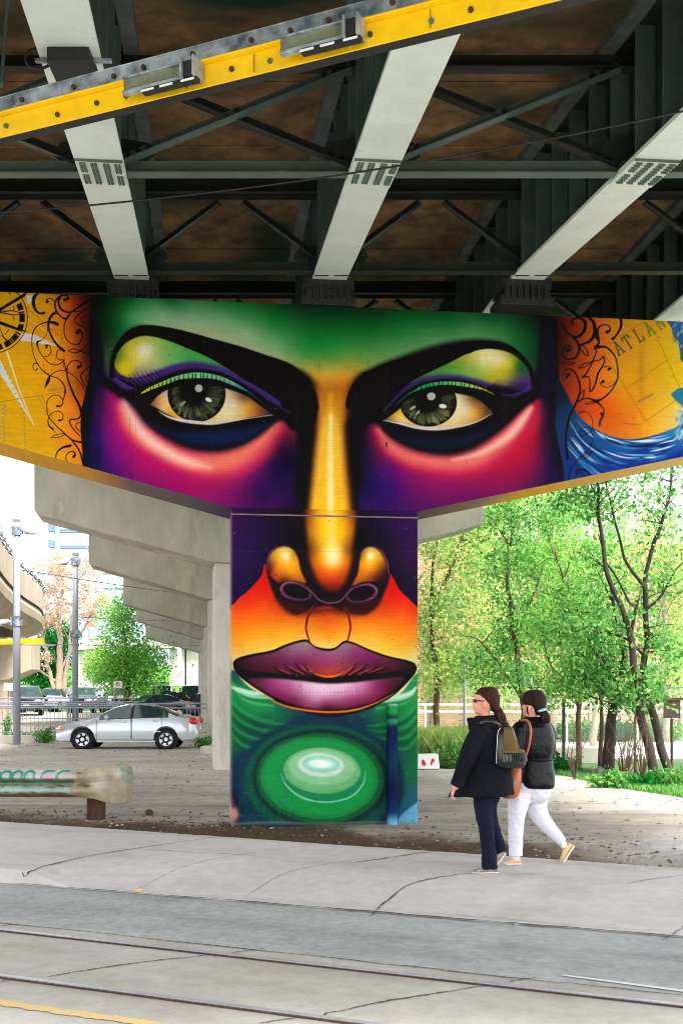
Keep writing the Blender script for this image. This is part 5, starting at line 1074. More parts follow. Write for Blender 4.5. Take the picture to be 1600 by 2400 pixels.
def tree(name, label, stems, blobs, ntw, nleaf, size, lm, bm_, seed, group=None, spread=.22, cat='tree', twig=.012, bare=0.):
    """stems: list of (points, r0, r1); blobs: list of (centre, (rx,ry,rz), weight)"""
    rng = np.random.default_rng(seed); rd_ = random.Random(seed)
    base = stems[0][0][0]; t = thing(name, label, cat, tuple(base), group)
    mb = MB(); sp = []
    for pts, r0, r1 in stems:
        P = cr([tuple(p) for p in pts], False, 5) if len(pts) > 2 else np.array([tuple(p) for p in pts])
        P = P+np.array([[mnoise.noise(Vector(p)*1.7+Vector((seed,0,0)))*r0*.8, 0, 0] for p in P])
        mb.tube([Vector(p) for p in P], list(np.linspace(r0, r1, len(P))), 7)
        k0 = int(len(P)*.35); sp += [(Vector(p), r0+(r1-r0)*i/len(P)) for i, p in enumerate(P) if i >= k0]
    W = np.array([b[2] for b in blobs], float); W /= W.sum(); cen = []; lm = lm
    for i in range(ntw):
        c, r, _ = blobs[rng.choice(len(blobs), p=W)]
        d = rng.normal(size=3); d /= np.linalg.norm(d); d *= rng.uniform(.25, 1.)**.5
        tgt = Vector((c[0]+d[0]*r[0], c[1]+d[1]*r[1], c[2]+d[2]*r[2]))
        cand = sorted(sp, key=lambda q: (q[0]-tgt).length+max(0, q[0].z-tgt.z)*1.5)[:6]; s, rs_ = rd_.choice(cand)
        L = (tgt-s).length; mid = s.lerp(tgt, .5)+Vector((rd_.uniform(-.1,.1)*L, rd_.uniform(-.1,.1)*L, rd_.uniform(.0,.14)*L))
        P = cr([tuple(s), tuple(mid), tuple(tgt)], False, 4); r0 = min(rs_*.6, twig*(1+L*.5))
        mb.tube([Vector(p) for p in P], [r0, r0*.6, r0*.25], 4, caps=False)
        if len(sp) < 600 and i % 3 == 0: sp += [(Vector(p), r0*.6) for p in P[3:]]
        if rd_.random() < bare: continue
        k = max(1, int(nleaf*rd_.uniform(.4, 1.5)))
        tt = rng.uniform(.35, 1.05, k)
        ip = np.stack([np.interp(tt, np.linspace(0, 1, len(P)), P[:, j]) for j in range(3)], 1)
        cen.append(ip+rng.normal(size=(k,3))*spread*np.array([1,1,.7]))
    mb.build('trunk', bm_, t, smooth=True, fix=False)
    leaves('crown', np.vstack(cen), size, lm, t, rng)
    return t
def pxs(Y, *pts): return [PX(u, v, Y) for u, v in pts]
def bl(u, v, Y, ru, rv, rd=1., w=1.): return (PX(u, v, Y), (ru*Y/F, rd, rv*Y/F), w)
G1 = 'trees beyond the dirt lot'
tree('tree', 'slender dark forked tree rising from the grass nearest the right edge, two leaning trunks', [
  (pxs(20.8,(1538,1838),(1518,1765),(1505,1690),(1500,1640),(1488,1575),(1478,1490),(1470,1455),(1433,1382),(1413,1292),(1403,1202),(1397,1110),(1400,1040)), .10, .02),
  (pxs(21.2,(1566,1815),(1547,1750),(1531,1685),(1516,1640),(1509,1590),(1511,1488),(1515,1427),(1511,1374),(1513,1341),(1531,1276),(1552,1215),(1568,1145),(1580,1060)), .09, .02),
  (pxs(21.1,(1511,1374),(1503,1366),(1462,1309),(1446,1243),(1421,1149),(1415,1080)), .04, .012),
  (pxs(20.9,(1478,1490),(1495,1400),(1478,1419),(1440,1345),(1421,1317),(1400,1250)), .035, .01),
  (pxs(21.0,(1511,1540),(1470,1500),(1430,1485),(1370,1480),(1310,1478)), .03, .01), (pxs(21.0,(1515,1427),(1545,1400),(1580,1340),(1620,1300)), .03, .01)],
  [bl(1400,1150,21,120,70,1.2,1.4), bl(1540,1150,21,80,90,1.2,1.5), bl(1560,1330,21,70,90,1.1,1.), bl(1350,1490,21,110,45,.9,1.5), bl(1440,1420,21.5,80,60,1.,.8), bl(1500,1620,21,70,50,.8,1.4), bl(1570,1510,21,50,70,.9,.9)], 200, 26, .050, LG, M['bark_dark'], 3, G1, spread=.17)
tree('tree', 'thick dark leaning trunk behind the fence, left of the forked pair by the right edge', [
  (pxs(22.5,(1420,1828),(1421,1779),(1435,1716),(1442,1676),(1446,1610),(1458,1540),(1450,1440),(1420,1330)), .15, .03), (pxs(22.4,(1446,1610),(1420,1560),(1380,1500),(1350,1420)), .05, .012)],
  [bl(1440,1600,22.5,90,60,1.,1.5), bl(1380,1480,23,100,70,1.,1.5), bl(1430,1330,23,90,90,1.2,1.2), bl(1300,1560,22.5,70,50,.8,.8)], 150, 24, .050, LG, M['bark_dark'], 5, G1, spread=.18)
tree('tree', 'thin straight trunk with a gnarled foot just left of the thick dark trunk', [(pxs(23,(1404,1824),(1406,1761),(1408,1694),(1412,1600),(1404,1520),(1390,1420)), .055, .02)],
  [bl(1400,1560,23,60,60,.9,1.), bl(1370,1420,23.5,70,80,1.,1.)], 80, 30, .05, LG, M['bark'], 7, G1, spread=.2)
tree('tree', 'pale slender tree just right of the woman in white trousers', [(pxs(24,(1353,1820),(1353,1739),(1354,1660),(1357,1593),(1350,1500),(1330,1400),(1300,1290)), .07, .02), (pxs(24,(1354,1660),(1330,1600),(1290,1560),(1270,1500)), .03, .01)],
  [bl(1310,1600,24,70,50,1.,1.), bl(1290,1440,24,80,80,1.2,1.4), bl(1320,1300,25,90,80,1.2,1.2)], 150, 24, .050, LF, M['bark'], 9, G1, spread=.2)
tree('tree', 'thin brown trunk between the thick dark tree and the forked pair', [(pxs(22,(1487,1838),(1488,1770),(1486,1700),(1490,1650),(1480,1600)), .035, .015)], [bl(1490,1620,22,45,35,.6,1.)], 34, 20, .045, LG, M['bark'], 11, G1, spread=.15)
tree('tree', 'light yellow-green tree just right of the painted pier, behind the thin metal post', [(pxs(31,(1020,1760),(1024,1600),(1010,1480),(1035,1380),(1070,1300),(1095,1220)), .10, .025), (pxs(31,(1010,1480),(1012,1380),(1020,1290),(1040,1200)), .06, .02)],
  [bl(1040,1560,31,70,70,1.4,1.3), bl(1010,1420,31,60,80,1.4,1.), bl(1080,1270,31,100,70,1.6,1.1), bl(1130,1420,31,80,80,1.5,.9), bl(1110,1560,31,80,60,1.5,1.1)], 300, 34, .060, LY, M['bark'], 13, G1, spread=.28)
tree('tree', 'bushy mid green tree on the right, directly above the walkers', [(pxs(27,(1228,1790),(1222,1640),(1205,1500),(1190,1380),(1195,1280),(1200,1180)), .09, .02), (pxs(27,(1205,1500),(1240,1420),(1270,1330),(1290,1240)), .045, .012), (pxs(27,(1222,1640),(1170,1560),(1120,1500),(1080,1490)), .03, .01)],
  [bl(1180,1560,27,110,60,1.3,1.6), bl(1230,1450,27,90,70,1.3,1.6), bl(1200,1310,27,100,80,1.4,1.2), bl(1280,1200,27,110,60,1.4,1.1), bl(1160,1200,27.5,70,40,1.2,.7)], 300, 28, .052, LG, M['bark'], 15, G1, spread=.22)
tree('tree', 'tall yellow-green tree far back behind the others, filling the gap under the beam', [(pxs(36,(1290,1740),(1285,1560),(1275,1400),(1290,1250),(1300,1120)), .13, .03), (pxs(36,(1275,1400),(1230,1320),(1200,1220)), .06, .02)],
  [bl(1280,1180,36,120,70,2,1.3), bl(1240,1330,36,120,90,2,1.5), bl(1350,1330,36,100,100,2,1.2), bl(1290,1500,36,130,80,2,1.1)], 340, 30, .075, LY, M['bark_pale'], 17, G1, spread=.34)
tree('tree', 'pale twiggy tree far back at the right edge with few leaves', [(pxs(34,(1560,1740),(1562,1560),(1555,1420),(1570,1300),(1590,1180)), .11, .02), (pxs(34,(1555,1420),(1510,1340),(1490,1240)), .05, .015)],
  [bl(1560,1560,34,90,90,1.6,1.2), bl(1540,1300,34,100,110,1.6,.9), bl(1600,1420,34,60,120,1.6,1.)], 230, 26, .066, LY, M['bark_pale'], 19, G1, spread=.3, bare=.3)
tree('tree', 'grey branched tree far back between the light green tree and the brick wall', [(pxs(40,(1080,1740),(1086,1560),(1090,1420),(1070,1300),(1060,1180)), .10, .02), (pxs(40,(1090,1420),(1120,1330),(1160,1240)), .05, .015)],
  [bl(1080,1260,40,90,70,2,1.), bl(1140,1180,40,90,50,2,1.), bl(1160,1340,40,50,60,2,.6)], 230, 34, .08, LY, M['bark_pale'], 23, G1, spread=.34)
for k, (u, Y, top, sd, lm_, lb) in enumerate(((1010,37,1200,101,LY,'yellow-green tree standing close behind the column edge, before the brick wall'),(1165,34,1150,102,LF,'mid green tree between the brick wall and the bushy tree in the middle'),(1390,33,1140,103,LF,'full mid green tree behind the thick dark trunk'),(1490,42,1200,104,LY,'hazy yellow-green tree far behind the forked pair of trunks'),(1590,38,1330,105,LG,'green tree low at the right edge behind the chain-link fence'),(1745,30,1100,106,LG,'green tree standing just outside the right edge, its twigs reaching in'))):
    tree('tree', lb, [(pxs(Y,(u,1760),(u+4,1620),(u-6,1500),(u+6,1380),(u,top+60)), .12, .02), (pxs(Y,(u-6,1500),(u+30,1400),(u+50,1300)), .05, .015)],
      [bl(u,1600,Y,85,55,1.8,1.), bl(u-10,1480,Y,85,70,1.8,1.3), bl(u+20,1340,Y,90,80,1.8,1.3), bl(u,top+50,Y,80,60,1.8,1.)], 260, 17, .058+Y*.0006, lm_, M['bark_pale'], sd, G1, spread=.36, bare=.3, twig=.016)
# left side
G2 = 'trees beyond the parking lot'
tree('tree', 'tall pale tree with bronze young leaves behind the parked cars, between the lamp poles', [(pxs(78,(140,1628),(142,1540),(138,1440),(150,1360),(160,1300)), .28, .05), (pxs(78,(150,1628),(160,1540),(172,1440),(190,1340)), .2, .04), (pxs(78,(128,1628),(110,1540),(92,1450),(85,1380)), .16, .04), (pxs(78,(140,1580),(180,1500),(215,1440),(240,1390)), .12, .03), (pxs(78,(136,1600),(80,1560),(70,1530)), .10, .03)],
  [bl(120,1340,78,55,50,3,1.), bl(180,1330,78,60,45,3,1.2), bl(220,1410,78,45,40,3,.9), bl(100,1420,78,45,60,3,.9), bl(160,1420,78,70,50,3,1.), bl(90,1540,78,50,40,3,.4)], 420, 17, .11, LB, M['bark_pale'], 31, G2, spread=.26, twig=.03, bare=.12)
tree('tree', 'full bright green tree at the far side of the parking lot, beside the bare piers', [(pxs(66,(300,1650),(302,1590),(296,1520),(290,1450)), .2, .05)],
  [bl(300,1590,66,75,55,2.2,1.8), bl(285,1520,66,55,50,2.2,1.4), bl(280,1450,66,38,35,1.8,.8), bl(340,1550,66,45,50,2.,1.), bl(255,1570,66,35,45,2.,.8), bl(290,1415,66,22,25,1.2,.35)], 420, 24, .10, LF, M['bark'], 33, G2, spread=.55)
tree('tree', 'dark green bush growing on the bank behind the bronze-leaved tree', [(pxs(86,(120,1620),(118,1560),(115,1500)), .15, .05)],
  [bl(120,1540,86,45,50,2.2,1.5), bl(100,1590,86,50,35,2.2,1.), bl(150,1500,86,25,35,2.,.6), bl(112,1470,86,22,24,2.,.4)], 200, 34, .13, LD, M['bark'], 35, G2, spread=.42)
tree('tree', 'small light green bush standing on the bank left of the full green tree', [(pxs(92,(235,1600),(232,1570),(230,1540)), .12, .04)], [bl(232,1560,92,30,35,2.2,1.)], 80, 28, .13, LY, M['bark'], 37, G2, spread=.4)
# shrubs and herbs
def shrub(label, c, r, n, size, m, seed, name='shrub', group=None, cat='shrub'):
    rng = np.random.default_rng(seed); t = thing(name, label, cat, tuple(c), group)
    mb = MB(); rd_ = random.Random(seed); cen = []
    for i in range(max(6, n//40)):
        a = rd_.uniform(0, 6.28); k = rd_.random()**.5; tip = Vector((c[0]+r[0]*k*math.cos(a), c[1]+r[1]*k*math.sin(a), c[2]+r[2]*rd_.uniform(.5, 1.)*(1.1-k*.5)))
        mb.tube([Vector(c)+Vector((0,0,-.03)), Vector(c).lerp(tip, .5)+Vector((0,0,r[2]*.1)), tip], [.012,.004], 4)
        tt = rng.uniform(.25, 1.02, 40)[:,None]; cen.append(np.array(c)*(1-tt)+np.array(tip)*tt+rng.normal(size=(40,3))*size*1.3)
    mb.build('stem', M['bark'], t, fix=False); P = np.vstack(cen); P[:,2] = np.maximum(P[:,2], c[2]+.01); leaves('foliage', P, size, m, t, rng)
    return t
shrub('green leafy bush at the grass edge, just right of the painted pier', GP(1062,1800), (.42,.35,.62), 1700, .042, LG, 41)
shrub('dark green ivy clump climbing behind the pier-side bush', GP(1092,1772), (.5,.35,.8), 1400, .05, LD, 42)
shrub('tall loose shrub beside the thin metal post', GP(1135,1776), (.45,.3,1.1), 1100, .045, LG, 43)
shrub('low leafy bush right behind the woman in white trousers', GP(1312,1812), (.45,.3,.36), 1500, .05, LD, 44)
shrub('broad-leaved bush in the grass below the dark leaning trunk', GP(1432,1846), (.4,.25,.26), 1300, .045, LG, 45)
shrub('leafy weed clump below the forked pair of trunks', GP(1516,1848), (.4,.25,.2), 1000, .045, LD, 46)
shrub('light green nettle clump at the right edge of the view', GP(1580,1846), (.38,.3,.36), 1300, .045, LG, 47)
shrub('small weed by the kerb left of the silver car, right under the first lamp pole', GP(33,1738), (.2,.15,.3), 240, .05, LG, 48)
shrub('low weed clump between the first lamp pole and the silver car', GP(75,1740), (.55,.2,.45), 500, .05, LG, 49)
shrub('tall thin weed at the far left by the kerb', GP(15,1736), (.12,.1,1.1), 200, .05, LG, 50)
shrub('weed tuft at the kerb to the right of the silver car', GP(478,1752), (.3,.15,.35), 260, .05, LG, 51)
shrub('bushy weed against the front of the silver car', GP(108,1742), (.45,.2,.6), 400, .05, LG, 52)
# grass
def grass(name, label, n, region, h, m, seed, zf=lambda x, y: 0.):
    rng = np.random.default_rng(seed); vs = []; k = 0
    while k < n:
        x, y = rng.uniform(region[0], region[1]), rng.uniform(region[2], region[3])
        w = region[4](x, y)
        if rng.random() > w: continue
        hh = h*rng.uniform(.4, 1.3)*(.5+.5*w); a = rng.uniform(0, 6.28); wd = .008+.006*rng.random(); l = rng.normal(size=2)*hh*.35; z = zf(x, y)-.01
        dx, dy = math.cos(a)*wd, math.sin(a)*wd
        vs += [(x-dx,y-dy,z),(x+dx,y+dy,z),(x+l[0]*.5+dx*.6,y+l[1]*.5+dy*.6,z+hh*.6),(x+l[0],y+l[1],z+hh)]; k += 1
    vs = np.array(vs); return tag(np_mesh(name, vs, np.arange(len(vs)).reshape(-1,4), m, None), label, 'grass', kind='stuff')
def gedge(x):                                            # depth of the front edge of the grass, right
    return np.interp(x, [1.2,2.,3.3,3.9,4.3,4.6,4.9,5.4,6.5,9.], [23.6,24.6,25.0,24.4,22.6,20.2,18.4,17.2,16.3,15.6])
heightfield('grass_patch', np.concatenate([np.arange(1.2,4,.2),np.arange(4,6,.05),np.arange(6,12,.2)]), np.linspace(0, 1, 14), lambda x, y: 0, lambda x, y: (60,104,36), M['grass'])
gp_o = bpy.data.objects['grass_patch']; me = gp_o.data
for v in me.vertices:
    f = v.co.y; x = v.co.x; y0 = gedge(x)+.25*wood_noise(x, 0, 2.); v.co.y = y0+(28.5-y0)*f*.9; v.co.z = .0+.05*sst(0,.25,np.array(f))+.02*wood_noise(x, v.co.y, 2.) if f > 0 else -.03
grass('grass', 'bright green grass and low herbs along the right edge of the dirt lot', 44000, (1.3, 9.0, 15.6, 26.5, lambda x, y: 0 if y < gedge(x)+.08 else math.exp(-((y-gedge(x))/3.6)**2)), .11, LG, 61)
grass('tall_grass', 'pale dry tall grass beside the painted pier in front of the board fence', 9000, (1.6, 4.2, 25, 29, lambda x, y: .9), .75, LY, 62)
grass('bank_grass', 'vivid green grass covering the bank behind the parking lot', 16000, (-34, -8, 84, 100, lambda x, y: .9), .45, LG, 63, hill_z)
for k, (u, lb) in enumerate(((1255,'dark hedge clump at the far edge of the yard, behind the white-trousered woman'),(1340,'hedge clump at the far edge of the yard, right of the dark green fence post'),(1440,'hedge clump at the far edge of the yard, behind the thick dark trunk'),(1545,'hedge clump at the far edge of the yard, beneath the rusty board'))):
    shrub(lb, PX(u, 1738, 37.5), (.95,.5,.85), 1900, .075, LG if k % 2 else LD, 90+k)
# bare saplings in front of the fence
for i, (u, h, lb) in enumerate(((1345,.9,'bare leafless sapling low in front of the pale slender tree'), (1386,.55,'short broken brown stump of a sapling between two trunks'), (1460,1.2,'tangle of bare brown twigs right of the thick dark trunk'), (1505,1.0,'bare grey forked twig shrub in front of the chain-link fence'))):
    rd_ = random.Random(70+i); p = GP(u, 1836-8*(i == 0)); t = thing('bare_shrub', lb, 'shrub', tuple(p)); mb = MB()
    for k in range((9,2,16,12)[i]):
        a = rd_.uniform(0, 6.28); e = p+Vector((math.cos(a)*h*.45*rd_.random(), math.sin(a)*.2, h*rd_.uniform(.5,1.)))
        m_ = p.lerp(e, .5)+Vector((rd_.uniform(-.1,.1),0,.05)); mb.tube([p, m_, e], [.014,.004], 4)
        for q in range(3): s = m_.lerp(e, rd_.random()); mb.tube([s, s+Vector((rd_.uniform(-.2,.2), rd_.uniform(-.1,.1), rd_.uniform(.05,.25)))*h], [.005,.002], 3)
    mb.build('branches', M['bark'], t, fix=False)
# ---------------------------------------------------------------- fences, walls, buildings on the right
M['wire'] = mat('fence_wire', (150,152,150), .5, .5)
cf = thing('chain_link_fence', 'grey chain-link fence running behind the tree trunks on the right', 'fence', (6, 24.6, 0))
mb = MB(); x0, x1, z1 = 4.2, 9.2, 1.75; Yf = 24.9; st = .075; n = int((x1-x0+z1)/st)
for i in range(n):
    for s in (1, -1):
        a = x0-z1*(s > 0)+i*st if s > 0 else x0+i*st
        if s > 0: xa, xb, za, zb = a, a+z1, 0.03, z1
        else: xa, xb, za, zb = a, a-z1, 0.03, z1
        def clip(xa, za, xb, zb):
            if xa < x0: za += (zb-za)*(x0-xa)/(xb-xa) if xb != xa else 0; xa = x0
            if xa > x1: za += (zb-za)*(x1-xa)/(xb-xa); xa = x1
            return xa, za
        if max(xa, xb) < x0 or min(xa, xb) > x1: continue
        A = clip(xa, za, xb, zb); B = clip(xb, zb, xa, za)
        mb.tube([(A[0], Yf, A[1]), (B[0], Yf+.002*s, B[1])], .004, 3, caps=False)
mb.build('wire_mesh', M['wire'], cf, fix=False)
for x in (4.25, 6.0, 7.8, 9.2): MB().tube([(x,Yf+.02,-.1),(x,Yf+.02,1.85)], .025, 8).build('post', M['steel_dark'], cf)
MB().tube([(x0,Yf+.02,1.78),(x1,Yf+.02,1.78)], .018, 8).build('top_rail', M['steel_mid'], cf)
M['boards'] = mat('pale_boards', (216,190,162), .8, var=.15, scale=3, bump=.1)
bf = thing('board_fence', 'pale horizontal board fence behind the trees on the right', 'fence', (8, 38.5, 0)); xa = 2.8
for i in range(9): MB().box((9.5,38.6,.24+i*.2),(13.4,.03,.17)).build('board', M['boards'], bf)
for i in range(8): MB().box((3.1+i*1.85,38.54,.95),(.11,.08,1.9)).build('post', M['concrete_pale'], bf)
rl = thing('pipe_railing', 'white two-pipe railing standing in front of the board fence', 'railing', (8, 34.5, 0))
for z in (1.32,1.1): MB().tube([(2.2,34.5,z),(12,34.5,z)], .035, 8).build('rail', M['white'], rl)
for i in range(5): MB().tube([(2.6+i*2.2,34.5,0),(2.6+i*2.2,34.5,1.32)], .035, 8).build('post', M['white'], rl)
mp_ = thing('metal_post', 'thin grey metal post in the shrubs, just right of the painted pier', 'post', (3.2,29,0)); p = GP(1088,1772); MB().tube([p, p+Vector((0,0,2.55))], .04, 8).build('pole', M['pole'], mp_); MB().tube([p+Vector((0,0,2.55)), p+Vector((0,0,2.58))], .05, 8).build('cap', M['galv'], mp_)
for u, v0, v1, r, lb in ((1320,1795,1640,.035,'dark green fence post standing alone right behind the woman in white trousers'), (1241,1700,1632,.02,'thin black stake leaning between the two walkers\' heads')):
    Y = 24.; tt = thing('fence_post', lb, 'post', tuple(PX(u,v0,Y))); MB().tube([PX(u,v0,Y), PX(u-(8 if r < .03 else 0),v1,Y)], r, 8).build('pole', M['steel_dark'], tt); MB().ell(PX(u-(8 if r < .03 else 0),v1,Y), (r*1.2,r*1.2,r)).build('cap', M['steel_dark'], tt)
cw = MB(); cw.box((5.15,25.6,.2),(1.6,.35,.45)); tag(cw.build('concrete_block', M['concrete'], None, bevel=.04), 'weathered grey concrete block behind the bush next to the white trousers', 'block')
cb = thing('concrete_block', 'small white concrete block sprayed with red graffiti, beside the painted pier', 'block', tuple(GP(1004,1803)))
p = GP(1004,1803); mb = MB(); mb.prism([(p.x-.24,0),(p.x+.24,0),(p.x+.21,.33),(p.x-.22,.32)], p.y, p.y+.35); mb.build('block', M['white'], cb, bevel=.02)
M['red_paint'] = mat('red_spray', (190,50,40), .7, var=.3, scale=20)
for dx, dz, rx in ((-.12,.17,.035),(-.10,.12,.05),(.09,.19,.04),(.06,.13,.025)): MB().ell((p.x+dx,p.y-.001,dz),(rx,.003,.045)).build('graffiti', M['red_paint'], cb)
def brick_mat(name, c1, c2, mo, sc=1.):
    m = bpy.data.materials.new(name); m.use_nodes = True; n, b = nodes_of(m); br = n.nodes.new('ShaderNodeTexBrick'); tc = n.nodes.new('ShaderNodeTexCoord')
    mp = n.nodes.new('ShaderNodeMapping'); mp.inputs['Rotation'].default_value = (R(90),0,0); n.links.new(tc.outputs['Object'], mp.inputs[0]); n.links.new(mp.outputs[0], br.inputs['Vector'])
    br.inputs['Color1'].default_value = (*lin(c1),1); br.inputs['Color2'].default_value = (*lin(c2),1); br.inputs['Mortar'].default_value = (*lin(mo),1); br.inputs['Scale'].default_value = sc; br.inputs['Mortar Size'].default_value = .012
    br.inputs['Brick Width'].default_value = .24; br.inputs['Row Height'].default_value = .085
    n.links.new(br.outputs[0], b.inputs['Base Color']); b.inputs['Roughness'].default_value = .9; return m
M['brick'] = brick_mat('red_brick', (206,120,82), (186,98,70), (214,190,166))
bb = thing('brick_building', 'orange-red brick building half hidden behind the trees on the right', 'building', (8, 46, 0))
MB().box((9.2,50,3.9),(12.4,8,7.9)).build('wall', M['brick'], bb)
MB().box((9.2,50,7.95),(12.7,8.3,.2)).build('cornice', M['concrete_pale'], bb)
M['window'] = glass_mat('dark_window_glass', (60,74,84))
for x in (4.6,7.4,10.2,13):
    for z in (2.3,5.4):
        w = MB().box((x,45.985,z),(1.,.06,1.5)).build('window', M['white'], bb); MB().box((x,45.95,z),(.84,.04,1.34)).build('pane', M['window'], w)
pb = thing('pale_building', 'pale blue-white building glimpsed through the twigs at the right edge', 'building', (27, 90, 0))
M['pale_wall'] = mat('pale_wall', (150,160,176), .7, var=.05)
MB().box((27,90,8),(10,8,16)).build('wall', M['pale_wall'], pb)
for i in range(5):
    for k in range(3): w = MB().box((23.5+i*1.8,85.98,7+k*3.2),(1.3,.08,1.9)).build('window', M['galv'], pb); MB().box((23.5+i*1.8,85.93,7+k*3.2),(1.1,.06,1.7)).build('pane', M['window'], w)
rb = thing('rusty_board', 'dark rusty board with a ragged top rail hanging behind the right-edge tree', 'board', tuple(PX(1570,1660,22)))
M['rust_board'] = mat('rusty_board', (66,44,34), .9, var=.4, scale=12)
a, b = PX(1548,1640,22.3), PX(1640,1636,22.3); MB().bar(a, b, .06, .05).build('top_rail', M['rust_board'], rb); MB().box((PX(1573,1662,22.3)),(.33,.03,.36)).build('panel', M['rust_board'], rb)
mb = MB()
for i in range(14): q = a.lerp(b, i/14); mb.tube([q, q+Vector((0,0,.06))], .008, 4)
mb.build('wire_spikes', M['rust_board'], rb); MB().tube([PX(1573,1684,22.32), PX(1573,1684,22.32)-Vector((0,0,1.3))], .03, 6).build('leg', M['rust_board'], rb)

# ---------------------------------------------------------------- left background
def pole(label, u, v0, v1, Y, w, lamps):
    b = PX(u, v0, Y); t0 = PX(u, v1, Y); r = w/2*Y/F
    t = thing('lamp_pole', label, 'pole', tuple(b), 'pale grey lamp poles')
    MB().tube([b-Vector((0,0,.3)), t0], [r*1.08, r*.96], 16).build('pole', M['pole'], t, smooth=True)
    MB().tube([t0-Vector((0,0,.02)), t0+Vector((0,0,.05))], r*1.12, 16).build('cap', M['galv'], t)
    for v, side, long_ in lamps:
        c = PX(u, v, Y); bd = MB().tube([c-Vector((0,0,.16)), c+Vector((0,0,.16))], r*1.25, 12).build('band', M['galv'], t)
        for s in (-1,1): MB().box(c+Vector((s*r*1.45,0,0)), (.06,.12,.26)).build('lug', M['galv'], bd)
        if long_:
            lp = MB(); e = c+Vector((side*(r+.32),-.1,-.05)); lp.ell(e, (.24,.13,.10), 14, 8, Matrix.Rotation(R(14*side), 3, 'Y')); lp.build('lamp_head', M['white'], t, smooth=True)
            MB().ell(e+Vector((0,0,-.05)), (.17,.1,.055)).build('lens', M['galv'], t, smooth=True); MB().tube([c+Vector((side*r,0,.02)), e+Vector((-side*.12,0,0))], .03, 8).build('arm', M['galv'], t)
        else: MB().box(c+Vector((side*(r+.1),-.05,-.05)), (.1,.12,.12)).build('bracket', M['galv'], t)
pole('near tall pale grey pole at the left edge with two lamp heads', 40, 1722, 1220, 36., 16.5, [(1243,1,True),(1456,-1,True)])
pole('second pale grey pole, rising behind the nose of the silver car', 177, 1700, 1300, 43., 13.5, [(1316,-1,True),(1487,1,False)])
wire('span_wire', 'upper thin wire strung from the near lamp pole past the second one', [PX(47,1334,36), PX(560,1404,52)], .014, M['galv'], .1)
wire('span_wire', 'middle thin wire strung from the second lamp pole towards the bare piers', [PX(183,1446,43), PX(500,1456,56)], .014, M['galv'], .05)
wire('span_wire', 'lowest thin wire strung from the end of the short yellow beam to the bare piers', [PX(110,1510,40), PX(500,1512,60)], .014, M['galv'], .05)
# curved ramp
ramp_ = thing('curved_ramp', 'curved concrete road ramp with rounded edge at the left edge of the view', 'ramp', (-14, 46, 0))
pl_ = cr([(-8.2,24),(-9.6,30),(-11.7,38),(-13.6,47),(-15.1,56),(-17.2,62.5),(-21.5,67),(-28,70)], False, 6)
def sweep(prof, name, m, smooth=False):
    rings = []
    for i, (x, y) in enumerate(pl_):
        d = pl_[min(i+1,len(pl_)-1)]-pl_[max(i-1,0)]; d /= np.hypot(*d); nn = np.array([-d[1], d[0]])      # towards the left / inside
        dz = -.0*y
        rings.append([Vector((x+nn[0]*o, y+nn[1]*o, z+dz)) for o, z in prof])
    mb = MB(); mb.loft(rings); return mb.build(name, m, ramp_, smooth=smooth)
M['ramp_conc'] = mat('ramp_concrete', (188,172,150), .85, var=.22, scale=.5, bump=.15, bscale=6, streak=.4)
sweep([(.0,5.9),(.02,7.0),(.3,7.0),(.32,5.9)], 'parapet', M['ramp_conc'])
sweep([(.06,5.86),(.0,5.6),(.03,5.25),(.2,4.95),(.6,4.78),(1.2,4.72),(1.25,5.86)], 'fascia', M['ramp_conc'])
sweep([(1.25,5.5),(9.,5.5),(9.,5.86),(1.25,5.86)], 'deck_slab', M['concrete'])
sweep([(2.2,4.4),(2.75,4.4),(2.75,4.44),(2.5,4.44),(2.5,5.5),(2.46,5.5),(2.46,4.44),(2.2,4.44)], 'girder', M['steel_mid'])
sweep([(.03,5.872),(-.015,5.872),(-.015,5.90),(.03,5.90)], 'joint_line', M['black_steel'])
for z in (7.28,7.5): 
    mb = MB(); mb.tube([(x-.15, y, z) for x, y in pl_], .05, 6); mb.build('handrail', M['steel_dark'], ramp_)
for i in range(0, len(pl_), 1):
    x, y = pl_[i]; mb = MB(); mb.tube([(x-.15,y,6.95),(x+.1,y,7.2),(x-.15,y,7.52)], .06, 6); mb.build('rail_post', M['galv'], ramp_)
rp_ = thing('ramp_pier', 'beige concrete pier cap under the curved ramp at the left edge', 'bridge pier', (-17, 50, 0))
MB().prism([(PX(-160,0,50).x,3.95),(PX(73,0,50).x,3.95),(PX(73,0,50).x,2.75),(PX(20,0,50).x,2.3),(PX(-160,0,50).x,1.9)], 50, 51.6).build('cap_beam', M['ramp_conc'], rp_, bevel=.04)
MB().box((PX(-60,0,50).x,50.8,1.3),(3.,1.4,2.6)).build('column', M['ramp_conc'], rp_)
yb = thing('guard_beam', 'short yellow beam end poking out beneath the curved ramp at far left', 'beam', tuple(PX(40,1505,40)))
MB().bar(PX(-120,1506,40), PX(104,1503,40), .12, .24).build('web', M['yellow'], yb, bevel=.01); MB().bar(PX(-120,1497,39.8), PX(60,1496,39.8), .1, .05).build('top_rail', M['galv'], yb); MB().bar(PX(60,1512,39.9), PX(130,1512,39.9), .08, .06).build('arm', M['pole'], yb)
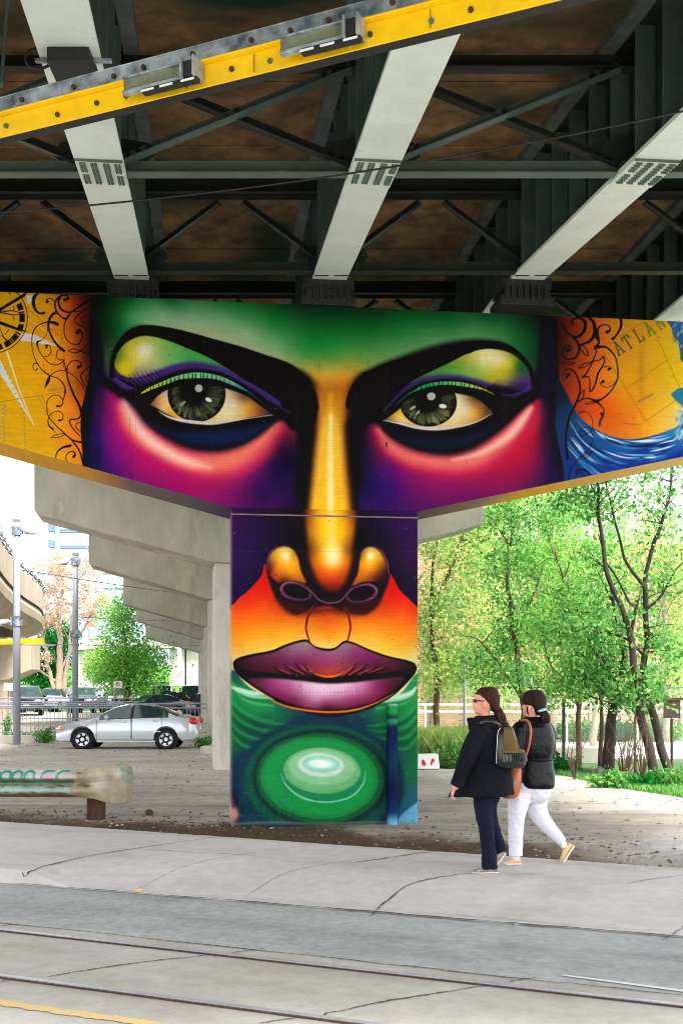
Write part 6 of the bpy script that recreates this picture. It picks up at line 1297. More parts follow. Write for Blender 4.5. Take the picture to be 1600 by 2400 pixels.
# tower
M['tower'] = mat('tower_cladding', (142,154,182), .6, var=.04); M['tower_glass'] = glass_mat('tower_glass', (160,194,206), .25); M['tower_blue'] = mat('tower_blue_panel', (96,120,160), .4)
tw = thing('tower_block', 'pale glass and panel tower rising behind the bronze-leaved tree', 'building', (-48, 200, 0))
def tb(u0, u1, v0, Y, d=14, nm='wall'): a, b = PX(u0, v0, Y), PX(u1, v0, Y); MB().box(((a.x+b.x)/2, Y+d/2, a.z/2), (b.x-a.x, d, a.z)).build(nm, M['tower'], tw)
tb(127,330,1196,200); tb(75,330,1307,192); 
for v in (1222,1260,1298,1340,1380):
    a, b = PX(142,v,200), PX(330,v,200)
    for i in range(9):
        x = a.x+(b.x-a.x)*(i+.5)/9; w = MB().box((x,199.9,a.z-.3),((b.x-a.x)/9-.14,.2,2.3)).build('window', M['tower_glass'], tw)
    MB().box(((a.x+b.x)/2,199.85,a.z+1.05),(b.x-a.x,.3,.22)).build('spandrel', M['tower_blue'], tw)
for v in (1330,1366,1400,1440):
    a, b = PX(84,v,192), PX(330,v,192)
    for i in range(8):
        x = a.x+(b.x-a.x)*(i+.5)/8; MB().box((x,191.9,a.z),((b.x-a.x)/8-.5,.2,1.8)).build('window', M['tower_glass'], tw)
for v in (1238,1275):
    a = PX(121,v,199); w = MB().box(a,(.9,2,1.3)).build('balcony', M['tower_blue'], tw)
lb_ = thing('low_building', 'pale low building under the tower, with a small red sign', 'building', (-40, 130, 0))
a, b = PX(150,1440,130), PX(470,1440,130); MB().box(((a.x+b.x)/2,135,a.z/2),(b.x-a.x,10,a.z)).build('wall', M['pale_wall'], lb_)
for i in range(6): MB().box((a.x+1.2+i*2.5,129.95,a.z-2.2),(1.4,.15,1.4)).build('window', M['tower_glass'], lb_)
s_ = PX(213,1463,128); MB().box(s_,(.85,.2,.65)).build('sign_panel', mat('red_sign', (224,110,90), .6), lb_)
vd = thing('far_viaduct', 'pale concrete viaduct crossing far behind the full green tree', 'bridge', (-30, 108, 0))
a, b = PX(180,1513,108), PX(480,1508,108); MB().bar(a, b, 3, .9).build('deck', M['concrete_pale'], vd)
for u in (200,420,455): q = PX(u,1520,108); MB().box((q.x,108,q.z/2+.2),(1.6,1.6,q.z-.6)).build('column', M['concrete_pale'], vd)
MB().tube([PX(345,1498,106), PX(405,1512,106), PX(420,1520,106), PX(422,1560,106)], .22, 8).build('drain_pipe', M['white'], vd)
# railings
def railing(label, xa, xb, Y, z0, zts, zb, pit=.12, post=2.55, off=0., ps=.035):
    t = thing('pipe_railing', label, 'railing', ((xa+xb)/2, Y, z0), 'pale pipe railings')
    for z in zts+[zb]: MB().tube([(xa,Y,z),(xb,Y,z)], .024 if z != zb else .02, 8).build('rail', M['pole'], t)
    x = xa+off
    while x < xb+.01: MB().tube([(x,Y,z0-.1),(x,Y,zts[0])], ps, 8).build('post', M['pole'], t); x += post
    mb = MB(); x = xa
    while x < xb: mb.tube([(x,Y,zb),(x,Y,zts[-1])], .008, 4, caps=False); x += pit
    mb.build('pickets', M['galv'], t, fix=False)
railing('long pale pipe railing with thin pickets behind the silver car', -15.2, -4.45, 37.45, .26, [1.32,1.18], .36, .135, 2.46, 1.05)
railing('second pale railing higher on the wall, in front of the parked cars', -16.5, -7.7, 42.2, .5, [1.50,1.36,1.2], .72, .2, 2.9, .4)
# no parking sign
sg = thing('no_parking_sign', 'small white no-parking sign with a red ring on a thin post behind the silver car', 'sign', tuple(PX(268,1690,42)))
MB().tube([PX(268,1700,41.5), PX(268,1600,41.5)], .025, 8).build('post', M['pole'], sg)
c_ = PX(276.5,1604.5,41.4); pn = MB().box(c_,(.30,.02,.26)).build('panel', M['white'], sg)
M['red'] = mat('sign_red', (196,30,36), .5)
mb = MB(); mb.tube([c_+Vector((.075*math.cos(a),-.014,.075*math.sin(a)+.01)) for a in [i*math.pi/10 for i in range(21)]], .011, 5); mb.build('red_ring', M['red'], pn)
mb = MB(); mb.bar(c_+Vector((-.05,-.018,.06)), c_+Vector((.05,-.018,-.04)), .006, .018); mb.build('slash', M['red'], pn)
mb = MB(); mb.bar(c_+Vector((-.02,-.014,-.035)), c_+Vector((-.02,-.014,.055)), .004, .016); mb.tube([c_+Vector((-.018+.032*math.sin(a),-.014,.03+.024*math.cos(a))) for a in [i*math.pi/6 for i in range(7)]], .007, 4); mb.build('letter_p', M['black'], pn)
wsn = thing('blank_sign', 'blank white sign board on a post at the far left, half behind the lamp pole', 'sign', tuple(PX(20,1690,41)))
MB().tube([PX(20,1700,41.2), PX(20,1604,41.2)], .025, 8).build('post', M['pole'], wsn); MB().box(PX(20,1610,41.1),(.32,.02,.3)).build('panel', M['white'], wsn); MB().ell(PX(17,1618,41.08),(.05,.006,.03)).build('yellow_mark', M['yellow'], wsn)
ws_ = thing('wheel_stop', 'broken lump of concrete wheel stop beside the nearest bare pier', 'block', tuple(GP(487,1762))); p = GP(487,1766); MB().box((p.x,p.y,.09),(.34,.5,.24)).build('block', M['concrete_pale'], ws_, bevel=.04)
# guardrail with its flared end
gr = thing('guardrail', 'battered steel guardrail with flared end, rust and green graffiti, at the left', 'guardrail', tuple(GP(222,1925)))
Yg = 14.0; g0 = PX(-260,0,Yg).x; ge = PX(178,0,Yg).x; gE = PX(311,0,Yg).x
def gz(v): return CAMZ-(v-HY)*Yg/F
ns_ = 150; npf = 40; vs = []; px_ = []
for i in range(ns_+1):
    f = i/ns_; x = g0+(gE-g0)*f; u = CX+F*x/Yg
    fl = float(sst(150, 285, np.array(u))); en = float(sst(296, 311, np.array(u)))
    top = np.interp(u, [-300,150,200,240,265,290,302,308,311], [1803,1805,1804,1797,1791,1789,1792,1800,1822]); bot = np.interp(u, [-300,150,190,225,250,275,300,308,311], [1865,1868,1868,1872,1880,1884,1882,1876,1850])
    for j in range(npf+1):
        g = j/npf; v = top+(bot-top)*g
        w = .042*(math.cos(2*math.pi*g*2)*-1+1)*(1-fl)                # two outward ridges
        w += .05*fl*math.sin(math.pi*g)*1.2+.03*fl*math.cos(g*5+.5)
        w *= 1-en*.9; w += .004*wood_noise(x*2, g*3, 2.)
        vs.append((x, Yg-.02-w+.25*max(0, (u-250)/60)**2*.3, gz(v))); px_.append((u, v))
px_ = np.array(px_); P = Paint(px_[:,0], px_[:,1]); P.C[:] = np.array([184,180,172])/255
P.fill([(-300,1824),(170,1824),(185,1832),(170,1842),(-300,1840)], (96,120,98), 4); P.fill([(-300,1846),(160,1846),(176,1852),(180,1864),(-300,1862)], (150,172,156), 4)
P.fill([(-300,1861),(185,1861),(200,1872),(-300,1872)], (110,64,34), 2.5)
for i, x in enumerate((-60,-38,-14,12,38,66,104,140)):
    P.stroke([(x-2,1822),(x-1,1812),(x+8,1807),(x+18,1812),(x+19,1822)] if i < 6 else [(x+26,1807),(x+10,1807),(x,1814),(x-2,1822)], [2.6,3,3,3,2.4], (26,132,104), 1.5)
P.blob(98,1817,14,5,(206,170,214),.8); P.blob(128,1817,10,4,(206,170,214),.7); P.blob(12,1834,26,7,(30,120,80),.8); P.blob(70,1836,30,6,(40,110,76),.6); P.blob(140,1833,26,4,(60,80,60),.5)
rg = random.Random(8)
for i in range(130): P.blob(rg.uniform(-60,300), rg.choice([1828,1842,1858,1864])+rg.uniform(-3,3), rg.uniform(3,12), rg.uniform(1,3), rg.choice([(104,60,34),(134,84,44),(70,46,34)]), .6)
P.fill([(165,1806),(182,1818),(176,1834),(170,1850),(180,1868),(210,1876),(250,1884),(311,1884),(311,1785),(200,1795)], (156,142,116), 5); P.blob(196,1838,14,5,(90,60,40),.9); P.blob(188,1812,4,2,(60,40,30),.8); P.blob(206,1842,8,3,(60,40,30),.8); P.blob(185,1866,20,3,(120,70,34),.8)
P.blob(235,1830,20,22,(190,184,174),.7); P.blob(262,1850,20,14,(150,140,120),.7); P.blob(280,1812,14,12,(196,190,176),.7)
for q in ([(272,1792),(283,1797),(290,1810)], [(284,1802),(296,1806),(304,1816)], [(286,1812),(290,1826),(302,1832),(308,1824)]): P.stroke(q, [1.,1.6,1.2], (40,170,150), 1.2, alpha=.85)
idx = np.arange((ns_+1)*(npf+1)).reshape(ns_+1, npf+1); fs = np.stack([idx[:-1,:-1], idx[1:,:-1], idx[1:,1:], idx[:-1,1:]], -1).reshape(-1, 4)
M['rail_paint'] = vcol_mat('weathered_galvanised', .5, .3, .25)
o = np_mesh('rail_beam', np.array(vs), fs, M['rail_paint'], gr, np.clip(P.C, 0, 1), True); sd = o.modifiers.new('thickness', 'SOLIDIFY'); sd.thickness = .006; sd.offset = -1
M['wood_post'] = mat('old_timber', (84,60,36), .95, var=.6, scale=9, bump=.5, col2=(36,28,22), streak=.3)
p = GP(222,1922); MB().box((p.x,p.y+.1,.21),(.205,.2,.66)).build('post', M['wood_post'], gr, bevel=.012)
# ---------------------------------------------------------------- cars
M['tyre'] = mat('tyre', (22,22,24), .85, bump=.1); M['rim'] = mat('alloy_rim', (196,198,204), .3, .8); M['wheel_dark'] = mat('wheel_well', (10,10,11), .9)
M['glass_car'] = mat('tinted_car_glass', (30,58,58), .06, spec=.6, var=.5, scale=3.)
M['trim'] = mat('black_trim', (20,20,22), .5); M['amber'] = mat('amber_lens', (240,120,20), .15, spec=.8); M['redlens'] = mat('red_lens', (196,16,20), .15, spec=.8); M['clearlens'] = mat('clear_lens', (214,220,226), .08, .3, spec=1.)
PAINTS = {}
def carpaint(c):
    if c not in PAINTS: PAINTS[c] = mat('car_paint', c, .28, .35 if sum(c) > 300 else .1, coat=.9)
    return PAINTS[c]
def make_car(label, loc, rotz, col, spec, group='cars standing in the parking lot', cat='car', name='parked_car', detail=2):
    L, W, H = spec['L'], spec['W'], spec['H']; wr = spec.get('wr', .31); ax = spec['axles']; w = W/2
    top = spec['top']; roof = spec['roof']; belt = spec['belt']; glassx = spec['glass']; ws0, ws1 = spec['wind']; rs0, rs1 = spec['rear']
    t = thing(name, label, cat, loc, group, rotz)
    xs = set(np.round(np.linspace(0, L, 46 if detail > 1 else 22), 3))
    for a in ax: xs |= set(np.round(a+wr*1.22*np.cos(np.linspace(0, math.pi, 15)), 3))
    for g in glassx: xs |= set(g)
    xs |= {ws0, ws1, rs0, rs1}; xs = sorted(x for x in xs if 0 <= x <= L)
    xs = [x for i, x in enumerate(xs) if i == 0 or x-xs[i-1] > .012 or x in (ws0, ws1, rs0, rs1)]
    I = lambda pts, x: float(np.interp(x, [p[0] for p in pts], [p[1] for p in pts]))
    rings = []; kinds = []
    for x in xs:
        e = min(x, L-x); ww = w*(1-.16*max(0, 1-e/.45)**2.2)
        zb = I(spec['bot'], x); zt = I(top, x); zr = max(I(roof, x), zt); zbelt = min(I(belt, x), zt)
        for a in ax:
            d = abs(x-a)
            if d < wr*1.2: zb = max(zb, wr*.98+math.sqrt(max(0, (wr*1.2)**2-d*d)))
        zm = max(.5*H/1.45, zb+.05); gh = zr-zt > .02; f = min(1, (zr-zt)/.25) if gh else 0
        wt = ww-.07-.20*f*min(1, (zr-zbelt)/.45); wc = ww-.12
        r = [(ww-.09, zb), (ww-.015, zb+.05), (ww, zm), (ww-.012, max(zm+.02, zbelt-.09)), (ww-.055, max(zm+.03, zbelt)), (wt if gh else wc, zr-.035*(1 if gh else .3)), ((wt-.14) if gh else wc*.66, zr), (0, zr+.015)]
        full = [Vector((x, -y, z)) for y, z in r]+[Vector((x, y, z)) for y, z in reversed(r[:-1])]
        rings.append(full)
    n = len(rings[0]); groups = {'body': [], 'side_window': [], 'windshield': [], 'rear_window': []}
    for i in range(len(xs)-1):
        xm = (xs[i]+xs[i+1])/2
        for j in range(n-1):
            k = 'body'
            if j in (4, 9) and any(a <= xm <= b for a, b in glassx): k = 'side_window'
            if j in (5, 6, 7, 8) and ws0 <= xm <= ws1: k = 'windshield'
            if j in (5, 6, 7, 8) and rs0 <= xm <= rs1: k = 'rear_window'
            groups[k].append((i, j))
    pm = carpaint(col)
    def sub(q, nm, m, off=0.):
        vs = []; fs = []; ix = {}
        for i, j in q:
            f = []
            for a, b in ((i,j),(i,j+1),(i+1,j+1),(i+1,j)):
                if (a,b) not in ix: ix[(a,b)] = len(vs); vs.append(rings[a][b])
                f.append(ix[(a,b)])
            fs.append(f)
        if nm == 'body':
            for e in (0, len(xs)-1):
                b = len(vs); vs += rings[e]; fs.append([b+k for k in range(n)])
            b = len(vs)
            for i in range(len(xs)): vs += [rings[i][0], rings[i][-1]]
            for i in range(len(xs)-1): fs.append([b+2*i, b+2*i+1, b+2*i+3, b+2*i+2])
        mb = MB(); mb.add(vs, fs); o = mb.build(nm, m, t, smooth=True, world_coords=False)
        es = o.modifiers.new('edges', 'EDGE_SPLIT'); es.split_angle = R(32); return o
    body = sub(groups['body'], 'body', pm)
    for k in ('windshield', 'rear_window'): sub(groups[k], k, M['glass_car'])
    for s in (4, 9):
        for a, b in glassx:
            q = [(i, j) for i, j in groups['side_window'] if j == s and a <= (xs[i]+xs[i+1])/2 <= b]
            if q: sub(q, 'side_window', M['glass_car'])
    B = lambda: MB()
    def bd(mb, nm, m, par=t, **k): return mb.build(nm, m, par, world_coords=False, **k)
    for a in ax:
        for s in (-1, 1):
            mb = B(); mb.tube([(a, s*(w-.30), wr), (a, s*(w-.045), wr)], wr*1.17, 20); bd(mb, 'wheel_well', M['wheel_dark'])
            rg = []; yo = s*(w-.015); yi = s*(w-.2)
            for y, rr_ in ((yi, wr*.7), (yi, wr*.97), (yi+(yo-yi)*.2, wr), (yi+(yo-yi)*.85, wr), (yo, wr*.95), (yo, wr*.70), (yo-s*.02, wr*.66)): rg.append([Vector((a+rr_*math.cos(q*math.pi/12), y, wr+rr_*math.sin(q*math.pi/12))) for q in range(24)])
            mb = B(); mb.loft(rg); wo_ = bd(mb, 'wheel', M['tyre'], smooth=True)
            if detail > 1:
                mb = B(); mb.tube([(a, yo-s*.05, wr), (a, yo-s*.045, wr)], wr*.66, 20); bd(mb, 'hub', M['trim'], wo_)
                mb = B()
                ring_o = [Vector((a+wr*.68*math.cos(q*math.pi/12), yo-s*.012, wr+wr*.68*math.sin(q*math.pi/12))) for q in range(24)]; ring_i = [Vector((a+wr*.60*math.cos(q*math.pi/12), yo-s*.022, wr+wr*.60*math.sin(q*math.pi/12))) for q in range(24)]
                mb.loft([ring_o, ring_i], caps=False); mb.disc((a, yo-s*.02, wr), wr*.2, .02, (0,1,0), 12)
                for q in range(6):
                    an = q*math.pi/3+.3; c_, s_ = math.cos(an), math.sin(an); p0 = Vector((a+c_*wr*.12, yo-s*.022, wr+s_*wr*.12)); p1 = Vector((a+c_*wr*.64, yo-s*.018, wr+s_*wr*.64)); pr = Vector((-s_, 0, c_))
                    mb.add([p0+pr*wr*.06, p0-pr*wr*.06, p1-pr*wr*.2, p1+pr*wr*.2], [(0,1,2,3)])
                bd(mb, 'rim', M['rim'], wo_)
            else:
                mb = B(); mb.tube([(a, yo-s*.03, wr), (a, yo-s*.006, wr)], wr*.62, 12); bd(mb, 'rim', M['rim'], wo_)
    zt0 = I(top, .12); hb = spec.get('headz', zt0-.10)
    for s in (-1, 1):
        mb = B(); mb.ell((.10, s*(w*.72), hb), (.13,.20,.085 if H < 1.5 else .10), 14, 8); bd(mb, 'headlight', M['clearlens'], smooth=True)
        mb = B(); mb.ell((L-.15, s*(w*.86), I(top, L-.1)-(.13 if H < 1.5 else .2)), (.17,.10,.11 if H < 1.5 else .20), 16, 10); bd(mb, 'tail_light', M['redlens'], smooth=True)
        mb = B(); mb.ell((ws0+.42, s*(w+.07), I(belt, ws0+.4)+.06), (.07,.10,.075), 12, 8); mb.bar((ws0+.42, s*(w-.06), I(belt, ws0+.4)+.02), (ws0+.42, s*(w+.05), I(belt, ws0+.4)+.04), .05, .04); bd(mb, 'wing_mirror', pm if detail > 1 else M['trim'], smooth=True)
    mb = B(); mb.box((-.012+.02, 0, hb-.02), (.05, W*.42, .14 if H < 1.5 else .22)); bd(mb, 'grille', M['trim'], bevel=.01)
    mb = B(); mb.box((.03, 0, .27 if H < 1.5 else .36), (.08, W*.62, .14)); bd(mb, 'lower_intake', M['trim'], bevel=.01)
    mb = B(); mb.box((-.015, 0, .44 if H < 1.5 else .58), (.012, .32, .11)); bd(mb, 'number_plate', M['white'])
    mb = B(); mb.box((L+.004, 0, .62), (.012, .32, .11)); bd(mb, 'number_plate', M['white'])
    if detail > 1:
        for s in (-1, 1):
            for a, b in spec['doors']:
                mb = B()
                for x in (a, b): mb.box((x, s*(w-.002), (I(belt, x)+.26)/2+.02), (.010, .012, I(belt, x)-.30))
                mb.box(((a+b)/2, s*(w-.006), .285), (b-a, .012, .008)); bd(mb, 'door_seam', M['trim'])
                mb = B(); mb.box(((a+b)/2+(b-a)*.30, s*(w-.004), I(belt, b)-.10), (.17, .035, .035)); bd(mb, 'door_handle', pm, bevel=.01)
                mb = B(); mb.box(((a+b)/2, s*(w+.004), .53), (b-a-.04, .02, .035)); bd(mb, 'side_moulding', pm, bevel=.006)
            mb = B(); mb.box((L/2, s*(w-.03), .235), (ax[1]-ax[0]-wr*2.5, .05, .05)); bd(mb, 'sill', pm, bevel=.01)
            mb = B(); mb.ell((.22, s*(w*.88), hb+.0), (.12,.05,.055), 12, 8); bd(mb, 'indicator', M['amber'], smooth=True)
            mb = B(); mb.ell((.14, s*(w*.74), .30), (.1,.13,.06), 12, 8); bd(mb, 'fog_recess', M['wheel_dark'], smooth=True)
            x0, x1 = glassx[0][0], glassx[-1][1]
            mb = B(); xb_ = (glassx[0][1]+glassx[1][0])/2; mb.bar((xb_, s*(w-.05), I(belt, xb_)+.01), (xb_+.03, s*(w-.255), I(roof, xb_)-.05), .012, .09, (1,0,0)); bd(mb, 'pillar', M['trim'])
            mb = B(); mb.tube([(x, s*(w-.048), I(belt, x)+.004) for x in np.linspace(x0, x1, 14)], .010, 5); bd(mb, 'window_trim', M['trim'])
    return t
SED = dict(L=4.20, W=1.72, H=1.35, wr=.295, axles=(.80,3.27), bot=[(0,.24),(.12,.20),(4.0,.24),(4.2,.34)], top=[(0,.60),(.05,.68),(.25,.755),(.7,.84),(1.05,.90),(1.5,.94),(3.5,.98),(3.75,.985),(4.1,.96),(4.17,.86),(4.2,.60)],
   belt=[(0,.5),(.2,.62),(.9,.80),(1.3,.885),(3.0,.945),(3.6,.95),(4.1,.93),(4.2,.55)], roof=[(0,0),(1.07,.90),(1.35,1.07),(1.75,1.27),(2.05,1.335),(2.4,1.35),(2.75,1.325),(3.1,1.23),(3.45,1.07),(3.68,.985),(4.2,0)], glass=[(1.30,2.22),(2.27,3.34)], wind=(1.12,1.86), rear=(2.92,3.62), doors=[(1.22,2.24),(2.26,3.14)])
SUV = dict(L=4.7, W=1.86, H=1.75, wr=.36, axles=(.9,3.7), bot=[(0,.45),(.15,.34),(4.5,.36),(4.7,.48)], top=[(0,.72),(.06,.90),(.3,1.02),(1.1,1.10),(1.4,1.12),(4.5,1.15),(4.62,1.12),(4.7,.8)],
   belt=[(0,.7),(.3,.95),(1.1,1.06),(4.5,1.12),(4.7,.75)], roof=[(0,0),(1.15,1.10),(1.4,1.30),(1.85,1.62),(2.2,1.72),(3.2,1.75),(4.1,1.70),(4.4,1.6),(4.58,1.2),(4.7,0)], glass=[(1.5,2.35),(2.45,3.3),(3.4,4.2)], wind=(1.2,1.95), rear=(4.2,4.58), doors=[(1.4,2.4),(2.42,3.35)])
VAN = dict(SUV, H=1.85, L=5.0, roof=[(0,0),(.9,1.10),(1.2,1.35),(1.7,1.72),(2.1,1.84),(3.4,1.88),(4.6,1.82),(4.8,1.7),(4.9,1.2),(5.0,0)], bot=[(0,.4),(.15,.3),(4.9,.32),(5.0,.45)], top=[(0,.72),(.06,.90),(.3,1.0),(.9,1.08),(4.8,1.15),(4.9,1.1),(5.,.8)], belt=[(0,.7),(.3,.93),(1.,1.04),(4.8,1.1),(5.,.75)], wind=(.95,1.8), glass=[(1.3,2.3),(2.4,3.4),(3.5,4.5)], rear=(4.65,4.9), axles=(.95,4.0))
p = GP(130.5, 1756)
make_car('silver four-door sedan parked side-on in the dirt lot, facing left', (p.x, 32.9+.85, 0), R(1.2), (190,196,204), SED, group=None)
LZ = lambda x, y: hill_z(x, y)
def park(label, uc, Y, col, spec, rot=90, **k):
    x = (uc-CX)*Y/F; z = LZ(x, Y)
    c, s = math.cos(R(rot)), math.sin(R(rot)); off = Vector((0,0,0))
    make_car(label, (x, Y, z), R(rot), col, spec, detail=1, **k)
park('dark SUV at the far left edge, mostly cut off by the frame', 2, 70, (30,32,36), SUV, 96)
park('black SUV with bright bonnet parked between the blank sign and the near lamp pole', 62, 63, (28,30,34), SUV, 104)
park('silver SUV parked just right of the near lamp pole, behind the black one', 100, 76, (186,190,196), SUV, 84)
park('grey SUV facing the camera, partly behind the second lamp pole', 184, 71, (84,88,94), SUV, 90)
park('white SUV facing the camera beside the no-parking sign', 275, 76, (206,208,212), SUV, 92)
park('black SUV behind the two standing men', 378, 74, (22,24,30), VAN, 100)
park('black people carrier at the right end of the row, next to the bare piers', 446, 76, (20,22,28), VAN, 94)
park('dark blue car at the far right end, cut off by the bare pier', 478, 62, (24,32,60), SED, 92)
x_ = (277-CX)*60/F; make_car('dark green-black sedan parked at an angle between the silver car and the row of SUVs', (x_, 60, LZ(x_, 60)-.05), R(38), (26,34,34), dict(SED), detail=1, group='cars standing in the parking lot')
x_ = (186-CX)*100/F; make_car('white car far away on the green bank', (x_, 100, LZ(x_, 100)+.05), R(4), (220,222,226), SED, detail=1, group=None)
# ---------------------------------------------------------------- people
M['skin'] = mat('skin', (206,142,116), .5, var=.06, scale=30); M['skin'].node_tree.nodes['Principled BSDF'].inputs['Subsurface Weight'].default_value = .08
def hair_mat(name, c, c2):
    m = mat(name, c, .55, var=.5, scale=26, col2=c2, bump=.9, bscale=70, spec=.2); n, b = nodes_of(m)
    for nd in list(n.nodes):
        if nd.type == 'TEX_NOISE':
            mp = n.nodes.new('ShaderNodeMapping'); mp.inputs['Scale'].default_value = (3.,6.,.7); mp.inputs['Rotation'].default_value = (0,R(-20),0)
            src = nd.inputs['Vector'].links[0].from_socket; n.links.new(src, mp.inputs[0]); n.links.new(mp.outputs[0], nd.inputs['Vector'])
    return m
M['hair1'] = hair_mat('brown_hair', (80,34,18), (20,9,7)); M['hair2'] = hair_mat('auburn_hair', (56,18,14), (14,6,6))
M['coat'] = mat('black_wool', (13,14,22), .85, var=.2, scale=5, bump=.25, bscale=60, spec=.15); M['satin'] = mat('black_satin', (6,7,12), .4, var=.2, scale=5, spec=.22, bump=.9, bscale=7)
M['navy'] = mat('navy_trousers', (10,12,38), .8, var=.3, scale=6, bump=.7, bscale=10, spec=.2); M['white_jeans'] = mat('white_jeans', (214,212,222), .8, var=.06, bump=.8, bscale=12)
M['shoe_tan'] = mat('tan_shoe', (214,176,128), .6, var=.1); M['shoe_grey'] = mat('grey_trainer', (150,140,126), .6, var=.5, scale=26); M['sole'] = mat('pale_sole', (214,208,196), .7)
M['olive'] = mat('olive_suede', (96,76,30), .95, var=.25, scale=10, bump=.2); M['leather_blk'] = mat('black_leather', (18,19,22), .28, bump=.15, bscale=40, spec=.6); M['leather_tan'] = mat('tan_leather', (170,88,36), .3, var=.35, scale=9, bump=.15, spec=.6)
def ring(u0, u1, v, Y, hd, n=20, dv=0., p=2.4, dy=0.):
    a = PX((u0+u1)/2, v, Y); hw = (u1-u0)/2*Y/F; out = []
    for j in range(n):
        t = 2*math.pi*j/n; c, s = math.cos(t), math.sin(t); e = 2/p
        out.append(Vector((a.x+hw*math.copysign(abs(c)**e, c), a.y+dy+hd*math.copysign(abs(s)**e, s), a.z-dv*c*Y/F)))
    return out
def rloft(mb, rows, Y, n=20, p=2.4):
    mb.loft([ring(r[0], r[1], r[2], Y, r[3], n, r[4] if len(r) > 4 else 0., p, r[5] if len(r) > 5 else 0.) for r in rows]); return mb
def limb(mb, pts, Y, sq=1., n=12):                        # pts: (u, v, r_px, dy)
    P = [PX(a[0], a[1], Y)+Vector((0, a[3] if len(a) > 3 else 0, 0)) for a in pts]; k = 5
    Pc = cr([tuple(q) for q in P], False, k); rr_ = np.interp(np.linspace(0, 1, len(Pc)), np.linspace(0, 1, len(pts)), [a[2]*Y/F for a in pts])
    mb.tube([Vector(q) for q in Pc], list(rr_), n); return mb
def hand(mb, u, v, Y, dy, ang, sc=1., side=1, curl=.9):
    """palm with five separate bent fingers; ang = direction the fingers point, degrees from straight down towards the left"""
    w = PX(u, v, Y)+Vector((0, dy, 0)); d = Vector((-math.sin(R(ang)), 0, -math.cos(R(ang)))); acr = Vector((0, 1, 0)); nrm = d.cross(acr)
    mb.ell(w+d*.045*sc, (.020*sc, .040*sc, .05*sc), 12, 8, Matrix.Rotation(R(ang), 3, 'Y'))
    for i, (o, l) in enumerate(((-.030,.062),(-.010,.072),(.010,.068),(.029,.052))):
        b = w+d*.082*sc+acr*o*sc; c = b; pts = [b-d*.02*sc]; q = d.copy()
        for k, s in enumerate((.45,.32,.23)):
            q = Matrix.Rotation(side*R(26+curl*14*k+3*i), 3, acr)@q; c = c+q*l*s*sc; pts.append(c)
        mb.tube(pts, [.0095*sc,.009*sc,.0085*sc,.0065*sc], 7)
    b = w+d*.03*sc-acr*.035*sc; q = (d*.75-acr*.5+nrm*.35*side).normalized(); c = b+q*.03*sc; mb.tube([b-q*.01, c, c+(q*.5+d*.5).normalized()*.028*sc], [.012*sc,.010*sc,.008*sc], 7)
def head(mb, rows, Y, n=22):
    rs = []
    for v, f, b, hw in rows:
        c = PX((f+b)/2, v, Y); a = (b-f)/2*Y/F; out = []
        for j in range(n):
            t = 2*math.pi*j/n; x = math.cos(t); y = math.sin(t)
            tap = 1-.22*max(0, -x)**2                                  # narrower towards the face
            out.append(Vector((c.x+a*x, c.y+hw*y*tap, c.z)))
        rs.append(out)
    mb.loft(rs)
def shoe(t, name, heel, toe, Y, dy, m, hh=.075, wd=.043, tilt_sole=.018):
    h = PX(heel[0], heel[1], Y)+Vector((0,dy,0)); q = PX(toe[0], toe[1], Y)+Vector((0,dy,0)); ax_ = (q-h); L = ax_.length; ax_.normalize(); up = Vector((0,1,0)).cross(ax_)
    if up.z < 0: up = -up
    rs = []
    for f, w_, hz in ((0,.55,.55),(.06,.8,.85),(.25,.85,1.),(.42,.85,.85),(.6,1.,.62),(.8,1.05,.45),(.94,.75,.33),(1.,.3,.2)):
        c = h+ax_*L*f; out = []
        for j in range(14):
            a = 2*math.pi*j/14; z = math.sin(a); out.append(c+Vector((0,1,0))*math.cos(a)*wd*w_+up*(hz*hh*(.5+.5*z)+tilt_sole*.4))
        rs.append(out)
    o = MB().loft(rs).build(name, m, t, smooth=True)
    rs = []
    for f, w_ in ((-.01,.5),(.05,.85),(.25,.9),(.42,.88),(.6,1.05),(.8,1.1),(.95,.8),(1.02,.35)):
        c = h+ax_*L*f; rs.append([c+Vector((0,1,0))*s*wd*w_*1.06+up*zz for s, zz in ((-1,0),(1,0),(1,tilt_sole),(-1,tilt_sole))])
    MB().loft(rs).build('sole', M['sole'], o, bevel=.004)
# ---- the nearer woman
Y = 10.12
w1 = thing('person', 'woman in long black coat, navy trousers and sunglasses, walking left, brown ponytail', 'person', tuple(PX(1140, 2042, Y)))
mb = MB()
head(mb, [(1613,1140,1152,.02),(1616,1127,1158,.045),(1622,1117,1162,.062),(1630,1111.5,1165,.072),(1638,1109,1166,.077),(1642,1109.5,1166,.078),(1645,1111,1165,.077),(1649,1110.5,1164,.075),(1653,1110,1161,.071),(1656,1109.5,1158,.068),(1658.5,1108.4,1156,.065),(1661,1109.8,1153,.062),(1664,1109.8,1150,.058),(1668,1109.6,1147,.053),(1672,1112.5,1147,.050),(1676,1120,1148,.050),(1684,1122,1150,.052),(1698,1118,1158,.07)], Y)
mb.loft([[PX(1111,1641,Y)+Vector((0,s,0)) for s in (-.008,.008)]+[PX(1108.6,1642.,Y)], [PX(1112,1651,Y)+Vector((0,s,0)) for s in (-.017,.017)]+[PX(1104.6,1650.6,Y)], [PX(1112,1654,Y)+Vector((0,s,0)) for s in (-.014,.014)]+[PX(1107,1653.6,Y)]])
for s in (-1, 1): mb.ell(PX(1131,1652,Y)+Vector((0,s*.077,0)), (.016,.010,.031), 12, 8, Matrix.Rotation(R(-12), 3, 'Y'))
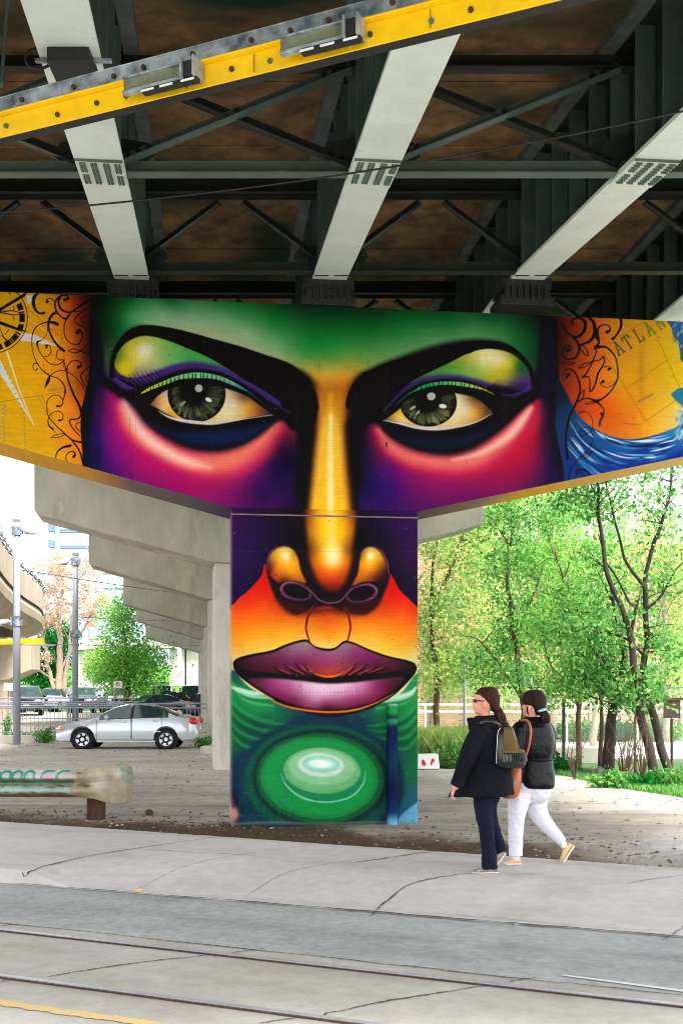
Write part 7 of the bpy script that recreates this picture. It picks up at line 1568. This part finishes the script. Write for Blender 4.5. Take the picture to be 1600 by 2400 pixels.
rloft(mb, [(1118,1162,1692,.06),(1114,1176,1714,.11),(1110,1180,1740,.12),(1112,1178,1780,.11),(1114,1176,1830,.11),(1118,1168,1866,.10)], Y)
limb(mb, [(1134,1708,11,-.10),(1118,1718,12,-.16),(1100,1748,11,-.2),(1086,1778,10,-.22),(1074,1808,9,-.21),(1062,1838,8,-.2),(1059,1845,7,-.2)], Y); limb(mb, [(1146,1708,11,.10),(1140,1718,12,.16),(1118,1778,10,.22),(1097,1838,8,.2)], Y)
limb(mb, [(1131,1862,15,-.06),(1131,1904,12,-.07),(1136,1940,10,-.08),(1141,1985,9,-.08),(1144,2033,8,-.08)], Y); limb(mb, [(1149,1862,13,.08),(1150,1912,10,.08),(1160,1952,9,.09),(1172,1985,8,.1),(1178,2000,7,.1)], Y)
hand(mb, 1059, 1842, Y, -.2, 18, .86, -1); hand(mb, 1094, 1838, Y, .2, 10, .86, -1)
fuse(mb.build('body', M['skin'], w1), .0046, 1)
mb = MB(); head(mb, [(1609.5,1135,1154,.02),(1612,1124,1161,.052),(1618,1116.5,1166,.072),(1626,1113.5,1169,.082),(1634,1115.5,1170.5,.087),(1641,1119,1171,.087),(1647,1128,1170.5,.086),(1655,1137,1169,.078),(1662,1145,1166,.064),(1668,1152,1163,.04)], Y)
limb(mb, [(1162,1654,7),(1167,1668,11.5),(1174,1684,12.5),(1180,1698,8),(1183,1708,2.5)], Y)
for i in range(7): limb(mb, [(1164+i,1668,4,-.05+.012*i),(1168+2.2*i,1690,3.4,-.05+.014*i),(1171+2.2*i,1706-1.3*i,1.2,-.04+.01*i)], Y, n=6)
fuse(mb.build('hair', M['hair1'], w1), .0046, 2, .006, .02)
sg_ = MB(); sg_.ell(PX(1110.2,1642.5,Y)+Vector((.004,-.034,0)), (.013,.026,.016), 12, 8); sg_.ell(PX(1110.2,1642.5,Y)+Vector((.004,.034,0)), (.013,.026,.016), 12, 8); sg_.build('sunglasses', M['trim'], w1, smooth=True)
sg_ = MB(); sg_.bar(PX(1112,1641,Y)+Vector((0,-.066,0)), PX(1131,1643,Y)+Vector((0,-.086,0)), .005, .009); sg_.build('glasses_arm', M['trim'], w1)
mb = MB()
rloft(mb, [(1118,1160,1688,.075),(1109,1178,1696,.14),(1103,1186,1706,.19),(1099,1190,1722,.2),(1096,1192,1748,.2),(1090,1194,1780,.2),(1080,1197,1812,.215),(1066,1201,1840,.235),(1054,1204,1856,.245,-2),(1050,1205,1863,.245,-3)], Y, 28)
limb(mb, [(1134,1704,17,-.12),(1118,1716,24,-.17),(1100,1748,22,-.2),(1086,1778,20,-.22),(1074,1808,17.5,-.21),(1063,1838,14.5,-.2)], Y); limb(mb, [(1146,1704,17,.12),(1140,1716,22,.17),(1118,1778,19,.22),(1098,1834,14,.2)], Y)
rloft(mb, [(1113,1166,1677,.072),(1109,1170,1686,.085),(1106,1174,1694,.11)], Y)
mb.loft([[PX(1092,1684,Y)+Vector((0,-.05,0)), PX(1094,1683,Y)+Vector((0,.06,0)), PX(1118,1682,Y)+Vector((0,.10,0)), PX(1120,1684,Y)+Vector((0,-.10,0))], [PX(1097,1702,Y)+Vector((0,-.07,0)), PX(1099,1702,Y)+Vector((0,.06,0)), PX(1118,1706,Y)+Vector((0,.12,0)), PX(1118,1706,Y)+Vector((0,-.14,0))], [PX(1099,1722,Y)+Vector((0,-.09,0)), PX(1102,1722,Y)+Vector((0,.06,0)), PX(1118,1722,Y)+Vector((0,.12,0)), PX(1118,1722,Y)+Vector((0,-.14,0))]])
fuse(mb.build('coat', M['coat'], w1), .008, 3, .022, .11)
mb = MB(); limb(mb, [(1048,1858,2.2,-.2),(1045,1866,1.6,-.2)], Y); mb.build('zip_pull', M['trim'], w1)
mb = MB(); rloft(mb, [(1106,1176,1840,.15),(1107,1172,1866,.14),(1112,1168,1880,.12)], Y)
limb(mb, [(1131,1862,25,-.06),(1131,1904,21,-.07),(1136,1940,17.6,-.08),(1141,1985,17,-.08),(1144,2033,19.6,-.08)], Y, n=16); limb(mb, [(1149,1862,21,.08),(1150,1912,17,.08),(1160,1952,16.5,.09),(1172,1985,16,.1),(1178,2000,15.5,.1)], Y, n=16)
fuse(mb.build('trousers', M['navy'], w1), .008, 2, .016, .07)
shoe(w1, 'shoe', (1163,2044), (1104,2044.5), Y, -.08, M['shoe_grey'], .085, .045)
shoe(w1, 'shoe', (1189,2004), (1164,2034), Y, .10, M['shoe_grey'], .08, .042, .016)
# backpack
bp_ = thing('backpack', 'black leather backpack with olive suede panel and fringed pocket on the nearer woman\'s back', 'backpack', tuple(PX(1187,1800,Y)))
Y = 10.0
bpr = [(1170,1192,1699,.05),(1160,1201,1706,.085),(1156,1207,1722,.115),(1154,1213,1745,.135),(1153,1217,1770,.145),(1153,1219,1790,.145),(1158,1216,1799,.125),(1166,1208,1802,.08)]
mb = MB(); rloft(mb, bpr, Y, 28, 2.8); mb.build('bag_body', M['leather_blk'], bp_, smooth=True)
def bag_pt(v, a, off, Yb=10.0):
    q = [np.interp(v, [r[2] for r in bpr], [r[k] for r in bpr]) for k in (0,1,3)]; c = PX((q[0]+q[1])/2, v, Yb); hw = (q[1]-q[0])/2*Yb/F+off; hd = q[2]+off; e = 2/2.8; x, y = math.cos(R(a)), math.sin(R(a))
    return Vector((c.x+hw*math.copysign(abs(x)**e, x), c.y+hd*math.copysign(abs(y)**e, y), c.z))
def bag_patch(vs_, a0f, a1f, off, nm, m, n=12):
    rows = []
    for v in vs_:
        a0, a1 = a0f(v), a1f(v); out = [bag_pt(v, a0+(a1-a0)*i/n, off) for i in range(n+1)]; inn = [bag_pt(v, a1+(a0-a1)*i/n, off-.006) for i in range(n+1)]; rows.append(out+inn)
    return MB().loft(rows).build(nm, m, bp_, smooth=True)
bag_patch(np.linspace(1704,1762,10), lambda v: np.interp(v,[1704,1762],[-96,-108]), lambda v: np.interp(v,[1704,1762],[-70,-22]), .006, 'suede_panel', M['olive'])
mb = MB(); mb.tube([bag_pt(v, np.interp(v,[1701,1712,1790],[-100,-132,-140]), .002) for v in np.linspace(1702,1788,18)], .003, 6); mb.build('zip', M['white'], bp_)
mb = MB(); pk = [bag_pt(1778, a, .03) for a in (-100,-20)]
rows = []
for v, o in ((1756,.008),(1760,.03),(1770,.042),(1790,.044),(1798,.03),(1800,.01)):
    out = [bag_pt(min(v,1796), a, o)+Vector((0,0,-(max(0,v-1796))*Y/F)) for a in np.linspace(-104,-14,12)]; inn = [bag_pt(min(v,1796), a, 0) for a in np.linspace(-14,-104,12)]; rows.append(out+inn)
mb.loft(rows); mb.build('pocket', M['leather_blk'], bp_, smooth=True)
rows = []
for v, o in ((1754,.012),(1757,.04),(1763,.050)):
    rows.append([bag_pt(v, a, o) for a in np.linspace(-104,-14,12)]+[bag_pt(v, a, o-.01) for a in np.linspace(-14,-104,12)])
MB().loft(rows).build('pocket_flap', M['olive'], bp_, smooth=True)
mb = MB()
for a in np.linspace(-100,-18,17): mb.bar(bag_pt(1764, a, .052), bag_pt(1783, a, .056), .012, .006)
mb.build('fringe', M['leather_blk'], bp_)
mb = MB(); mb.tube([bag_pt(1703,-110,.0), PX(1160,1697,Y)+Vector((0,-.16,0)), PX(1148,1690,Y)+Vector((0,-.15,0)), PX(1132,1689,Y)+Vector((0,-.125,0)), PX(1120,1696,Y)+Vector((0,-.15,0))], [.012,.016,.02,.02,.015], 8); mb.build('shoulder_strap', M['leather_blk'], bp_, smooth=True)
mb = MB(); mb.tube([PX(1170,1700,Y)+Vector((0,-.02,0)), PX(1176,1692,Y)+Vector((0,-.03,0)), PX(1186,1693,Y)+Vector((0,-.03,0)), PX(1190,1701,Y)+Vector((0,-.02,0))], .007, 6); mb.build('handle', M['leather_blk'], bp_, smooth=True)
# ---- the farther woman
Y = 10.58
w2 = thing('person', 'woman in black satin jacket and white trousers striding left, hair in a blue clip', 'person', tuple(PX(1240, 2022, Y)))
mb = MB()
head(mb, [(1621,1248,1260,.02),(1625,1237,1266,.045),(1631,1229,1271,.062),(1639,1226,1274,.073),(1647,1225,1275,.077),(1652,1225.5,1274,.077),(1658,1225,1272,.073),(1663,1224.8,1269,.067),(1667,1224,1265,.062),(1671,1225,1261,.055),(1676,1226,1258,.05),(1680,1231,1258,.05),(1688,1234,1261,.054),(1700,1228,1270,.07)], Y)
mb.loft([[PX(1226,1648,Y)+Vector((0,s,0)) for s in (-.008,.008)]+[PX(1224,1649,Y)], [PX(1227,1659,Y)+Vector((0,s,0)) for s in (-.016,.016)]+[PX(1220.4,1657.6,Y)], [PX(1227,1662,Y)+Vector((0,s,0)) for s in (-.013,.013)]+[PX(1223,1661,Y)]])
for s in (-1, 1): mb.ell(PX(1236,1659,Y)+Vector((0,s*.076,0)), (.016,.010,.030), 12, 8)
rloft(mb, [(1230,1268,1694,.06),(1220,1282,1714,.11),(1216,1284,1745,.12),(1218,1282,1785,.11),(1216,1284,1835,.11),(1216,1280,1866,.11)], Y)
limb(mb, [(1222,1704,8,-.08),(1212,1716,10,-.12),(1208,1745,10,-.16),(1206,1775,9,-.17),(1192,1796,7.5,-.2),(1176,1805,7,-.22)], Y); limb(mb, [(1276,1704,8,.05),(1284,1716,9,.08),(1288,1745,9,.1),(1286,1778,8,.12),(1266,1806,7,.18),(1238,1812,7,.24)], Y)
limb(mb, [(1213,1862,15,-.08),(1207,1890,13,-.09),(1206,1915,12,-.09),(1204,1955,10,-.09),(1204,2010,7.5,-.09)], Y); limb(mb, [(1262,1860,16,.07),(1260,1886,14,.08),(1268,1915,12,.09),(1286,1938,10,.09),(1306,1960,8,.09),(1324,1982,7,.09)], Y)
hand(mb, 1176, 1806, Y, -.22, 70, .85, -1); hand(mb, 1238, 1812, Y, .24, 70, .85, -1)
fuse(mb.build('body', M['skin'], w2), .0046, 1)
mb = MB(); head(mb, [(1617,1242,1262,.02),(1619.5,1233,1269,.05),(1626,1226,1275,.071),(1634,1223,1278.5,.083),(1643,1222.4,1280,.088),(1650,1224,1280,.089),(1656,1232,1279,.088),(1663,1238.5,1277,.082),(1670,1244,1273,.068),(1677,1252,1268,.04)], Y)
limb(mb, [(1232,1656,2.4,-.078),(1231,1666,2,-.074),(1235,1674,1.2,-.07)], Y, n=6)
limb(mb, [(1264,1660,8,-.03),(1270,1670,10,-.05),(1275,1684,12,-.05),(1276,1696,8.5,-.05),(1277,1707,2.5,-.05)], Y)
for i in range(6): limb(mb, [(1268+i*1.5,1672,3.6,-.09+.02*i),(1266+3.6*i,1688,3.2,-.1+.02*i),(1270+2.4*i,1704-abs(i-3)*2,1.2,-.07+.01*i)], Y, n=6)
fuse(mb.build('hair', M['hair2'], w2), .0046, 2, .006, .02)
mb = MB(); mb.ell(PX(1266,1664.5,Y)+Vector((0,-.07,0)), (.045,.022,.018), 14, 8, Matrix.Rotation(R(-14), 3, 'Y')); mb.build('hair_clip', mat('blue_clip', (150,196,214), .15, .3, spec=.9), w2, smooth=True)
mb = MB(); mb.bar(PX(1222.5,1650.5,Y)+Vector((0,-.05,0)), PX(1234,1652,Y)+Vector((0,-.084,0)), .004, .006); mb.tube([PX(1221.5,1651+2.6*math.sin(a),Y)+Vector((0,-.03+.022*math.cos(a),0)) for a in [i*math.pi/6 for i in range(13)]], .0025, 5); mb.build('glasses', M['trim'], w2)
mb = MB()
rloft(mb, [(1228,1270,1680,.08),(1224,1276,1688,.1),(1213,1286,1695,.15),(1207,1292,1704,.18),(1203,1297,1722,.19),(1203,1299,1742,.19),(1208,1295,1765,.18),(1212,1292,1777,.165),(1210,1294,1784,.175),(1209,1297,1815,.19),(1211,1298,1838,.195),(1214,1295,1846,.18,1)], Y, 28)
limb(mb, [(1222,1700,14,-.1),(1212,1712,20,-.13),(1208,1745,18,-.17),(1206,1775,16,-.18),(1192,1796,12,-.2)], Y); limb(mb, [(1276,1700,14,.05),(1286,1714,19,.08),(1290,1745,17,.1),(1288,1778,15,.12),(1266,1806,12,.18)], Y)
fuse(mb.build('jacket', M['satin'], w2), .008, 3, .012, .12)
mb = MB(); mb.tube([Vector((PX(1252,1778,Y).x+math.cos(a)*.187, Y+math.sin(a)*.192, PX(0,1779,Y).z)) for a in [i*math.pi/14 for i in range(29)]], .006, 6, caps=False); mb.build('waist_seam', M['satin'], w2, smooth=True)
mb = MB(); rloft(mb, [(1202,1292,1832,.16),(1198,1290,1852,.16),(1196,1287,1868,.14),(1206,1276,1880,.10)], Y)
limb(mb, [(1216,1856,27,-.07),(1209,1888,24,-.085),(1206,1915,19.5,-.09),(1204,1955,17.5,-.09),(1204.5,2003,16,-.09)], Y, n=16); limb(mb, [(1260,1852,30,.06),(1259,1884,26.5,.08),(1267,1912,22,.09),(1286,1938,18,.09),(1306,1960,14.5,.09),(1321,1977,12,.09)], Y, n=16)
fuse(mb.build('trousers', M['white_jeans'], w2), .008, 6, .014, .06)
mb = MB(); limb(mb, [(1318,1974,9,.09),(1327,1988,8.5,.09)], Y); limb(mb, [(1204,2000,10,-.09),(1204,2011,9,-.09)], Y); mb.build('socks', M['white'], w2, smooth=True)
shoe(w2, 'shoe', (1216,2022), (1178,2022.5), Y, -.09, M['shoe_tan'], .075, .042, .014)
def tilted(): 
    t_ = shoe(w2, 'shoe', (1347,1980), (1319,2029), Y, .09, M['shoe_tan'], .085, .044, .02)
def shoe_back():
    h = PX(1346,1984,Y)+Vector((0,.09,0)); q = PX(1318,2026,Y)+Vector((0,.09,0)); ax_ = (q-h); L = ax_.length; ax_.normalize(); up = Vector((0,1,0)).cross(ax_); up = up if up.x < 0 else -up
    rs = []
    for f, w_, hz in ((0,.55,.5),(.06,.8,.8),(.25,.85,.9),(.42,.85,.8),(.6,1.,.6),(.8,1.05,.45),(.94,.75,.33),(1.,.3,.2)):
        c = h+ax_*L*f; rs.append([c+Vector((0,1,0))*math.cos(2*math.pi*j/14)*.043*w_+up*(hz*.075*(.5+.5*math.sin(2*math.pi*j/14))) for j in range(14)])
    o = MB().loft(rs).build('shoe', M['shoe_tan'], w2, smooth=True); rs = []
    for f, w_ in ((-.02,.5),(.05,.85),(.25,.9),(.42,.88),(.6,1.05),(.8,1.1),(.95,.8),(1.03,.35)):
        c = h+ax_*L*f; rs.append([c+Vector((0,1,0))*s*.046*w_+up*zz for s, zz in ((-1,-.016),(1,-.016),(1,.004),(-1,.004))])
    MB().loft(rs).build('sole', M['sole'], o, bevel=.004)
shoe_back()
# shoulder bag
Yb = 10.36; sb = thing('shoulder_bag', 'glossy tan leather shoulder bag hanging between the two women', 'handbag', tuple(PX(1196,1870,Yb)))
mb = MB(); rloft(mb, [(1198,1219,1792,.03),(1192,1221,1806,.07),(1186,1221,1830,.09),(1178,1217,1854,.1),(1172,1213,1866,.09),(1180,1206,1871,.05)], Yb, 20, 2.6); o = mb.build('bag_body', M['leather_tan'], sb, smooth=True)
mb = MB(); P = cr([tuple(PX(u,v,Yb)+Vector((0,d,0))) for u,v,d in ((1228,1690,.1),(1236,1689,.04),(1241,1704,-.02),(1241,1726,-.03),(1235,1756,-.03),(1226,1780,-.02),(1214,1800,0))], False, 5)
mb.tube([Vector(p) for p in P], .0135, 8); mb.build('strap', M['leather_tan'], sb, smooth=True)
mb = MB(); mb.tube([PX(1216,1796,Yb)+Vector((.012*math.cos(a),-.02,.012*math.sin(a))) for a in [i*math.pi/5 for i in range(11)]], .003, 5); mb.build('buckle', M['rim'], sb)
# ---- the two men beyond the railing
def man(label, u, vf, vt, Y, top_c, leg_c, hat, arm):
    h = (vf-vt)*Y/F; t = thing('person', label, 'person', tuple(PX(u,vf,Y))); b = PX(u,vf,Y); s = h/1.75
    def V(x, y, z): return b+Vector((x*s, y*s, z*s))
    mb = MB()
    for q in (-.09,.09): mb.tube([V(q*.9,0,.88),V(q,.01,.48),V(q*1.1,0,.06)], [.09*s,.065*s,.045*s], 10); mb.ell(V(q*1.1,-.05,.05),(.045*s,.12*s,.05*s))
    mb.loft([[V(x*math.cos(a), y*math.sin(a), z) for a in [j*math.pi/8 for j in range(16)]] for x, y, z in ((.15,.11,.86),(.16,.12,1.0),(.17,.13,1.2),(.2,.12,1.38),(.14,.09,1.46),(.055,.055,1.5),(.052,.052,1.56))])
    mb.ell(V(0,0,1.64),(.078*s,.098*s,.118*s)); mb.ell(V(0,-.1,1.63),(.014*s,.02*s,.02*s))
    aR, aL = arm
    for pts in (aR, aL):
        mb.tube([V(*p) for p in pts], [.052*s,.04*s,.03*s], 8); e = V(*pts[-1]); mb.ell(e, (.03*s,.025*s,.05*s)); 
        for k in range(5): mb.tube([e+Vector(((k-2)*.012*s,0,-.02*s)), e+Vector(((k-2)*.018*s,-.01,-.085*s))], .008*s, 5)
    fuse(mb.build('body', M['skin'], t), .012, 1)
    mb = MB(); mb.loft([[V(x*math.cos(a), y*math.sin(a), z) for a in [j*math.pi/8 for j in range(16)]] for x, y, z in ((.18,.14,.84),(.185,.145,1.0),(.19,.15,1.2),(.22,.14,1.4),(.15,.11,1.47),(.075,.075,1.51))])
    for pts in (aR, aL): mb.tube([V(*pts[0]), V(*[(a+b_)/2 for a, b_ in zip(pts[0], pts[1])]), V(*[a*.2+b_*.8 for a, b_ in zip(pts[0], pts[1])])], [.075*s,.068*s,.06*s], 8)
    fuse(mb.build('shirt', top_c, t), .015, 2)
    mb = MB(); mb.loft([[V(x*math.cos(a), y*math.sin(a), z) for a in [j*math.pi/8 for j in range(16)]] for x, y, z in ((.17,.13,.8),(.18,.14,.9),(.17,.13,.95))])
    for q in (-.09,.09): mb.tube([V(q*.9,0,.86),V(q,.01,.48),V(q*1.1,0,.07)], [.105*s,.085*s,.07*s], 10)
    fuse(mb.build('trousers', leg_c, t), .015, 2)
    for q in (-.1,.1): MB().ell(V(q,-.05,.045),(.055*s,.14*s,.055*s)).build('shoe', M['trim'], t, smooth=True)
    if hat: mb = MB(); mb.ell(V(0,.01,1.70),(.092*s,.11*s,.07*s)); mb.ell(V(-.09,-.03,1.68),(.08*s,.06*s,.015*s)); mb.build('cap', M['white'], t, smooth=True)
    else: MB().ell(V(0,.02,1.68),(.088*s,.105*s,.095*s)).build('hair', M['hair1'], t, smooth=True)
M['polo'] = mat('black_polo', (20,22,32), .8); M['khaki'] = mat('khaki', (190,166,130), .8, var=.1)
man('man in a white cap, dark top and navy trousers standing beyond the railing', 408, 1675, 1612, 64.5, M['polo'], M['navy'], True, (((-.18,0,1.42),(-.2,-.05,1.15),(-.16,-.18,.95)), ((.18,0,1.42),(.22,.0,1.15),(.2,-.1,.92))))
man('bareheaded man in black polo and khaki trousers, one arm stretched to the right', 423, 1677, 1613, 64., M['polo'], M['khaki'], False, (((-.18,0,1.42),(-.24,0,1.15),(-.2,-.12,.95)), ((.18,0,1.42),(.38,-.05,1.28),(.58,-.1,1.12))))
